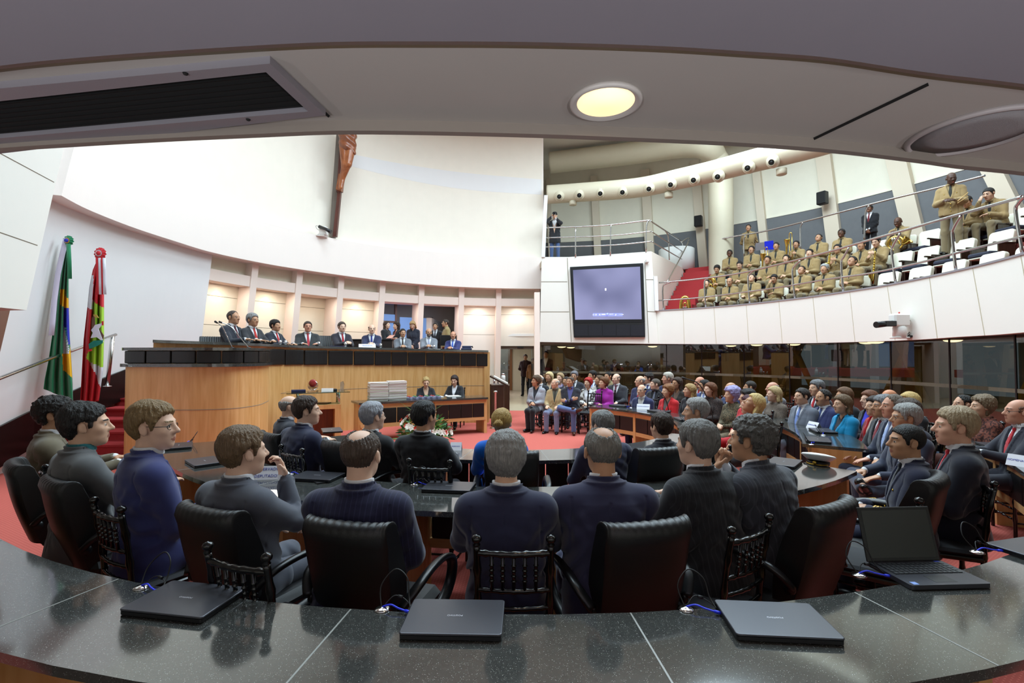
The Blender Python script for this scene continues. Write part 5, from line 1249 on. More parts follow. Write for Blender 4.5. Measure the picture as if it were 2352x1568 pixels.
def person(loc, yaw, label, h=.012, scale=1.0, sit=True, hands='lap', lean=0, hy=0, hp=0, hr=0, legs='n', fat=0.0, fem=False, sh=1.0, skin='#c99a7c', hair='short', hc='#2a211c', top='suit', tc='#1b1c24', stripe=False, shirt='#e8e8ec', tie=None, pants=None, shoe=None, glasses=False, v=.2, vw=.078, hem=-.12, bulk=0.0, mous=False, skirt=False, group=None, pat=None, wide=1.0, beard=False, tilt=0.0):
    o = empty('person', loc, yaw, label, 'person', group, scale)
    pk = (sit, hands, lean, hy, hp, hr, legs, fat, fem, sh); ps = Pose(*pk[:8], fem=fem, sh=sh); st = dict(wide=wide); Hc = ps.hc
    zmax = float(Hc[2])+.17; lo = (-.48, -.34, -.01); hi = (.48, .95 if sit else .55, zmax)
    def fmat(C):
        Hq = ps.toH(C); ax = np.abs(Hq[:, 0]); y, z = Hq[:, 1], Hq[:, 2]; mi = np.zeros(len(C), int); fr = (y > .05)
        mi[fr & (((ax/.0215)**2+((z+.065)/.0105)**2) < 1) & (y > .08)] = 1
        r2 = (ax-.031)**2+(z-.003)**2; mi[fr & (r2 < .0115**2) & (np.abs(z-.003) < .0052)] = 2; mi[fr & (r2 < .0062**2) & (np.abs(z-.003) < .0058)] = 3
        mi[fr & (np.abs(z-.026-(.004-(ax-.03)**2*4)) < .0048) & (ax > .012) & (ax < .050)] = 4
        if mous: mi[fr & (ax < .026) & (z < -.036) & (z > -.054) & (y > .075)] = 4
        if beard: mi[(y > .0) & (z < -.040-.6*np.clip(.05-y, 0, 1)) & (z > -.125) & ~((ax < .021) & (z < -.0535) & (z > -.0765))] = 4
        return mi
    hk = round(h, 4); S = skin_mat(skin); HM = hair_mat(hc)
    mk('body', part_mesh(('body', pk, hk, wide, mous, beard), 'body', lambda P: body_sdf(ps, P, st), lo, hi, h, 5, fmat), [S, M_lip_, M_eye, M_iris, HM], o)
    hs = HAIR[hair]
    if hs:
        hh = .0055 if h < .011 else .009; hs = dict(hs, wide=wide); L = .30 if hs['kind'] in ('long', 'bob', 'curlyl') else .16
        mk('hair', part_mesh(('hair', hair, hk, wide)+pk[:7]+(fem,), 'hair', lambda P: hair_sdf(ps, P, hs, len(hair)), Hc-V3(.16, .2, L), Hc+V3(.16, .16, .19), hh), [HM], o)
    TC = MATS[pat] if pat else cloth_mat(tc, stripe); pants = pants or tc; PC = cloth_mat(pants, stripe)
    jst = dict(v=v if top in ('suit', 'uniform', 'open') else None, vw=vw, hem=hem, bulk=bulk, collar=top != 'knit', h=h)
    nm = {'suit': 'jacket', 'uniform': 'tunic', 'open': 'jacket', 'knit': 'sweater', 'coat': 'coat'}[top]
    mk(nm, part_mesh(('top', top, v, vw, hem, bulk, hk)+pk, nm, lambda P: jacket_sdf(ps, P, jst), lo, hi, h), [TC], o)
    if top != 'knit' and (top != 'coat' or shirt): mk('shirt' if not fem else 'blouse', part_mesh(('shirt', v, vw, hk)+pk, 'shirt', lambda P: shirt_sdf(ps, P, jst), lo, hi, h), [cloth_mat(shirt)], o)
    if tie: mk('tie', part_mesh(('tie', v, hk)+pk, 'tie', lambda P: tie_sdf(ps, P, jst), lo, hi, min(h, .010)), [cloth_mat(tie)], o)
    if skirt:
        mk('skirt', part_mesh(('skirt', hk)+pk, 'skirt', lambda P: skirt_sdf(ps, P, jst), lo, hi, h), [PC], o)
    else: mk('trousers', part_mesh(('legs', hk)+pk, 'trousers', lambda P: legs_sdf(ps, P, jst), lo, hi, h), [PC], o)
    mk('shoes', part_mesh(('shoes', hk)+pk, 'shoes', lambda P: shoes_sdf(ps, P, jst), lo, hi, h), [shoe or M_shoe], o)
    if top == 'uniform':
        m = MB()
        for hz in (.40, .33, .26, .19):
            if hz > v: continue
        t0 = ps.pel
        for hz in (.18, .10, .02, -.06):
            b = .14+(.012 if hz > .05 else .02); c = ps.pel+ps.u*hz+ps.fw*(b+.012); M = Matrix.Translation(Vector([float(q) for q in c])) @ Matrix.Rotation(-PI/2, 4, 'X'); m.lathe([(.011, 0), (.009, .006), (0, .008)], 8, M=M)
        for i in (0, 1):
            sgn = 1 if i == 0 else -1; c = ps.pel+ps.u*.33+ps.fw*(.128)+V3(.10*sgn, 0, 0); M = Matrix.Translation(Vector([float(q) for q in c])) @ Matrix.Rotation(-PI/2, 4, 'X'); m.lathe([(.009, 0), (.007, .006), (0, .008)], 8, M=M)
        key = ('btn',)+pk
        if key not in MCACHE: MCACHE[key] = m.mesh('buttons', [M_gold])
        mk('buttons', MCACHE[key], [M_gold], o)
    if glasses:
        key = ('gl',)+pk[:7]+(fem,)
        if key not in MCACHE:
            m = MB(); X = lambda p: Vector([float(q) for q in (ps.hc+ps.R @ np.array(p, f32))])
            for sgn in (1, -1):
                m.tube([X((sgn*.032+.021*math.cos(a), .098-.006*abs(math.cos(a)), .002+.015*math.sin(a))) for a in np.linspace(0, 2*PI, 17)[:-1]], .0018, 6, closed=True)
                m.tube([X((sgn*.053, .092, .006)), X((sgn*.076*wide, .05, .008)), X((sgn*.083*wide, -.01, .012)), X((sgn*.082*wide, -.025, -.004))], .0018, 6)
            m.tube([X((-.011, .101, .005)), X((0, .104, .007)), X((.011, .101, .005))], .0018, 6); MCACHE[key] = m.mesh('spectacles', [M_frame])
        mk('spectacles', MCACHE[key], [M_frame], o)
    return o, ps
# ================================================================== CHAIRS
def make_exec():
    r = empty('office_chair', label='x', cat='chair')
    # backrest: padded, vertical ribs in front, smooth rear, rolled top
    m = MB(); rows = []; U = 73
    path = []   # (y, z, rib, widthfactor)
    for t in np.linspace(0, 1, 12): path.append((-.19-.13*t+.03*math.sin(t*PI), .47+.50*t, 1, .90+.10*math.sin(min(1, t*1.4)*PI/2)))
    for a in np.linspace(20, 160, 7): path.append((-.365+.045*math.cos(R_(a))-.0, .975+.035*math.sin(R_(a)), .9, 1.0-.03*(1-math.cos(R_(a)))/2))
    path.append((-.415, .955, .3, .985))
    for t in np.linspace(0.06, 1, 10): path.append((-.405+.13*t-.015*math.sin(t*PI), .94-.49*t, 0, .985-.10*t))
    for (y, z, rb, wf) in path:
        row = []
        for i in range(U):
            u = -1+2*i/(U-1); w = .222*wf; x = w*math.sin(u*PI/2*.94)/math.sin(PI/2*.94); c = .055*(abs(u)**2.2)
            edge = max(0, abs(u)-.86)/.14
            rib = .006*rb*abs(math.sin((u+1)*PI*7.0))
            row.append(Vector((x, y+c+(rib if z < .985 and y > -.36 else 0)-(0 if y > -.36 else 0), z+(rib if z > .95 else 0)-.012*edge*edge)))
        rows.append(row)
    m.grid(rows)
    # close sides
    n = len(rows)
    for side in (0, U-1):
        b = len(m.v); m.v.extend([tuple(rw[side]) for rw in rows])
        for i in range(n//2-1): m.f.append((b+i, b+i+1, b+n-2-i, b+n-1-i)); m.m.append(0); m.sm.append(True)
    m.build('backrest', M_leather, r)
    m = MB(); m.box((-.235, -.22, .40), (.235, .25, .49), bev=.035); m.build('seat', M_leather, r)
    for s in (-1, 1):
        P = [(s*.245, -.27, .60), (s*.295, -.20, .68), (s*.30, -.05, .705), (s*.30, .10, .695), (s*.30, .20, .655), (s*.295, .235, .58), (s*.285, .20, .49), (s*.275, .08, .425), (s*.26, -.08, .40), (s*.24, -.12, .395)]
        m = MB(); m.tube(interp_poly(P, 40), [.030]*40, 10, flat=.62); m.build('armrest', M_blackp, r)
        m = MB(); m.lathe([(.0, -.008), (.028, -.008), (.03, 0), (.03, .012), (0, .014)], 16, M=Matrix.Translation((s*.236, -.25, .59)) @ Matrix.Rotation(s*PI/2, 4, 'Y')); m.build('knob', M_blackp, r)
    m = MB(); m.lathe([(.028, .10), (.028, .30), (.045, .31), (.12, .385), (.12, .40)], 14); m.build('column', M_black, r)
    m = MB()
    for k in range(5):
        a = k*2*PI/5+.3; m.tube([(0, 0, .115), (.16*math.cos(a), .16*math.sin(a), .10), (.29*math.cos(a), .29*math.sin(a), .065)], [.03, .026, .018], 8)
    bs = m.build('star_base', M_blackp, r)
    for k in range(5):
        a = k*2*PI/5+.3; m = MB(); m.lathe([(0, -.022), (.026, -.022), (.028, 0), (.026, .022), (0, .022)], 12, M=Matrix.Translation((.29*math.cos(a), .29*math.sin(a), .028)) @ Matrix.Rotation(a, 4, 'Z') @ Matrix.Rotation(PI/2, 4, 'X')); m.build('caster', M_blackp, r)
    m = MB(); M = Matrix.Translation((-.12, -.268, .50)) ; m.box((-.02, -.003, -.012), (.02, .0, .012), M=M); m.build('care_label', mat('care_label', '#9a4a40', .6), r)
    return r, [(c, []) for c in kids(r)]
M_cv = mat('black_lacquer', '#0c0b0b', 0.18, spec=.6)
def turned(m, a, b, r, rings, n=9):
    a, b = Vector(a), Vector(b); pts = []; rs = []
    K = 2
    ts = sorted(set([0, 1]+[q for t in rings for q in (t-.018, t, t+.018)]))
    for t in ts: pts.append(lerp(a, b, t)); rs.append(r*1.45 if any(abs(t-q) < 1e-6 for q in rings) else r)
    m.tube(pts, rs, n)
def make_chiavari():
    r = empty('chiavari_chair', label='x', cat='chair')
    for s in (-1, 1):
        m = MB(); P = [(s*.165, -.20, 0), (s*.165, -.19, .25), (s*.165, -.19, .46), (s*.166, -.215, .72), (s*.168, -.25, .91)]
        pts = interp_poly(P, 25); rs = [.0155]*25
        for k in (6, 12, 16, 20): rs[k] = .021
        m.tube(pts, rs, 10); M = Matrix.Translation(pts[-1]); m.lathe([(.012, -.005), (.018, .004), (.012, .012), (.022, .022), (.024, .032), (.018, .044), (0, .05)], 12, M=M); m.build('rear_leg', M_cv, r)
        m = MB(); P = [(s*.185, .19, 0), (s*.185, .19, .25), (s*.18, .185, .43)]; pts = interp_poly(P, 15); rs = [.0155]*15; rs[5] = rs[10] = .021; m.tube(pts, rs, 10); m.build('front_leg', M_cv, r)
        for z in (.14, .24):
            m = MB(); turned(m, (s*.178, -.192, z), (s*.185, .19, z), .009, [.33, .66]); m.build('stretcher', M_cv, r)
    for z, y in ((.17, .19), (.27, .19), (.20, -.195)):
        m = MB(); turned(m, (-.18, y, z), (.18, y, z), .009, [.25, .5, .75]); m.build('stretcher', M_cv, r)
    zz = lambda z: -.19-(z-.46)*.13
    for z, rr in ((.875, .014), (.70, .011), (.615, .010), (.53, .010)):
        m = MB(); P = [Vector((-.165, zz(z), z)), Vector((0, zz(z)-.02, z)), Vector((.165, zz(z), z))]; pts = interp_poly(P, 21); rs = [rr]*21
        for k in (3, 7, 10, 13, 17): rs[k] = rr*1.3
        m.tube(pts, rs, 9); m.build('back_rail', M_cv, r)
    for k in range(5):
        x = -.10+.05*k; bow = -.02*(1-(x/.165)**2); m = MB(); turned(m, (x, zz(.70)+bow, .70), (x, zz(.875)+bow, .875), .009, [.28, .42, .56, .70]); m.build('spindle', M_cv, r)
    m = MB(); m.box((-.19, -.19, .425), (.19, .20, .455), bev=.008); m.build('seat', M_cv, r)
    m = MB(); m.box((-.19, -.185, .455), (.19, .205, .495), bev=.018); m.build('cushion', mat('black_cushion', '#1d1d22', .75), r)
    return r, [(c, []) for c in kids(r)]
M_seatc = mat('cream_leather', '#efe9d4', 0.5); M_navy = mat('navy_fabric', '#2c2e3d', 0.9)
def make_gseat():
    r = empty('auditorium_seat', label='x', cat='seat')
    m = MB(); W, H = .25, .52; prof = []
    for (x, z) in [(-W+.01, 0), (W-.01, 0), (W, H-.09)]+[(W-.08+.08*math.cos(a), H-.08+.08*math.sin(a)) for a in np.linspace(.2, PI/2, 5)]+[(-W+.08-.08*math.sin(a), H-.08+.08*math.cos(a)) for a in np.linspace(0, PI/2-.2, 5)]+[(-W, H-.09)]: prof.append((x, z))
    M = Matrix.Translation((0, -.26, .42)) @ Matrix.Rotation(R_(12), 4, 'X') @ Matrix.Rotation(PI/2, 4, 'X')
    m.prism(prof, -.05, .05, M=M); o = m.build('backrest', M_seatc, r); bv = o.modifiers.new('b', 'BEVEL'); bv.width = .018; bv.segments = 2
    m = MB(); m.box((-.235, -.2, .36), (.235, .24, .46), bev=.03); m.build('seat_pad', M_navy, r)
    m = MB(); m.box((-.24, -.2, .33), (.24, .23, .36), bev=.01); m.build('seat_shell', M_seatc, r)
    for s in (-1, 1):
        m = MB(); m.box((s*.275-.022, -.30, .60), (s*.275+.022+.0, .20, .635), bev=.008); m.build('armrest', M_darkwood, r)
        m = MB(); m.box((s*.275-.016, -.28, .0), (s*.275+.016, .10, .60), bev=.004); m.build('side_panel', M_darkwood, r)
    return r, [(c, []) for c in kids(r)]
P_exec = Proto(make_exec()); P_chia = Proto(make_chiavari()); P_seat = Proto(make_gseat())
def face(p, q=C0): return math.degrees(math.atan2(q[0]-p[0], q[1]-p[1]))
# (px of backrest top centre, distance, turn, label)
EX = [(34, 3.45, 0, 'black leather office chair at the far left behind the curly-haired man', None),
      (125, 3.0, 4, 'black leather office chair behind the dark-haired man in grey, second from the left edge', None),
      (470, 2.42, 8, 'black leather office chair behind the man in grey with his hand at his face', None),
      (790, 2.22, 6, 'black leather office chair behind the bald man in pinstripes', None),
      (1492, 2.22, -8, 'empty black leather office chair in the middle foreground, beside the chair of the white-collared row', None),
      (1918, 2.50, -14, 'black leather office chair turned left behind the man in striped grey', None),
      (2150, 3.05, -10, 'black leather office chair behind the naval officer', None),
      (613, 4.75, 0, 'black leather office chair behind the bald man at the podium end', None),
      (775, 4.25, 6, 'black leather office chair left of the grey-haired man in the inner row', None),
      (1175, 3.82, 0, 'black leather office chair of the blond woman in blue', None),
      (1520, 3.98, 0, 'black leather office chair behind the brown-haired man in the inner row', None),
      ]
EX[4] = (1492, 2.22, -8, 'black leather office chair with big loop armrest behind the balding man in navy', None)
for px, d, tn, lb, _ in EX:
    p = ((px-1176)/FPX*d, d); yw = face(p)+tn; q = Vector((p[0], p[1], 0))+Vector((math.sin(R_(yw)), math.cos(R_(yw)), 0))*.37
    P_exec.place(q, yw, lb, 'black leather office chairs')
CH = [(260, 2.72, 5, 'black turned-wood chair behind the man in the blue suit'),
      (555, 2.08, 8, 'empty black turned-wood chair below the man with hand at his face'),
      (1180, 2.22, 0, 'black turned-wood chair behind the grey-haired man in navy'),
      (1715, 2.42, -22, 'black turned-wood chair behind the man in dark grey suit with folded hands'),
      (2096, 2.92, -25, 'empty-seated black turned-wood chair left of the naval officer'),
      (2243, 3.3, -30, 'black turned-wood chair behind the blond grey man in dark suit'),
      (675, 4.35, 4, 'black turned-wood chair behind the brown-haired man in the inner row'),
      (988, 3.82, 0, 'black turned-wood chair behind the black-haired man in the inner row'),
      (1655, 4.3, -15, 'black turned-wood chair right of the man with the grey moustache'),
      (113, 3.75, 0, 'black turned-wood chair between the two leftmost office chairs')]
for px, d, tn, lb in CH:
    p = ((px-1176)/FPX*d, d); yw = face(p)+tn; q = Vector((p[0], p[1], 0))+Vector((math.sin(R_(yw)), math.cos(R_(yw)), 0))*.24
    P_chia.place(q, yw, lb, 'black turned-wood chairs')
q = at_y(1356, 960, 10.95); P_chia.place((q.x, q.y, 0), 215, 'empty black turned-wood chair between the man in jeans and the curved desk', 'black turned-wood chairs')
P_exec.place((at_y(752, 760, 12.75).x, 12.75, 1.2), 165, 'high black leather chair standing empty behind the dais desk', 'black leather office chairs', 1.08)
P_exec.place((at_y(484, 770, 9.95).x, 9.95, 1.2), 150, 'black chair at the left end of the dais desk', 'black leather office chairs', .95)
# ================================================================== LAPTOPS
M_lapg = mat('laptop_lid', '#4a4a50', 0.32, metal=.55); M_lapk = mat('laptop_base', '#151517', 0.4); M_cblue = mat('blue_cable', '#2b3df0', 0.4); M_key = mat('key_black', '#1f1f22', .5); M_logo = mat('logo_silver', '#c9c9d2', .35, metal=.4)
def rr(w, h, r, n=5):
    out = []
    for cx, cy, a0 in ((w-r, h-r, 0), (-w+r, h-r, 90), (-w+r, -h+r, 180), (w-r, -h+r, 270)):
        for k in range(n): a = R_(a0+90*k/(n-1)); out.append((cx+r*math.cos(a), cy+r*math.sin(a)))
    return out
def make_laptop(logo=True):
    r = empty('laptop', label='x', cat='laptop')
    m = MB(); m.prism(rr(.184, .122, .012), .004, .017); o = m.build('base', M_lapk, r)
    m = MB(); m.prism(rr(.186, .124, .014), .018, .027); o = m.build('lid', M_lapg, r); bv = o.modifiers.new('b', 'BEVEL'); bv.width = .004; bv.segments = 3
    subs = []
    if logo:
        t = text_mb('POSITIVO', .014, Matrix.Translation((0, .0, .0272)) @ Matrix.Rotation(PI, 4, 'Z'), 'lettering', M_logo, None); t.parent = o; subs = [t]
    for x in (-.15, .15):
        for y in (-.09, .09): pass
    m = MB(); m.box((-.15, .118, .003), (.15, .126, .016), bev=.003); h = m.build('battery', M_lapk, r)
    return r, [(c, subs if c == o else []) for c in kids(r)]
P_lap = Proto(make_laptop())
def make_cable():
    r = empty('desk_cable', label='x', cat='cable')
    m = MB(); m.lathe([(.032, 0), (.031, .004), (.022, .009), (0, .012)], 24); m.build('grommet', M_chrome, r)
    m = MB(); m.tube(interp_poly([(-.004, 0, .008), (-.02, .05, .07), (.03, .08, .125), (.085, .06, .10), (.10, .03, .04), (.115, -.01, .012)], 30), .0028, 8); m.build('power_cable', M_black, r)
    m = MB(); m.tube(interp_poly([(.0, 0, .01), (.035, -.005, .022), (.07, -.02, .016), (.115, -.035, .010)], 16), .0036, 8); m.tube([(.10, -.03, .012), (.125, -.038, .010)], .0062, 8); m.build('network_cable', M_cblue, r)
    m = MB(); m.tube(interp_poly([(.005, .005, .012), (.04, .03, .04), (.08, .03, .03), (.118, .0, .012)], 18), .0022, 8); m.tube([(.055, .032, .038), (.075, .03, .034)], .0065, 10); m.build('adapter_cable', M_black, r)
    return r, [(c, []) for c in kids(r)]
P_cab = Proto(make_cable())
def laptop(px, py, lb, z=.75, turn=0, cable=True):
    p = at_z(px, py, z+.015); yw = face((p.x, p.y))+turn
    P_lap.place((p.x, p.y, z), yw, lb, 'closed laptops on the desks')
    if cable:
        a = R_(yw); rt = Vector((math.cos(a), -math.sin(a), 0)); fw = Vector((math.sin(a), math.cos(a), 0)); c = Vector((p.x, p.y, z+.0005))-rt*.305+fw*.085
        P_cab.place(c, yw, 'cable grommet beside the '+lb.replace('closed black laptop', 'laptop').replace('closed grey laptop', 'laptop'), 'desk cables')
laptop(427, 1378, 'closed grey laptop on the foreground desk, the leftmost', turn=-4)
laptop(1045, 1420, 'closed grey laptop on the foreground desk, in the middle', turn=-1)
laptop(1780, 1425, 'closed grey laptop on the foreground desk, right of centre', turn=14)
laptop(411, 1024, 'closed black laptop before the man in the blue suit', turn=0)
laptop(470, 1060, 'closed black laptop behind the man with hand at his face', turn=0, cable=False)
laptop(729, 1094, 'closed black laptop left of the bald man in pinstripes', turn=-14)
laptop(1032, 1118, 'closed black laptop left of the grey-haired man in navy', turn=0)
laptop(1800, 1062, 'closed black laptop beside the white peaked cap', turn=-10, cable=False)
laptop(762, 988, 'closed black laptop before the brown-haired man in the inner row', turn=0, cable=False)
laptop(1424, 931, 'closed black laptop before the elderly man at the inner curved desk', turn=0)
laptop(1513, 944, 'closed black laptop before the elderly woman in red', turn=0)
laptop(1572, 962, 'closed black laptop before the woman with pearl necklace', turn=0)
laptop(1835, 966, 'closed black laptop before the man in grey with light blue tie', turn=0)
laptop(1890, 989, 'closed black laptop before the woman in turquoise', turn=0)
laptop(1878, 1010, 'closed black laptop at the wooden end of the right-hand desk', turn=0)
laptop(2290, 1024, 'closed black laptop before the bald man at the right edge', turn=0)
laptop(2385, 1262, 'closed grey laptop cut by the right edge of the photo', turn=12)
# open laptop
p = at_z(2128, 1322, .755); yw = face((p.x, p.y))+16
ol = empty('laptop', (p.x, p.y, .7505), yw, 'open laptop with black screen and keyboard on the foreground desk at right', 'laptop')
m = MB(); m.prism(rr(.184, .122, .012), .003, .022); m.build('base', M_lapg, ol)
kb = MB()
m = MB(); m.box((-.165, -.02, .022), (.165, .095, .0225)); kbd = m.build('keyboard', M_lapk, ol)
for rw in range(5):
    for c in range(14):
        kb.box((-.16+c*.0232, .075-rw*.0225, .0225), (-.16+c*.0232+.019, .075-rw*.0225+.018, .0255))
kbo = kb.build('keys', M_key, ol); kbo['kind'] = 'stuff'
m = MB(); m.box((-.05, -.10, .022), (.05, -.035, .0226)); m.build('touchpad', M_lapk, ol)
M = Matrix.Translation((0, .122, .02)) @ Matrix.Rotation(R_(-14), 4, 'X')
m = MB(); m.box((-.185, -.004, 0), (.185, .006, .25), M=M, bev=.003); lid = m.build('lid', M_lapk, ol)
m = MB(); m.box((-.168, -.0048, .018), (.168, -.0042, .235), M=M); sc = m.build('screen', mat('black_screen', '#050505', .06), ol)
m = MB(); m.box((-.165, -.115, .0221), (-.14, -.09, .0228)); m.build('sticker', mat('sticker_blue', '#7f9ad8', .4), ol)
m = MB(); m.box((.14, .10, .0221), (.165, .112, .0228)); m.build('sticker', mat('sticker_blue2', '#3a52c8', .4), ol)
a = R_(yw); P_cab.place(Vector((p.x, p.y, .7505))-Vector((math.cos(a), -math.sin(a), 0))*.30+Vector((math.sin(a), math.cos(a), 0))*.03, yw, 'chrome cable grommet with blue and black cables beside the open laptop', 'desk cables')
# ================================================================== NAME CARDS, CAP, PHONES, MICS
M_ink = mat('ink_blue', '#3c4aa8', .6); M_card = mat('card_white', '#eceaf0', .6)
def tent(px, py, z, yaw, lines, label, w=.21, h=.085, size=.026):
    p = at_z(px, py, z+.02); o = empty('name_card', (p.x, p.y, z), yaw, label, 'name card')
    m = MB(); m.add([(-w/2, -.05, 0), (w/2, -.05, 0), (w/2, 0, h), (-w/2, 0, h), (-w/2, .05, 0), (w/2, .05, 0)], [(0, 1, 2, 3), (3, 2, 5, 4)]); c = m.build('card', M_card, o); c.modifiers.new('t', 'SOLIDIFY').thickness = .0012
    tl_ = math.atan2(h, .05)
    for s in (0, 1):
        for i, t in enumerate(lines):
            f = (i+.5)/len(lines); zz = h*(1-f); yy = .05*f+.001
            M = (Matrix.Rotation(PI, 4, 'Z') if s else Matrix.Identity(4)) @ Matrix.Translation((0, -yy, zz+.0015)) @ Matrix.Rotation(tl_, 4, 'X'); text_mb(t, size, M, 'lettering', M_ink, o)
    return o
tent(617, 1092, .75, -6, ['RESERVADO', 'DEPUTADOS'], 'white folded reserved card on the desk beside the hand-at-face man', .24, .10, .034)
tent(1478, 936, .75, 205, ['HOMENAGEADO'], 'white folded name card before the elderly man at the inner desk', .24, .09, .028)
tent(1870, 980, .75, 265, ['HOMENAGEADO'], 'white folded name card before the woman in turquoise', .2, .09, .024)
tent(2352, 1066, .75, 250, ['HOMENAGEADO'], 'white folded name card on the desk at the right edge', .22, .10, .027)
tent(1048, 1028, .75, 0, ['RESERVADO'], 'small white card half hidden by the black-haired man in the inner row', .12, .08, .016)
c = at_z(1880, 1066, .75); cap = empty('peaked_cap', (c.x, c.y, .75), -40, 'white naval peaked cap with gold badge lying on the granite desk', 'cap')
m = MB(); M = Matrix.Translation((0, 0, .055)) @ Matrix.Rotation(R_(12), 4, 'Y') @ Matrix.Scale(1.12, 4, (1, 0, 0)); m.lathe([(.085, -.02), (.10, -.01), (.135, .018), (.14, .026), (.125, .036), (.06, .046), (0, .048)], 40, M=M); m.build('crown', mat('cap_white', '#f2f2f0', .6), cap)
m = MB(); m.lathe([(.088, .0), (.092, .022), (.086, .038)], 40); m.build('band', M_black, cap)
m = MB(); m.grid([[Vector((-(.09+.055*t)*math.cos(a), (.09+.03*t)*math.sin(a), .012-.018*t*math.cos(a)+.002)) for a in np.linspace(-1.1, 1.1, 15)] for t in (0, .5, 1)]); o = m.build('peak', M_blackp, cap); o.modifiers.new('t', 'SOLIDIFY').thickness = .003
m = MB(); m.lathe([(0, 0), (.018, .002), (.012, .008), (0, .01)], 10, M=Matrix.Translation((-.097, 0, .03)) @ Matrix.Rotation(-PI/2, 4, 'Y')); m.tube([(-.093*math.cos(a), .096*math.sin(a), .012) for a in np.linspace(-1.2, 1.2, 12)], .005, 6); m.build('gold_badge', M_gold, cap)
p = at_z(733, 1107, .75); m = MB(); m.prism(rr(.035, .065, .008), 0, .009); o = m.build('smartphone', M_blackp); o.location = (p.x, p.y, .751); o.rotation_euler = (0, 0, .7); tag(o, 'dark phone lying before the laptop left of the pinstripe man', 'phone')
def gmic(px0, py0, px1, py1, d0, d1, label):
    q = at_z(px1, py1, .75); t = at_y(px0, py0, d0); o = empty('gooseneck_microphone', q, 0, label, 'microphone')
    a = t-q; P = interp_poly([(0, 0, 0), (a.x*.12, a.y*.1, a.z*.45), (a.x*.5, a.y*.5, a.z*.88), tuple(a)], 16); m = MB(); m.tube(P, .007, 8); m.build('stem', M_black, o)
    dd = (P[-1]-P[-2]).normalized(); m = MB(); m.tube([P[-1]-dd*.02, P[-1]+dd*.05], [.012, .016], 10); m.build('head', M_blackp, o)
    m = MB(); m.lathe([(.045, 0), (.04, .012), (.012, .02)], 16); m.build('base', M_black, o)
gmic(1484, 894, 1536, 944, 7.6, 8.0, 'long gooseneck microphone over the desk of the elderly woman in red')
gmic(1573, 869, 1640, 985, 6.6, 6.7, 'long gooseneck microphone before the woman with lace sleeves')
# ================================================================== ITEMS ON THE DAIS DESK
def top_of_main(px):
    best = None
    for (x, y), t in zip(off_in(MAIN, .25), np.linspace(0, 1, len(MAIN))):
        e = abs(proj((x, y, 1.98))[0]-px)
        if best is None or e < best[0]: best = (e, x, y, zt(t))
    return Vector(best[1:])
for k, (px, who) in enumerate([(568, 'leftmost seated man'), (659, 'third seated man'), (733, 'man in open grey jacket'), (797, 'man in the centre of the dais'), (875, 'balding man with dark blue tie'), (998, 'bearded man'), (640, 'third seated man, nearer him')]):
    c = top_of_main(px); o = empty('water_glass', c+Vector((0, 0, .001)), 0, 'small water glass on the dais desk by the '+who, 'glass', 'water glasses on the dais')
    m = MB(); m.lathe([(.028, 0), (.036, .11), (.034, .11), (.026, .008), (0, .008)], 16); m.build('cup', M_crys, o); m = MB(); m.lathe([(0, .009), (.027, .009), (.031, .07), (0, .07)], 16); m.build('water', mat_glass('water', '#dfe6ea', .05), o)
c = top_of_main(842); o = tent(842, 793, c.z, 160, ['PRESIDENTE'], 'long white name plate on the dais desk before the balding man', .40, .09, .045); o.location = c
c = top_of_main(1070); ph = empty('telephone', c+Vector((.05, .05, 0)), 170, 'dark blue desk telephone at the right end of the dais desk', 'telephone')
m = MB(); m.box((-.14, -.1, 0), (.14, .1, .05), bev=.01); m.box((-.12, .0, .05), (.12, .09, .11), bev=.01); m.build('base', mat('phone_blue', '#2c3152', .4), ph); m = MB(); m.tube([(-.17, -.02, .06), (-.16, -.02, .09), (-.08, -.02, .09), (-.07, -.02, .06)], .02, 8); m.build('handset', M_blackp, ph)
c = top_of_main(770); m = MB(); m.box((-.16, -.1, 0), (.16, .1, .02), bev=.004); o = m.build('folder', M_navybox); o.location = c+Vector((.1, 0, .001)); o.rotation_euler = (0, 0, .3); tag(o, 'dark folder on the dais desk before the central man', 'folder')
c = top_of_main(1000); m = MB(); m.box((-.15, -.1, 0), (.15, .1, .012)); o = m.build('paper_sheets', M_pap[0]); o.location = c+Vector((.0, .1, .001)); o.rotation_euler = (0, 0, .2); tag(o, 'white papers on the dais desk before the bearded man', 'papers')
# screen of a monitor seen edge-on behind the dais
c = at_y(1030, 775, 14.6); mo = empty('computer_monitor', (c.x, c.y, 1.2), 170, 'black computer monitor behind the dais between bearded man and last man', 'monitor')
m = MB(); m.box((-.25, -.03, .85), (.25, .03, 1.17), bev=.01); m.build('screen', M_blackp, mo); m = MB(); m.box((-.3, -.2, 0), (.3, .2, .76)); m.box((-.03, .0, .76), (.03, .03, .87)); m.build('stand', M_blackp, mo)
c = at_y(838, 775, 14.2); cb2 = empty('sideboard', (c.x, c.y, 1.2), 170, 'dark low sideboard behind the balding man on the dais', 'sideboard'); m = MB(); m.box((-.8, -.2, 0), (.8, .2, 1.0), bev=.01); m.build('body', mat('sideboard_dark', '#26201d', .4), cb2); m = MB(); m.box((-.82, -.22, 1.0), (.82, .22, 1.03)); m.build('top', M_black, cb2)
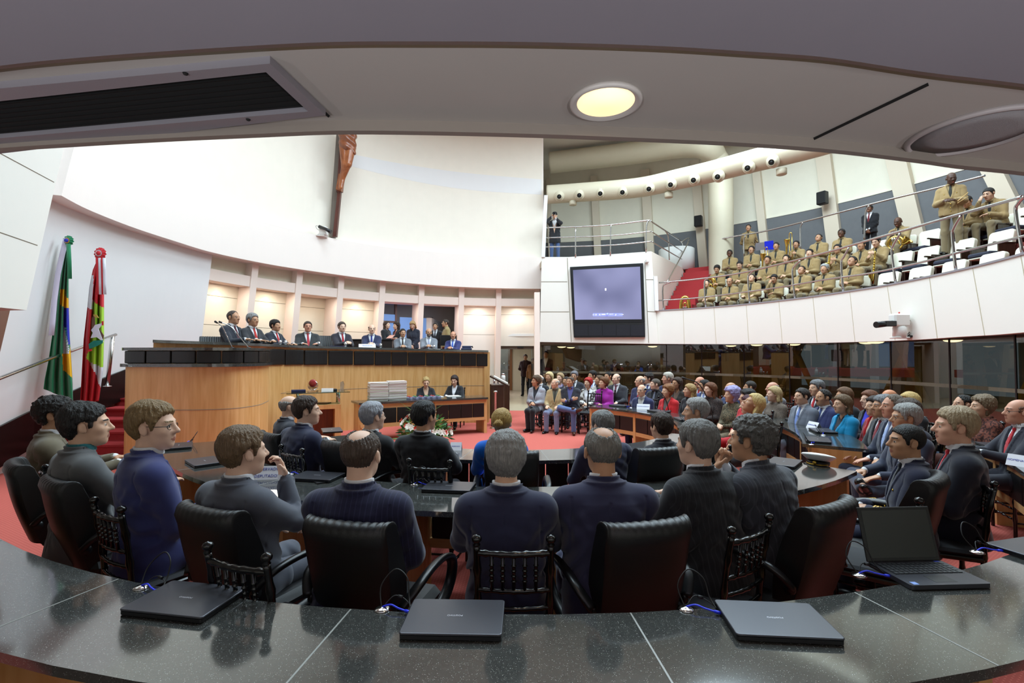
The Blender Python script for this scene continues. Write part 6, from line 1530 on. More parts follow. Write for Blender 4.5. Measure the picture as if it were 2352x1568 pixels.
# ================================================================== PROJECTION TV
tvp = [(1309, 612), (1477, 605), (1481, 776), (1317, 775)]
tv = empty('projection_screen', on_sw(1395, 690, .3), 0, 'large black framed projection screen on the cream wall', 'screen')
def tvq(P, off, th, nm, M, b=0):
    Q = [on_sw(x, y, off)-tv.location for x, y in P]; m = MB(); n = Vector((SA[1]-SB[1], SB[0]-SA[0], 0)).normalized(); n = n if n.y > 0 else -n
    m.slab([[Q[3], Q[2]], [Q[0], Q[1]]], [[Q[3]+n*th, Q[2]+n*th], [Q[0]+n*th, Q[1]+n*th]]); return m.build(nm, M, tv)
tvq([(1309, 613), (1477, 604), (1481, 740), (1316, 742)], .10, .09, 'bezel', M_blackp)
tvq([(1316, 742.5), (1481, 740.5), (1481.5, 774), (1318, 775)], .10, .09, 'cabinet', M_black)
for k in range(5):
    a, b = 1319+32.3*k, 1319+32.3*(k+1)-1; tvq([(a, 746), (b, 745.6), (b+.5, 771), (a+.5, 771.5)], .112, .02, 'speaker_panel', mat('speaker_cloth', '#1b1b22', .9))
sm, st2, sb2 = nt('screen_picture'); N, L = st2.nodes, st2.links; tc_ = N.new('ShaderNodeTexCoord'); nz_ = N.new('ShaderNodeTexNoise'); nz_.inputs['Scale'].default_value = .7; nz_.inputs['Detail'].default_value = 1; L.new(tc_.outputs['Object'], nz_.inputs['Vector'])
rp = N.new('ShaderNodeValToRGB'); rp.color_ramp.elements[0].position = .3; rp.color_ramp.elements[0].color = srgb('#62648e'); rp.color_ramp.elements[1].position = .7; rp.color_ramp.elements[1].color = srgb('#a3a5d2'); L.new(nz_.outputs['Fac'], rp.inputs['Fac']); L.new(rp.outputs['Color'], sb2.inputs['Emission Color']); sb2.inputs['Emission Strength'].default_value = .8; sb2.inputs['Base Color'].default_value = (.02, .02, .03, 1); sb2.inputs['Roughness'].default_value = .5
tvq([(1316, 620), (1470, 612), (1474, 733), (1321, 734)], .112, .02, 'screen', sm)
M_ui = mat('screen_glow', '#ffffff', .5, emit='#cfd4ff', estr=1.0); M_uib = mat('screen_glow_blue', '#8890ff', .5, emit='#7f8cff', estr=.9)
def tvdot(px, py, rx, ry, M, nm='screen_icon'): tvq([(px-rx, py-ry), (px+rx, py-ry), (px+rx, py+ry), (px-rx, py+ry)], .1135, .003, nm, M)
tvdot(1391, 664.5, 1.6, 2.6, M_ui, 'pointer'); tvdot(1396, 722.5, 34, 3.6, mat('screen_bar', '#7a80c8', .5, emit='#7f86d6', estr=.8), 'control_bar')
for px in (1363, 1369, 1377.5, 1414): tvdot(px, 722.5, 1.4, 1.5, M_ui)
tvdot(1386, 721.6, 4.5, 1, M_ui); tvdot(1404.5, 721.6, 4.5, 1, M_ui); tvdot(1426, 722, 6, .6, M_ui)
Q = on_sw(1395.5, 722, .1165)-tv.location; m = MB(); m.lathe([(0, .0), (.05, 0), (.05, .004), (0, .006)], 20, M=Matrix.Translation(Q) @ Matrix.Rotation(PI/2, 4, 'X')); m.build('play_button', M_uib, tv)
# small white camera box at the corner of the screen wall
c = on_sw(1487, 599, .12); m = MB(); m.box((-.05, -.08, -.05), (.05, .12, .05), bev=.01); o = m.build('security_camera', mat('device_white', '#e6e3de', .5)); o.location = c; tag(o, 'tiny white camera box on the wall corner right of the screen', 'camera')
# ================================================================== RAILS OF BALCONY AND GALLERY
def rail_thing(nm, label, tops, mids, posts, fn, r=.026, rp=.024):
    P0 = fn(*tops[0]); o = empty(nm, P0, 0, label, 'railing')
    m = MB(); m.tube([p-P0 for p in [fn(*q) for q in [tuple(v)[:2] for v in interp_poly([t+(0,) for t in tops], len(tops)*4)]]], r, 10); m.build('top_rail', M_steel, o)
    for md in mids: m = MB(); m.tube([fn(*q)-P0 for q in [tuple(v)[:2] for v in interp_poly([t+(0,) for t in md], len(md)*4)]], r*.8, 8); m.build('mid_rail', M_steel, o)
    for ps in posts: m = MB(); m.tube([fn(*q)-P0 for q in [tuple(v)[:2] for v in interp_poly([t+(0,) for t in ps], max(6, len(ps)*3))]], rp, 10); m.build('rail_post', M_steel, o)
    return o
bfn = lambda x, y: on_sw(x, y, .0) if x < 1497 else on_vp(x, y, (pB.x, pB.y), G0)
rail_thing('balcony_railing', 'steel railing round the balcony above the screen', [(1252, 523), (1330, 520.5), (1400, 516.5), (1480, 507), (1492, 506)], [[(1250, 546), (1400, 541), (1496, 531)], [(1248, 567), (1400, 563), (1497, 554)]], [[(1322, 590), (1322, 522)], [(1402, 586), (1403, 520), (1406, 516)], [(1484, 578), (1485, 520), (1490, 506)]], lambda x, y: on_sw(x, y, .02))
rail_thing('stair_side_railing', 'steel railing running back along the stair side of the balcony', [(1494, 507), (1530, 531), (1562, 552)], [[(1497, 532), (1567, 577)], [(1497, 555), (1566, 595)]], [[(1537, 597), (1535, 545), (1528, 530)], [(1571, 613), (1569, 565), (1562, 552)]], lambda x, y: on_vp(x, y, (pB.x, pB.y), G0))
sfn = lambda x, y: on_vp(x, y, (pB.x+.3, pB.y-.1), (G0[0]+.3, G0[1]-.1))
rail_thing('stair_handrail', 'slanting steel handrail of the red gallery stair', [(1530, 652), (1582, 553), (1565, 556)], [], [], lambda x, y: sfn(x, y), .022)
gfn = lambda x, y: on_cyl(x, y, G0, RG+.08)
rail_thing('gallery_railing', 'long curved steel railing along the gallery front', [(1514, 649), (1600, 641), (1700, 627), (1800, 604), (1900, 579), (2000, 550), (2100, 522), (2200, 493), (2290, 468), (2347, 452)],
  [[(1512, 690), (1600, 684), (1700, 672), (1800, 658), (1900, 641), (2000, 627), (2100, 606), (2200, 580), (2280, 560), (2380, 535)]],
  [[(1524, 712), (1522, 662), (1529, 652), (1540, 648)], [(1621, 706), (1618, 650), (1625, 640), (1632, 637)], [(1722, 698), (1718, 640), (1722, 629), (1732, 620)], [(1826, 688), (1820, 625), (1826, 610), (1838, 598)], [(1937, 672), (1932, 605), (1938, 590), (1950, 568)], [(2058, 654), (2048, 580), (2052, 563), (2068, 535)], [(2196, 624), (2187, 545), (2190, 525), (2208, 494)], [(2350, 590), (2333, 490), (2338, 468), (2354, 450)]], gfn, .028)
bk = lambda x, y: on_cyl(x, y, G0, RG+3.42)
rail_thing('walkway_railing', 'steel railing behind the last row of the gallery', [(1652, 620), (1651, 560), (1660, 548), (1750, 532), (1850, 508), (1950, 482), (2050, 456), (2150, 432), (2262, 403)], [], [[(1709, 588), (1708, 555), (1712, 541)], [(1839, 575), (1838, 525), (1844, 511)], [(1985, 556), (1988, 490), (1996, 472)]], bk, .028)
# white curved counter on the balcony
c = pol(G0, RG+3.6, radA+1.5, 0); m = MB(); m.lathe([(.70, 0), (.70, .9), (.67, .92), (0, .92)], 40); o = m.build('counter', mat('counter_white', '#efeeea', .5)); o.location = (c.x-.12, c.y+1.05, ZP-.02); tag(o, 'white rounded counter at the head of the gallery stair', 'counter')
# ================================================================== AIR DUCTS
M_duct = mat('duct_cream', '#cfc4ab', .5, var=.03, vscale=5, bump=.1, bscale=30)
dfn = lambda x, y: on_cyl(x, y, G0, RG+.9)
dc = empty('air_duct', dfn(1400, 438), 0, 'thick cream air duct with round nozzles above the balcony', 'duct')
P = [dfn(x, y)-dc.location for x, y in [(1257, 447), (1330, 442), (1465, 431), (1560, 411), (1640, 393), (1720, 372), (1800, 352), (1880, 330), (1990, 295)]]
m = MB(); m.tube(interp_poly(P, 80), .34, 28); m.build('duct', M_duct, dc)
for x, y in [(1285, 448), (1332, 445), (1381, 441), (1433, 438), (1495, 430), (1546, 420), (1600, 409), (1657, 401), (1728, 380), (1785, 366)]:
    c = dfn(x, y); ctr = Vector((0, 0, CAMZ)); v = (Vector((0.5, 8, 3.0))-c).normalized(); M = Matrix.Translation(c-dc.location+v*.26) @ v.to_track_quat('Z', 'Y').to_matrix().to_4x4()
    m = MB(); m.lathe([(.19, 0), (.19, .06), (.17, .085), (.14, .09), (.125, .12), (.10, .17), (.085, .19), (.08, .17)], 24, M=M); nzl = m.build('nozzle', M_duct, dc)
    m = MB(); m.lathe([(0, .178), (.081, .176)], 20, M=M); q = m.build('nozzle_opening', M_black, None); q.parent = nzl
for x, y in [(1316, 468), (1536, 450), (1795, 396)]:
    c = dfn(x, y-4); m = MB(); m.lathe([(0, -.12), (.12, -.12), (.14, -.11), (.14, .05)], 24, M=Matrix.Translation(c-dc.location)); m.build('drop_nozzle', M_duct, dc)
ufn = lambda x, y: on_cyl(x, y, G0, RG+3.2)
uc = empty('air_duct', ufn(1400, 362), 0, 'plain thick cream air duct bending down into a round riser', 'duct')
P = [ufn(x, y)-uc.location for x, y in [(1262, 374), (1330, 366), (1465, 350), (1560, 336), (1620, 338)]]
rs = on_cyl(1655, 480, G0, RG+3.8)
P += [Vector((rs.x-.2, rs.y, ufn(1640, 352).z))-uc.location, Vector((rs.x, rs.y, ufn(1640, 395).z))-uc.location, Vector((rs.x, rs.y, 5.8))-uc.location, Vector((rs.x, rs.y, ROWZ[3]))-uc.location]
m = MB(); m.tube(interp_poly(P, 90), .44, 28); m.build('duct', M_duct, uc)
# ================================================================== LOUDSPEAKERS, ROBOTIC CAMERAS, LAMPS UNDER THE GALLERY
def wall_speaker(p, yaw, label, s=1.0):
    o = empty('loudspeaker', p, yaw, label, 'loudspeaker'); m = MB(); m.box((-.15*s, -.12*s, -.22*s), (.15*s, .12*s, .22*s), bev=.02*s); m.build('cabinet', M_black, o)
    m = MB(); m.box((-.13*s, .12*s, -.2*s), (.13*s, .128*s, .2*s)); m.build('grille', mat('grille_black', '#191919', .9), o); m = MB(); m.box((-.04*s, -.24*s, -.04*s), (.04*s, -.12*s, .04*s)); m.build('wall_bracket', M_black, o)
wall_speaker(on_cyl(1604, 508, G0, RO-.55), 215, 'small black loudspeaker on the pillar left of the round riser')
wall_speaker(on_cyl(1889, 455, G0, RO-.55), 240, 'small black loudspeaker on the pillar above the band')
wall_speaker(on_cyl(1664, 818, G0, RG+1.4), 225, 'black loudspeaker hanging behind the glass, the left one', .75)
wall_speaker(on_cyl(1922, 816, G0, RG+1.2), 240, 'black loudspeaker hanging behind the glass, the right one', .7)
c = on_cyl(2066, 752, G0, RG-.22); rc = empty('robotic_camera', c, 0, 'white robotic camera with black lens on the gallery front', 'camera')
m = MB(); m.box((-.16, -.1, .02), (.16, .1, .28), bev=.03); rcM = m.build('housing', mat('device_white', '#e6e3de', .5), rc)
m = MB(); m.lathe([(.12, -.20), (.12, .0), (.09, .03)], 20); m.box((-.13, -.11, -.22), (.13, .11, -.19), bev=.01); m.build('pan_head', MATS['device_white'], rc)
m = MB(); m.tube([(-.16, -.03, .08), (-.30, -.05, .07), (-.55, -.10, .05)], [.06, .055, .065], 14); m.box((-.36, -.12, .02), (-.14, .04, .13), bev=.01); m.build('lens', M_blackp, rc)
m = MB(); m.box((.12, -.05, -.2), (.36, .06, -.16)); m.box((.1, .0, -.22), (.24, .08, -.18)); m.build('bracket', M_black, rc)
m = MB(); m.tube(interp_poly([(.15, 0, .15), (.3, .0, .12), (.3, .02, -.02), (.2, .03, -.16)], 16), .008, 6); m.tube(interp_poly([(.15, 0, .1), (.25, .0, .05), (.24, .02, -.06), (.16, .03, -.16)], 16), .006, 6); m.build('cable', M_black, rc)
m = MB(); m.lathe([(.015, .28), (.015, .31), (0, .32)], 8); m.build('red_light', mat('tally_red', '#c0342c', .4), rc)
c = on_cyl(744, 533, D0, RD-.12); rc = empty('robotic_camera', c, 0, 'grey robotic camera on the ledge beside the crucifix', 'camera')
m = MB(); m.box((-.12, -.1, -.10), (.10, .1, .16), bev=.02); m.box((-.2, -.1, -.13), (.05, .2, -.10)); m.build('housing', MATS['device_white'], rc)
m = MB(); m.tube([(-.1, -.12, .14), (.12, -.16, .05), (.28, -.18, -.04)], [.05, .045, .06], 12); m.build('lens', M_blackp, rc)
m = MB(); m.tube(interp_poly([(-.1, -.08, .15), (-.22, -.05, .18), (-.2, -.05, .1), (-.1, -.02, .0), (-.22, 0, -.1)], 20), .007, 6); m.build('cable', M_alu, rc)
M_dome = mat('dome_glow', '#fff4d8', .5, emit='#fff0cc', estr=3.0)
for k, (px, py, r_, wh) in enumerate([(1290, 794, 1.5, 'first'), (1311, 798, 2.9, 'second'), (1499, 796, 1.2, 'third'), (1679, 801, 1.6, 'fourth'), (1738, 799, .9, 'fifth'), (1824, 802, 1.2, 'sixth'), (1991, 803, 1.0, 'seventh'), (2012, 796, .8, 'eighth'), (2189, 800, 1.2, 'ninth')]):
    f = on_cyl(px, py, G0, RG+r_)
    if k < 2: f = at_y(px, py, 18.0+k*1.5)
    zc = 2.10; o = empty('ceiling_dome_lamp', (f.x, f.y, zc), 0, f'glowing dome lamp under the gallery, the {wh} from the left', 'lamp', 'dome lamps under the gallery')
    m = MB(); m.lathe([(.17, 0), (.18, -.012), (.17, -.02)], 28); m.build('trim_ring', M_alu, o); m = MB(); m.lathe([(.165, -.018), (.13, -.045), (.06, -.06), (0, -.062)], 28); m.build('shade', M_dome, o)
# ================================================================== POPULATE
L_, T_, D_, F_ = '#dcae90', '#c08f6e', '#5a3a29', '#e2b79d'
def put(px, py, d, label, z0=0.0, yaw=None, seat=None, group=None, smin_=.92, smax_=1.09, **k):
    pk = dict(sit=k.get('sit', True), hands=k.get('hands', 'lap'), lean=k.get('lean', 0), hy=k.get('hy', 0), hp=k.get('hp', 0), hr=k.get('hr', 0), legs=k.get('legs', 'n'), fat=k.get('fat', 0.0))
    ps = Pose(**pk, fem=k.get('fem', False), sh=k.get('sh', 1.0)); T = at_y(px, py, d)
    hs = HAIR[k.get('hair', 'short')]; tt = (hs or {}).get('t', 0)+(hs or {}).get('top', 0)*.8
    tp = ps.hc+ps.R @ V3(0, -.014, (.117+tt))*ps.hs; s = min(max((T.z-z0)/float(tp[2]), smin_), smax_)
    if yaw is None: yaw = face((T.x, T.y))
    a = R_(yaw); wx = math.cos(a)*float(tp[0])+math.sin(a)*float(tp[1]); wy = -math.sin(a)*float(tp[0])+math.cos(a)*float(tp[1])
    dz = min(max(T.z-float(tp[2])*s-z0, -.05), .07)
    loc = Vector((T.x-wx*s, T.y-wy*s, z0+(dz if pk['sit'] else max(dz, 0) if dz < .03 else 0)))
    o, ps = person(loc, yaw, label, scale=s, group=group, **k)
    if seat:
        q = Vector((loc.x, loc.y, z0)); lb = seat[1]
        b = Vector((math.sin(a), math.cos(a), 0))
        {'c': P_chia, 'e': P_exec, 's': P_seat}[seat[0]].place(q-b*(.02 if seat[0] != 'e' else .04)+b*.0, yaw, lb, {'c': 'black turned-wood chairs', 'e': 'black leather office chairs', 's': 'cream gallery seats'}[seat[0]])
    return o, ps
N1, N2, N3, N4 = .0075, .0105, .0125, .0145
# ---- outer row seen from behind
put(127, 908, 4.0, 'curly-haired person in olive brown jacket, leftmost in the photo', h=N1, hair='curly', hc='#1a1412', tc='#6d6351', hy=20, skin=T_, hands='desk')
put(196, 922, 3.2, 'person with dark swept hair in grey jacket before the flags', h=N1, hair='mop', hc='#17120f', tc='#4a4a4b', shirt='#2f6f74', hy=25, skin=L_, hands='desk', sh=1.05)
put(350, 918, 2.95, 'person in blue suit with spectacles and light brown hair, in profile', h=N1, yaw=40, hair='full', hc='#7d633f', tc='#2c305a', hy=42, glasses=True, skin=F_, hands='lap', sh=1.05)
put(556, 976, 2.66, 'person in grey suit with hand raised to the face, seen from behind', h=N1, yaw=24, hair='full', hc='#6b533a', tc='#41434c', hy=15, hands='chin', skin=F_, fat=.05, sh=1.1, wide=1.05)
put(829, 984, 2.48, 'balding person in navy pinstripe suit with legs crossed, seen from behind', h=N1, yaw=6, hair='crown', hc='#4c3c31', tc='#22233f', stripe=True, hands='thigh', legs='o', skin=F_, fat=.08, sh=1.15, wide=1.05)
put(1163, 986, 2.50, 'person with collar-length grey hair in navy suit, seen from behind', h=N1, hair='mop', hc='#8b8986', tc='#1f2139', hands='desk', skin=L_, sh=1.05)
put(1384, 978, 2.60, 'balding grey person in navy suit leaning on the desk, seen from behind', h=N1, yaw=-3, hair='crown', hc='#75716b', tc='#25263f', hands='clasp', lean=8, skin=T_, fat=.08, sh=1.15, wide=1.06)
put(1602, 962, 2.88, 'person with short grey hair in dark pinstripe suit, hands folded on the desk', h=N1, yaw=-22, hair='full', hc='#6d6a66', tc='#25262b', stripe=True, hands='clasp', lean=10, hy=-12, skin=F_, sh=1.12, fat=.05)
put(1728, 952, 2.98, 'curly grey person in striped grey suit with both hands at the chin', h=N1, yaw=-30, hair='curly', hc='#57534f', tc='#3d3f48', stripe=True, hands='chins', lean=16, hy=-15, skin=T_, sh=1.08)
o, ps = put(2085, 973, 3.42, 'naval officer with cropped black hair in dark uniform with gold cuffs', h=N1, yaw=-60, hair='crop', hc='#14100e', tc='#15172c', top='uniform', shirt='#e8e8ee', tie='#14141a', hands='lap', hy=-18, skin=T_)
for i in (0, 1):
    ax_ = ps.W[i]-ps.E[i]; ax_ = ax_/np.linalg.norm(ax_); m = MB()
    for t in (.045, .065, .085): m.tube([tuple(float(v) for v in ps.W[i]-ax_*(t+.012)), tuple(float(v) for v in ps.W[i]-ax_*t)], .0535, 16, cap=False)
    m.build('gold_cuff', mat('gold_braid', '#d8a92c', .5), o)
put(2196, 932, 3.50, 'person with blond grey hair, dark suit and red tie near the right edge', h=N1, yaw=-52, hair='full', hc='#a58f70', tc='#1a1b26', tie='#b3202c', hy=-15, hands='lap', skin='#e0a98e', sh=1.05)
put(2082, 925, 4.55, 'person with grey hair and spectacles crossing the legs, right of the desk end', h=N1, yaw=-82, hair='full', hc='#9a9793', tc='#2c3040', glasses=True, legs='x', hands='thigh', hy=10, tie='#30333f', skin=T_)
# ---- inner row
put(664, 907, 5.45, 'bald person with grey fringe at the podium end of the inner row', h=N2, hair='fringe', hc='#8b8782', tc='#20222c', hands='desk', skin=F_, hy=15, sh=1.08)
put(703, 908, 4.65, 'brown-haired person in navy suit leaning on the inner row desk', h=N2, hair='full', hc='#38271d', tc='#20233a', hands='desk', lean=10, hy=35, skin=F_, sh=1.1, fat=.05)
put(855, 921, 4.50, 'person with silver hair and spectacles in dark suit in the inner row', h=N2, hair='full', hc='#9d9da4', tc='#141418', hands='desk', hy=20, glasses=True, skin=F_, sh=1.08)
put(974, 919, 4.28, 'person with thick black hair in black suit in the inner row', h=N2, hair='full', hc='#14100d', tc='#141418', hands='desk', hy=20, skin=T_, sh=1.05)
put(1152, 936, 4.28, 'blond person with hair in a knot and bright blue jacket', h=N2, hair='bun', hc='#b3904f', fem=True, top='open', tc='#0f66d0', shirt='#0f66d0', hands='desk', hy=10, skin=F_, sh=1.12)
put(1383, 941, 4.35, 'grey-haired person leaning forward over the inner row desk', h=N2, yaw=-14, hair='full', hc='#7c7a77', tc='#25263c', hands='desk', lean=16, hy=-20, skin=F_, glasses=True, sh=1.1)
put(1519, 946, 4.45, 'brown-haired person in dark suit in the inner row, right of centre', h=N2, hair='full', hc='#34241b', tc='#1e1f27', hands='desk', lean=6, skin=L_, sh=1.05)
put(1600, 912, 4.85, 'person with swept grey hair and moustache looking left', h=N2, yaw=-45, hair='full', hc='#979491', tc='#191a1f', hands='lap', hy=-30, mous=True, skin='#d0a080', sh=1.05)
# ---- dais
DZ = 1.2
dm = [(535, 713, 9.75, 100, dict(hair='reced', hc='#4a403a', tc='#1e2029', tie='#4a1e28', glasses=True, skin=T_, fat=.04), 'smiling spectacled person at the left end of the dais'),
 (580, 718, 10.1, 110, dict(hair='full', hc='#8f8e8d', tc='#2b2b2e', tie='#c03a34', glasses=True, skin=T_), 'grey-haired spectacled person second from left on the dais'),
 (632, 733, 10.9, 105, dict(hair='full', hc='#191412', tc='#20222b', tie='#c23034', skin=T_), 'black-haired person with red tie third from left on the dais'),
 (707, 737, 11.5, 150, dict(hair='crop', hc='#3a2d27', tc='#2a2b2c', tie='#b03a44', glasses=True, skin='#cf9478', fat=.16, sh=1.1, wide=1.08), 'stout spectacled person in open grey jacket on the dais'),
 (785, 738, 12.2, 140, dict(hair='short', hc='#46382f', tc='#25222a', tie='#a83038', skin=F_), 'person with brown hair and dark red tie at the middle of the dais'),
 (854, 744, 12.8, 165, dict(hair='fringe', hc='#4a3e36', tc='#22263f', tie='#3a3f86', glasses=True, skin=F_), 'balding thin person with blue tie on the dais'),
 (925, 754, 13.2, 165, dict(hair='crop', hc='#15110f', tc='#6d6f76', tie='#39302c', skin=T_), 'black-haired person in light grey suit on the dais'),
 (985, 753, 13.5, 170, dict(hair='fringe', hc='#6a6560', tc='#7d7f86', tie='#9fa3b8', beard=True, glasses=True, skin=T_), 'bearded person in light grey suit on the dais'),
 (1041, 760, 13.6, 185, dict(hair='fringe', hc='#2b2320', tc='#272a55', tie='#4c6ac0', mous=True, skin='#c98d70'), 'bald person with moustache at the right end of the dais')]
for px, py, d, yw, k, lb in dm: put(px, py, d, lb, DZ, yw, h=N3, hands='desk' if d < 12 else 'clasp', legs='u', hy=(-10 if yw > 150 else 0), **k)
put(888, 737, 15.2, 'long-haired person in black holding a paper behind the dais', DZ, 110, h=N3, sit=False, hands='paper', fem=True, hair='long', hc='#3a241a', top='knit', tc='#17161a', skin=F_, pants='#17161a')
put(911, 740, 15.8, 'dark-haired person in black facing the paper holder behind the dais', DZ, 225, h=N3, sit=False, hands='front', fem=True, hair='curlyl', hc='#2a1a14', top='open', tc='#151519', shirt='#7a3030', skin=L_, pants='#151519')
put(947, 742, 14.9, 'blond person looking down behind the grey-suited men on the dais', DZ, 180, h=N3, sit=False, hands='front', fem=True, hair='bob', hc='#b18d5e', top='open', tc='#1c1d28', shirt='#1c1d28', hp=30, skin=F_, pants='#1c1d28')
put(1000, 743, 16.0, 'dark-suited person standing in the doorway behind the bearded man', DZ, 180, h=N3, sit=False, hands='front', hair='short', hc='#221a16', tc='#1a191c', tie='#1f1f25', skin=T_)
put(1024, 733, 15.7, 'person in khaki uniform standing behind the dais', DZ, 250, h=N3, sit=False, hands='sides', hair='crop', hc='#3a2e26', tc='#9b8659', top='uniform', shirt='#9b8659', tie='#2b2a26', glasses=True, skin=T_, v=.34)
q = at_y(897, 773, 14.85); m = MB(); m.box((-.12, -.002, -.09), (.12, .002, .09), M=Matrix.Rotation(R_(-55), 4, 'X')); o = m.build('paper_sheet', mat('paper_salmon', '#d8a090', .7)); o.location = q; o.rotation_euler = (0, 0, -.6); tag(o, 'salmon pink sheet held by the long-haired person behind the dais', 'paper')
# ---- clerks
put(979, 866, 11.55, 'curly blond clerk in black jacket writing at the table', 0, 165, h=N3, hands='write', fem=True, hair='updo', hc='#b99a62', top='open', tc='#17171b', shirt='#c9a58c', hp=20, glasses=True, skin=F_, seat=('c', 'black turned-wood chair of the curly blond clerk'))
put(1043, 861, 11.95, 'dark-haired clerk in black jacket and white blouse at the table', 0, 190, h=N3, hands='write', fem=True, hair='long', hc='#2e1d19', top='open', tc='#17171b', shirt='#ecebf0', hp=20, skin=F_, seat=('c', 'black turned-wood chair of the dark-haired clerk'))
# ---- doorway, balcony
put(1207, 813, 20.8, 'person in dark maroon jacket standing in the glass doorway', 0, 185, h=N3, sit=False, hands='back', hair='crop', hc='#241b17', top='open', tc='#2a1517', shirt='#3a2a2a', pants='#17161a', skin=T_)
put(1224, 825, 20.3, 'person in tan jacket half hidden by the white door post', 0, 190, h=N3, sit=False, hands='sides', hair='crop', hc='#241b17', top='open', tc='#8f5f35', shirt='#3a3a44', pants='#2a2a30', skin=T_)
o, ps = put(1274, 487, 17.75, 'photographer in black coat and jeans aiming a camera on the balcony', ZP-.02, 190, h=N3, sit=False, hands='camera', hair='crop', hc='#1b1715', top='open', tc='#17171a', shirt='#d9d6d6', pants='#46587f', hem=-.28, v=.0, vw=.09, skin=L_)
m = MB(); hc = ps.hc; cx = lambda x, y, z: Vector((float(hc[0])+x, float(hc[1])+y, float(hc[2])+z)); m.lathe([(.092, .035), (.094, .06), (.08, .115), (.04, .14), (0, .145)], 18, M=Matrix.Translation(cx(0, -.012, 0)) @ Matrix.Scale(1.15, 4, (0, 1, 0))); m.build('cap', M_black, o); m = MB(); m.box((-.06, .08, .045), (.06, .16, .055), M=Matrix.Translation(cx(0, 0, 0)), bev=.004); m.build('cap_peak', M_black, o)
q = o.matrix_world
ca = empty('photo_camera', o.location+Matrix.Rotation(-R_(190), 3, 'Z') @ (cx(0, .17, -.005)*o.scale[0]), 190, 'black camera with lens held by the photographer on the balcony', 'camera')
m = MB(); m.box((-.075, -.035, -.055), (.075, .035, .045), bev=.012); m.box((-.03, -.03, .045), (.03, .03, .10), bev=.01); m.build('body', M_blackp, ca); m = MB(); m.lathe([(.038, .03), (.04, .09), (.046, .16), (.04, .16), (.035, .14), (0, .13)], 16, M=Matrix.Translation((0, 0, -.005)) @ Matrix.Rotation(-PI/2, 4, 'X')); m.build('lens', M_black, ca)
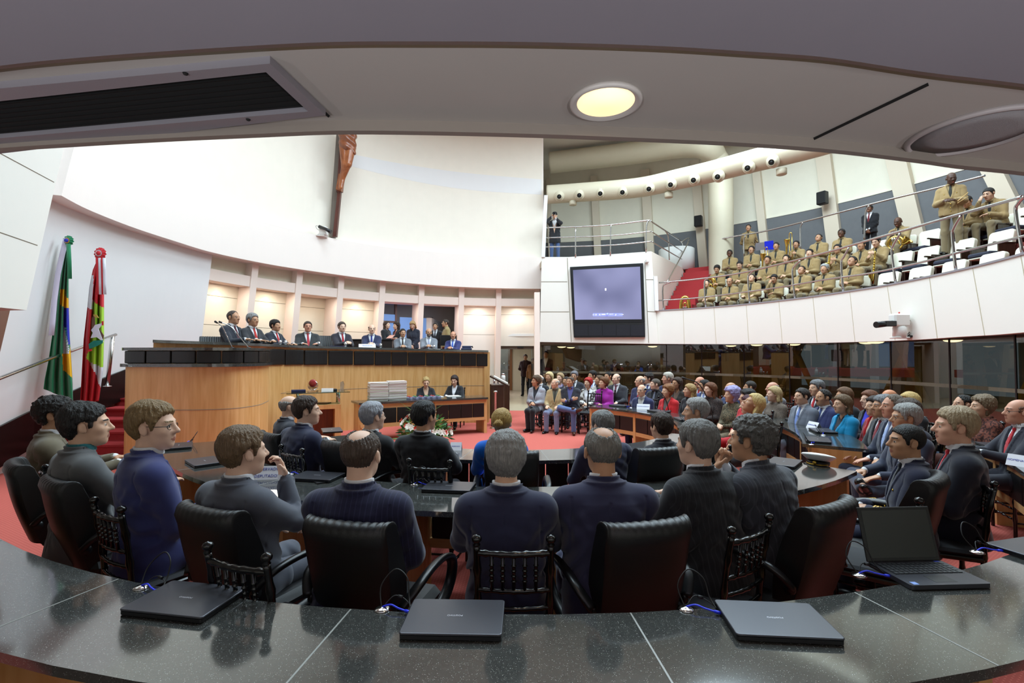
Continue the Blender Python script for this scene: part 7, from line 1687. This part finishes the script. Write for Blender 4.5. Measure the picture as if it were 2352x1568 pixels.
# ---- audience on the right
pattern_mat('pat_tweed', '#5c5148', '#7a6c60', 90); pattern_mat('pat_floral', '#6d6048', '#3f3c2c', 45); pattern_mat('pat_lace', '#1b1718', '#4a3a36', 70); pattern_mat('pat_brocade', '#3a1c18', '#7d4536', 40); pattern_mat('pat_greyknit', '#a8a9b0', '#8d8e97', 120); pattern_mat('pat_vest', '#4d4038', '#e6e2dd', 14)
CHL = 'black turned-wood chair under the '
au = [
 (1232, 861, 11.5, 205, dict(fem=True, hair='wshort', hc='#5a4431', top='open', pat='pat_greyknit', tc='#9a9ba3', shirt='#1f1f24', pants='#18181c', hy=40, legs='t', hands='lap', fat=.08, h=N2), 'person in light grey jacket with short brown hair, first of the front three'),
 (1276, 868, 11.35, 200, dict(hair='fringe', hc='#b9b4ad', tc='#b59a6f', shirt='#6a6a5c', tie='#34342e', pants='#7d86a4', hy=40, hands='thigh', fat=.03, h=N2), 'elderly bald person in tan blazer and grey-blue trousers'),
 (1310, 864, 11.2, 195, dict(hair='crown', hc='#55453a', tc='#22222a', shirt='#5d5d93', pants='#5a6d9a', shoe=M_shoeb, hy=15, hands='cross', legs='x', fat=.08, h=N2), 'person in navy blazer and jeans with arms folded and leg crossed'),
 (1240, 860, 12.4, 200, dict(hair='fringe', hc='#c8c4be', tc='#1d1d22', tie='#22222a', hy=30), 'white-haired person behind the one in light grey jacket'),
 (1262, 853, 12.6, 200, dict(fem=True, hair='bob', hc='#d9bd8a', top='open', tc='#1a1a1e', shirt='#cdb59a', hy=20), 'blond person in black between the grey jacket and the tan blazer'),
 (1287, 855, 12.7, 200, dict(fem=True, hair='long', hc='#a98c66', top='open', tc='#4a4568', shirt='#b9a9c8', hy=20), 'long-haired person with lilac top behind the tan blazer'),
 (1301, 864, 12.2, 200, dict(hair='crop', hc='#241b17', tc='#2c2c3a', tie='#333344', hy=25), 'dark-haired person half hidden left of the folded arms'),
 (1319, 851, 12.8, 200, dict(hair='full', hc='#77757a', tc='#202128', tie='#2a2a34', glasses=True, hands='cross', hy=10), 'grey-haired spectacled person with folded arms in the back row'),
 (1361, 850, 13.0, 205, dict(hair='full', hc='#1b1512', tc='#3a3f55', tie='#9fb0d8', hy=30), 'dark-haired person in grey suit in the back row left of the pillar'),
 (1351, 869, 11.9, 205, dict(fem=True, hair='wshort', hc='#b3201c', top='open', pat='pat_vest', tc='#5a4a40', shirt='#e9e6ea', v=.05, vw=.12, hy=25), 'person with bright red short hair and white turtleneck'),
 (1376, 861, 12.2, 205, dict(fem=True, hair='updo', hc='#5e4630', top='open', tc='#c9c3c0', shirt='#3a3a40', hy=30), 'brown-haired person between the red hair and the magenta jacket'),
 (1387, 865, 11.2, 210, dict(fem=True, hair='wshort', hc='#6e4526', top='coat', tc='#9a2190', shirt=None, pants='#6f2a80', hy=30, fat=.06), 'person in magenta jacket with auburn hair'),
 (1397, 853, 13.0, 210, dict(hair='crop', hc='#1b1512', top='uniform', tc='#8b7a58', shirt='#8b7a58', tie='#2a2a26', v=.34, hy=20), 'person in khaki uniform in the back row above the magenta jacket'),
 (1416, 857, 11.5, 215, dict(hair='fringe', hc='#6a625c', tc='#2a2a2f', tie='#5c2a38', hy=20, hands='thigh', sh=1.05), 'tall bald person in charcoal suit beside the magenta jacket'),
 (1471, 862, 10.9, 225, dict(hair='fringe', hc='#b5b0aa', tc='#222544', tie='#b8303a', glasses=True, hy=30), 'spectacled person in navy with red tie behind the elderly man'),
 (1489, 855, 11.7, 225, dict(hair='curly', hc='#241c18', tc='#23294a', tie='#3a4a88', mous=True, hy=30), 'dark curly person in navy suit in the back row'),
 (1506, 869, 10.3, 228, dict(hair='crop', hc='#5c5148', tc='#1b1b20', shirt='#1b1b20', tie='#6a7080', hy=30), 'person in black shirt with patterned tie'),
 (1534, 854, 11.0, 230, dict(hair='full', hc='#b9b0a4', tc='#1e2140', tie='#b8252f', hy=35, hands='cross', skin='#d39a80'), 'white-haired person with red tie in the back row'),
 (1474, 888, 9.5, 225, dict(hair='fringe', hc='#c9c6c2', tc='#232849', shirt='#d9d5d2', tie='#c9c4be', glasses=True, hy=10, hp=0, lean=8), 'elderly white-haired person slumped behind the name card'),
 (1534, 887, 9.2, 235, dict(fem=True, hair='wshort', hc='#8b5a34', top='open', tc='#c8242a', shirt='#4a4240', hy=20, hands='lap'), 'elderly person in red jacket at the inner curved desk'),
 (1556, 865, 10.3, 232, dict(fem=True, hair='long', hc='#3a281e', top='open', tc='#2a2420', shirt='#6a5348', glasses=True, hy=20), 'person with very long brown hair and dark top'),
 (1585, 880, 9.1, 238, dict(fem=True, hair='long', hc='#b08e5c', top='coat', tc='#1d1d22', shirt=None, hy=30), 'blond person with pearl necklace in black jacket'),
 (1608, 864, 10.4, 240, dict(hair='fringe', hc='#3a2a22', tc='#2a2c3c', tie='#c02a32', mous=True, skin='#cf8f74', hy=20), 'person with red tie behind the auburn long-haired person'),
 (1619, 871, 9.7, 240, dict(hair='crop', hc='#1c1613', tc='#3c4a78', tie='#8fa0d0', hy=30), 'dark-haired person in blue suit behind the microphone'),
 (1632, 877, 8.7, 242, dict(fem=True, hair='long', hc='#6e3f1f', top='coat', pat='pat_lace', tc='#2a2020', shirt=None, hy=25), 'person with long auburn hair and black lace sleeves'),
 (1681, 885, 7.9, 250, dict(fem=True, hair='puff', hc='#a79fd0', top='coat', pat='pat_floral', tc='#6d6048', shirt=None, hy=25, fat=.05), 'elderly person with lavender grey hair and patterned jacket'),
 (1679, 877, 8.9, 247, dict(hair='fringe', hc='#6a5a50', tc='#3a4468', tie='#5a6490', hy=20), 'bald person hidden behind the lavender hair'),
 (1724, 874, 9.3, 250, dict(hair='crop', hc='#2a211c', tc='#1d1e24', tie='#2a2a34', hy=30), 'dark-haired person in the back row above the red coat'),
 (1717, 892, 7.2, 255, dict(fem=True, hair='wshort', hc='#1e1614', top='coat', tc='#c01f2a', shirt=None, hy=20, glasses=True, fat=.08), 'dark-haired spectacled person in red coat'),
 (1722, 906, 6.5, 258, dict(fem=True, hair='wshort', hc='#4a1a26', top='coat', tc='#6a6a70', shirt=None, hy=25), 'person with burgundy hair half hidden behind the blond one'),
 (1745, 905, 6.0, 262, dict(fem=True, hair='bob', hc='#d8b878', top='coat', tc='#1f2024', shirt=None, hy=15, hp=-25), 'blond person with head tilted back in front of the red coat'),
 (1779, 886, 8.0, 258, dict(fem=True, hair='bob', hc='#c2a878', top='coat', pat='pat_tweed', tc='#6b5f54', shirt=None, hy=20), 'blond person in brown tweed jacket'),
 (1775, 876, 8.9, 255, dict(hair='fringe', hc='#8a8078', tc='#5a5a5e', shirt='#8a8a90', hy=20, skin='#cf957c'), 'bald person behind the tweed jacket'),
 (1843, 890, 7.2, 262, dict(hair='short', hc='#241b17', tc='#6f7480', tie='#88a0e0', hy=10, sh=1.05), 'person in grey suit with light blue tie'),
 (1876, 871, 8.1, 262, dict(hair='full', hc='#6a6a6c', tc='#22222a', tie='#c02832', hy=10), 'curly grey person with red tie standing out behind the navy blazer'),
 (1892, 893, 7.0, 265, dict(hair='reced', hc='#1e1714', tc='#22264c', tie='#5a6aa0', mous=True, hy=5, fat=.06), 'balding person with moustache in navy blazer'),
 (1936, 905, 6.4, 270, dict(fem=True, hair='bob', hc='#6b5238', top='open', tc='#1087b8', shirt='#1d1d24', hy=10, hands='lap', h=N2), 'person in turquoise jacket with shoulder-length brown hair'),
 (1940, 888, 7.4, 266, dict(fem=True, hair='bob', hc='#6b4a30', top='coat', tc='#1d1d22', shirt=None, hy=15), 'person behind the turquoise jacket'),
 (1998, 895, 6.8, 272, dict(fem=True, hair='bob', hc='#6e3f22', top='open', tc='#1b1a1e', shirt='#3636c0', hy=10), 'auburn-haired person with royal blue blouse'),
 (2011, 908, 6.1, 275, dict(fem=True, hair='bob', hc='#2a1d18', top='open', tc='#b8242c', shirt='#d0b0a0', hy=5), 'person in red jacket half hidden behind the grey-haired man'),
 (2030, 905, 5.6, 278, dict(hair='full', hc='#7d7d80', tc='#1d1d21', tie='#8a3038', hy=5, hands='thigh', h=N2), 'grey-haired person in black suit with dark red tie at the right'),
 (2054, 905, 5.2, 280, dict(hair='reced', hc='#6a5a4c', tc='#242838', tie='#a0b4e0', hy=5, hands='thigh', skin='#d09a80', h=N2), 'person in dark suit with pale blue tie, second in the right-hand row'),
 (2043, 893, 7.0, 272, dict(hair='fringe', hc='#6a5040', tc='#1d1d21', tie='#3a3a44', hy=10, skin='#cf8a64'), 'bald person in the back row above the right-hand men'),
 (2090, 899, 6.3, 276, dict(fem=True, hair='bob', hc='#cfae6e', top='coat', tc='#18181c', shirt=None, hy=10), 'blond person with short bob behind the right-hand men'),
 (2084, 914, 4.95, 282, dict(hair='full', hc='#4a3a30', tc='#1f2130', tie='#3a3f60', hy=10, h=N2), 'person with dark brown hair right behind the spectacled man crossing legs'),
 (2214, 906, 6.2, 282, dict(hair='reced', hc='#17120f', tc='#4a5468', shirt='#a8b8d8', hy=5, skin='#cfa084'), 'dark-haired person in light shirt behind the blond grey man'),
 (2257, 905, 5.8, 285, dict(fem=True, hair='wshort', hc='#7d6a52', top='coat', pat='pat_brocade', tc='#4a2a22', shirt=None, hy=5, h=N2), 'person with short curly hair and dark brocade jacket'),
 (2342, 915, 4.85, 290, dict(hair='fringe', hc='#7a5a48', tc='#23232c', tie='#c02a34', glasses=True, hy=8, hands='desk', skin='#d39a80', h=N2), 'bald spectacled person with red tie at the right edge'),
]
for px, py, d, yw, k, lb in au:
    k = dict(k); hh = k.pop('h', N3); ch = 'e' if px in (1843, 1936, 1892) else 'c'
    hy = max(-60, min(60, int(round(k.pop('hy', 0)/20.0)*20)))
    put(px, py, d, lb, 0.0, yw, h=hh, hy=hy, skin=k.pop('skin', [F_, L_, T_][px % 3]), seat=(('c', CHL+' '.join(lb.split()[:9])) if px not in (1722, 1679, 2084) and ch == 'c' else None), **k)
# figures beyond the tinted glass
for px, py, d, lb, k in [(1254, 805, 18.6, 'dark-suited person standing behind the glass beside the door post', dict(tc='#17161a', hair='crop')), (1295, 830, 18.9, 'person in checked shirt standing behind the tinted glass', dict(tc='#6a4a44', hair='fringe', top='knit')),
                      (1338, 822, 19.2, 'tall dark-haired person standing behind the tinted glass', dict(tc='#5a4a3a', hair='short', top='knit')), (1412, 840, 18.2, 'person with round dark hair behind the tinted glass', dict(tc='#3a2a28', hair='short'))]:
    put(px, py, d, lb, 0.0, 195, h=N4, sit=False, hands='front', skin=T_, smin_=.85, **k)
# ---- band in the gallery
UNI = dict(top='uniform', tc='#9d8358', shirt='#a08a62', tie='#23231f', pants='#8a7a5c', v=.24, h=N4, vw=.06)
rowR = [RG+.98, RG+1.97, RG+2.9]
def gpos(px, row): 
    c = on_cyl(px, 600, G0, rowR[row]); return c
band = [
 (0, 1623, 641, 'n', dict(hair='crop', hands='lap'), 'first from the left in the front row, behind the rail post'),
 (0, 1675, 637, 'd', dict(hair='fringe', hands='lap'), 'bald and looking down in the front row'),
 (0, 1728, 630, 'u', dict(hair='crop', hands='thigh'), 'third in the front row, looking up'),
 (0, 1777, 629, 'd', dict(hair='short', hands='chin'), 'fourth in the front row, hand at the chin'),
 (0, 1843, 611, 'u', dict(hair='crop', hands='lap'), 'fifth in the front row, looking up, beside the grey-haired one'),
 (0, 1894, 605, 'n', dict(hair='full', hc='#a7a5a2', hands='lap'), 'grey-haired in the front row'),
 (0, 1960, 589, 'u', dict(hair='short', hands='lap'), 'last in the front row before the empty seats'),
 (1, 1646, 608, 'd', dict(hair='full', hands='lap'), 'looking down beside the tall tuba'),
 (1, 1698, 599, 'd', dict(hair='crop', hands='lap'), 'second in the middle row, looking down'),
 (1, 1763, 587, 'n', dict(hair='short', hands='thigh'), 'with dark fringe in the middle row'),
 (1, 1806, 584, 'n', dict(hair='short', hands='lap'), 'with folded hands in the middle row'),
 (1, 1860, 571, 'n', dict(hair='crop', hands='lap'), 'fifth in the middle row, under the walkway post'),
 (1, 1924, 560, 'n', dict(hair='short', hands='horn'), 'holding an upright saxophone in the middle row'),
 (1, 1979, 552, 'n', dict(hair='crop', hands='lap'), 'between the two saxophone players'),
 (1, 2010, 543, 'd', dict(hair='short', hands='horn'), 'with a saxophone at the right end of the middle row'),
 (2, 1676, 573, 'n', dict(hair='crop', hands='lap', skin=D_), 'dark-skinned at the left of the back row'),
 (2, 1726, 564, 'n', dict(hair='short', hands='lap'), 'second in the back row below the standing one'),
 (2, 1783, 556, 'n', dict(hair='crop', hands='lap'), 'below the music stand in the back row'),
 (2, 1829, 552, 'n', dict(hair='short', hands='horn'), 'behind the trombone in the back row'),
 (2, 1882, 538, 'u', dict(hair='crop', hands='lap'), 'broad-shouldered in the back row right of the trombone'),
 (2, 1933, 525, 'n', dict(hair='crop', hands='lap', skin=D_), 'dark-skinned in the back row under the dark-suited guard'),
 (2, 2061, 499, 'd', dict(hair='none', hands='horn', skin=D_), 'with a french horn on the lap'),
 (2, 2218, 449, 'd', dict(hair='crop', hands='lap'), 'behind the standing drummer'),
 (2, 2268, 427, 'd', dict(hair='crop', hands='chin', lean=20), 'with a hand at the face at the far right'),
]
SEATS = 'cream gallery seat under the musician '
for row, px, py, hd, k, lb in band:
    c = on_cyl(px, py, G0, rowR[row]-.05); yw = face((c.x, c.y), (1.0, 8.0)); k = dict(UNI, **k); k.setdefault('skin', [L_, T_, T_][px % 3]); k.setdefault('hc', '#1d1714')
    put(px, py, c.y, 'musician in khaki uniform '+lb, ROWZ[row], yw, hp={'n': 0, 'd': 20, 'u': -20}[hd], seat=('s', 'cream seat of the musician '+' '.join(lb.replace(',', '').split()[:11])), smin_=.86, **k)
for row, px, py in [(0, 2034, 622), (0, 2106, 610), (0, 2182, 592), (0, 2268, 572), (0, 2350, 560), (1, 2066, 565), (1, 2126, 553), (1, 2203, 535), (1, 2290, 510), (2, 2018, 545), (2, 2129, 515), (2, 2350, 440)]:
    c = on_cyl(px, py, G0, rowR[row]+.22); yw = face((c.x, c.y), G0); q = outw(c, -.22, G0)
    P_seat.place((q.x, q.y, ROWZ[row]), yw, 'empty cream gallery seat of the %s row, %s' % (['front', 'middle', 'back'][row], {2034: 'next to the last front musician', 2106: 'second of the free front seats', 2182: 'third of the free front seats', 2268: 'fourth of the free front seats', 2350: 'cut by the right edge', 2066: 'right of the saxophone player', 2126: 'second right of the saxophone player', 2203: 'before the standing drummer', 2290: 'in front of the hand-at-face musician', 2018: 'left of the french horn', 2129: 'left of the standing drummer'}[px]), 'cream gallery seats')
put(1719, 515, on_cyl(1719, 515, G0, RG+3.75).y, 'person in khaki uniform standing at the back wall of the gallery', ROWZ[3], 215, sit=False, hands='back', hair='crop', hc='#2a211c', skin=T_, **UNI)
put(1997, 470, on_cyl(1997, 470, G0, RG+4.3).y, 'person in black suit with hands folded on the gallery walkway', ROWZ[3], 235, h=N3, sit=False, hands='front', hair='short', hc='#17120f', tc='#121216', tie='#6a2028', skin='#7a4f38')
put(2186, 396, on_cyl(2186, 396, G0, RG+2.2).y, 'person in khaki uniform standing with drumsticks between the seats', ROWZ[2], 225, sit=False, hands='sticks', hair='none', skin='#4e3326', hy=-20, hp=20, **UNI)
# ---- instruments
def tuba(px, py, R, z, yaw, label, s=1.0):
    c = on_cyl(px, py, G0, R); o = empty('tuba', (c.x, c.y, z), yaw, label, 'tuba', None, s)
    m = MB(); P = [(-.13, 0, .12), (-.14, 0, .5), (-.10, 0, .80), (0, 0, .88), (.10, 0, .80), (.14, 0, .5), (.12, 0, .2), (0, 0, .06)]; m.tube(interp_poly(P+[P[0]], 50), list(np.linspace(.065, .045, 50)), 14); m.build('outer_bow', M_brass, o)
    m = MB(); P = [(-.05, .03, .2), (-.055, .03, .55), (0, .03, .68), (.055, .03, .55), (.05, .03, .25), (0, .03, .17)]; m.tube(interp_poly(P+[P[0]], 40), .022, 10); m.build('inner_tubing', M_brass, o)
    m = MB()
    for k in range(4): m.lathe([(.016, 0), (.016, .18), (.02, .19), (0, .2)], 10, M=Matrix.Translation((-.06+.04*k, .06, .33)))
    m.build('valves', M_chrome, o)
tuba(1573, 690, RG+.45, 2.84, 200, 'brass tuba standing on the gallery floor at the foot of the red stair', .92)
tuba(1632, 640, RG+1.75, ROWZ[1], 215, 'tall brass tuba beside the first middle-row musician', 1.05)
def sax(px0, py0, px1, py1, R, label):
    t = on_cyl(px0, py0, G0, R); b = on_cyl(px1, py1, G0, R); o = empty('saxophone', b, 225, label, 'saxophone'); a = t-b; a = Matrix.Rotation(R_(225), 3, 'Z') @ a
    m = MB(); P = [a+Vector((0, -.08, -.04)), a+Vector((0, -.03, .02)), a, a*.5, a*.12, Vector((0, .05, 0)), Vector((0, .14, .06)), Vector((0, .17, .22))]; m.tube(interp_poly(P, 40), [.012]*8+list(np.linspace(.014, .03, 20))+list(np.linspace(.032, .075, 12)), 12); m.build('body', M_brass, o)
    m = MB()
    for k in range(9): m.lathe([(0, 0), (.02, .0), (.02, .012), (0, .014)], 8, M=Matrix.Translation(a*(.15+.08*k)+Vector((.0, .03, 0))) @ Matrix.Rotation(-PI/2, 4, 'X'))
    m.build('keys', M_gold, o)
sax(1906, 580, 1903, 624, RG+1.35, 'gleaming saxophone held upright by the middle-row musician')
sax(2010, 580, 2005, 650, RG+1.42, 'long saxophone hanging before the musician at the right end of the middle row')
def trombone(px, py, R, z, label):
    c = on_cyl(px, py, G0, R); o = empty('trombone', (c.x, c.y, z), 225, label, 'trombone')
    for x in (-.04, .04): m = MB(); m.tube([(x, 0, 0), (x, 0, 1.15)], .011, 8); m.build('slide_tube', M_brass, o)
    m = MB(); m.tube([(-.04, 0, 1.15), (-.03, 0, 1.19), (0, 0, 1.205), (.03, 0, 1.19), (.04, 0, 1.15)], .012, 8); m.build('slide_bow', M_brass, o); m = MB(); m.tube(interp_poly([(.04, .0, .15), (.10, .06, .3), (.10, .06, .75), (.08, .05, .98)], 24), list(np.linspace(.012, .03, 16))+list(np.linspace(.035, .10, 8)), 12); m.build('bell', M_brass, o)
trombone(1816, 560, RG+2.5, ROWZ[2]+.35, 'brass trombone standing upright in the back row')
trombone(1760, 570, RG+2.6, ROWZ[2]+.05, 'slender trombone leaning below the music stand')
c = on_cyl(2056, 535, G0, RG+2.5); o = empty('french_horn', (c.x, c.y, ROWZ[2]+.62), 235, 'brass french horn on the lap of the back-row musician', 'horn')
m = MB(); m.tube([(.17*math.cos(a), .0, .17*math.sin(a)) for a in np.linspace(0, 2*PI, 25)[:-1]], .03, 10, closed=True); m.tube([(.09*math.cos(a), .02, .09*math.sin(a)) for a in np.linspace(0, 2*PI, 19)[:-1]], .018, 8, closed=True); m.build('coiled_tubing', M_brass, o); m = MB(); m.tube(interp_poly([(-.15, .02, -.05), (-.22, .05, -.02), (-.30, .06, .04)], 12), list(np.linspace(.03, .13, 12)), 14, cap=False); m.build('bell', M_brass, o); m = MB()
for k in range(3): m.lathe([(.02, 0), (.02, .09), (0, .1)], 10, M=Matrix.Translation((-.05+.05*k, .05, .05)))
m.build('valves', M_chrome, o)
c = on_cyl(1756, 528, G0, RG+3.2); o = empty('music_stand', (c.x, c.y, ROWZ[2]), 215, 'black music stand with a blue folder behind the back row', 'music stand')
m = MB(); m.tube([(0, 0, 0), (0, 0, 1.35)], .012, 8); m.build('pole', M_black, o); m = MB(); M = Matrix.Translation((0, 0, 1.42)) @ Matrix.Rotation(R_(-18), 4, 'X'); m.box((-.28, -.005, -.12), (.28, .005, .14), M=M); m.build('desk', M_alu, o)
m = MB(); m.box((-.27, .006, -.14), (-.0, .02, .16), M=M); q = m.build('folder', mat('folder_blue', '#1a2ee0', .5)); q.location = o.location; q.rotation_euler = o.rotation_euler; tag(q, 'bright blue folder on the music stand', 'folder')
# drumsticks
s = on_cyl(2205, 466, G0, RG+1.85)
for k, lb in enumerate(['upper', 'lower']):
    m = MB(); m.tube([(0, 0, 0), (.28, .05, .16+.05*k)], [.012, .008], 8); o = m.build('drumstick', mat('stick_wood', '#cfa86a', .5)); o.location = s+Vector((-.05, 0, .04*k)); tag(o, f'pale wooden drumstick in the hands of the standing drummer, the {lb}', 'drumstick', 'drumsticks')
# ---- body, legs and cloth of the carved figure on the crucifix
def carved():
    Yb = YC-.22
    w = lambda x, y, dy=0: np.array(at_y(x, y, Yb+dy)-vo, f32)
    hip0, hip1 = w(791, 338), w(806, 338); k0, k1 = w(792, 378, -.12), w(800, 377, -.12); a0, a1 = w(783, 414), w(787, 413); f0, f1 = w(781, 433, -.1), w(784, 431, -.1)
    def legs(P):
        d = smin(s_cap(P, hip0, k0, .16, .105), s_cap(P, k0, a0, .10, .055), .04); e = smin(s_cap(P, hip1, k1, .16, .105), s_cap(P, k1, a1, .10, .055), .04); d = smin(d, e, .03)
        return smin(smin(d, s_cap(P, a0, f0, .055, .04), .03), smin(s_cap(P, a1, f1, .055, .04), s_ell(P, w(799, 300), (.24, .18, .5)), .05), .03)-.006*nzs(P, 9)
    lo, hi = np.minimum(w(770, 440, -.5), w(830, 270, -.5))-.1, np.maximum(w(770, 440, .3), w(830, 270, .4))+.1
    mk('body', np_mesh('body', *surfnet(legs, lo, hi, .03), 1), [M_carv], cr)
    def cl(P):
        d = smin(s_cap(P, w(797, 315), w(799, 338), .25, .24), s_ell(P, w(799, 312), (.26, .22, .22)), .05); d = smin(d, s_cap(P, w(812, 318, -.06), w(812, 352, -.05), .07, .06), .06)
        return d-.018*np.sin(P[:, 2]*22+P[:, 0]*14)
    mk('loincloth', np_mesh('loincloth', *surfnet(cl, lo, hi, .03), 1), [mat_wood('carved_cloth', '#6e3a22', '#8d5032', scale=(8, 8, 4), rough=.3)], cr)
carved()
# ================================================================== LIGHT
w = bpy.data.worlds.new('world'); SC.world = w; w.use_nodes = True
w.node_tree.nodes['Background'].inputs[0].default_value = srgb('#fff4e6'); w.node_tree.nodes['Background'].inputs[1].default_value = 0.10
def area(name, loc, size, power, col='#fff3e2', target=None, shape='DISK', spread=None):
    l = bpy.data.lights.new(name, 'AREA'); l.shape = shape; l.size = size; l.energy = power; l.color = srgb(col)[:3]
    o = bpy.data.objects.new(name, l); COL.objects.link(o); o.location = loc
    if target is not None: o.rotation_euler = (Vector(target)-Vector(loc)).to_track_quat('-Z', 'Y').to_euler()
    if spread: l.spread = R_(spread)
    return o
def spot(name, loc, target, power, ang_, col='#ffd9a0', blend=0.6, size=0.03):
    l = bpy.data.lights.new(name, 'SPOT'); l.energy = power; l.color = srgb(col)[:3]; l.spot_size = R_(ang_); l.spot_blend = blend; l.shadow_soft_size = size
    o = bpy.data.objects.new(name, l); COL.objects.link(o); o.location = loc; o.rotation_euler = (Vector(target)-Vector(loc)).to_track_quat('-Z', 'Y').to_euler(); return o
# hall ceiling high above, with its round lamps
m = MB(); m.box((-14, 1.75, 10.5), (15, 24, 10.7)); struct(m.build('ceiling_hall', mat('hall_ceiling', '#e8e2d8', 0.8)))
for i, (x, y) in enumerate([(-3.5, 6.5), (0.5, 6.0), (4.5, 6.5), (-3.0, 11), (1.0, 11), (5, 11), (8.0, 12.5), (9.5, 8.5), (6.5, 14), (3.5, 12.8)]):
    area('hall_lamp', (x, y, 10.3), 3.0, 272, '#d9f2ff')
spot('downlight_lamp', dl+Vector((0, 0, -.03)), dl+Vector((0, 0, -2)), 7, 130, '#ffd9a8', .8, .08)
# unseen cream wall behind the camera, added with fill lamps to brighten the soffit
m = MB(); m.box((-9, -3.2, 0), (9, -3.0, 2.6)); struct(m.build('wall_back', M_gcream))
for i, x in enumerate((-3.6, -1.2, 1.2, 3.6)): area('soffit_fill', (x, -1.3, 1.1), .5, 58, '#eef4ff', (x, -1.3, 2.5))  # invented uplights with no fixture, only to lift the near soffit
for a in (48, 62, 78, 94, 110):
    p = pol(G0, RG+2.4, a, 2.05); area('lobby_lamp', p, .7, 2.2, '#ffedc8', p-Vector((0, 0, 1)))
for x in (2.2, 4.4): area('lobby_lamp', (x, 20.0, 2.05), .7, 5, '#ffedc8', (x, 20.0, 0))
for i, a in enumerate([0, 1, 3]):
    am = (edges[a]+edges[a+1])/2
    p = cone_pt(am, ZH0-.03, 0.28); q = cone_pt(am, 2.2, 0.40); spot('niche_lamp', p, q, 26, 75, '#ffb75e')
for i in range(len(edges)-1):
    am = (edges[i]+edges[i+1])/2; p = cone_pt(am, ZH0-.02, -.02); area('bay_lamp', p, .3, 10, '#fff6ea', p+Vector((0, 0, -1)))
pl = pol(D0, RD+2.2, (edges[4]+edges[6])/2, 3.85); area('office_lamp', pl, .9, 22, '#dbe6ff', pl-Vector((0, 0, 1)))
area('corridor_lamp', (-1.0, 21.5, 2.45), 1.5, 45, '#f4f4ff', (-1.0, 21.5, 0))
SC.view_settings.view_transform = 'Standard'; SC.view_settings.look = 'None'; SC.view_settings.exposure = 0.22; SC.view_settings.gamma = 1.0; SC.view_settings.use_curve_mapping = False
SC.cycles.max_bounces = 6; SC.cycles.diffuse_bounces = 4; SC.cycles.glossy_bounces = 3; SC.cycles.transparent_max_bounces = 8; SC.cycles.use_denoising = True; SC.cycles.caustics_reflective = False; SC.cycles.caustics_refractive = False; SC.cycles.sample_clamp_indirect = 4.0

SC.cycles.use_adaptive_sampling = True; SC.cycles.adaptive_threshold = 0.03; SC.cycles.diffuse_bounces = 3; SC.cycles.max_bounces = 5
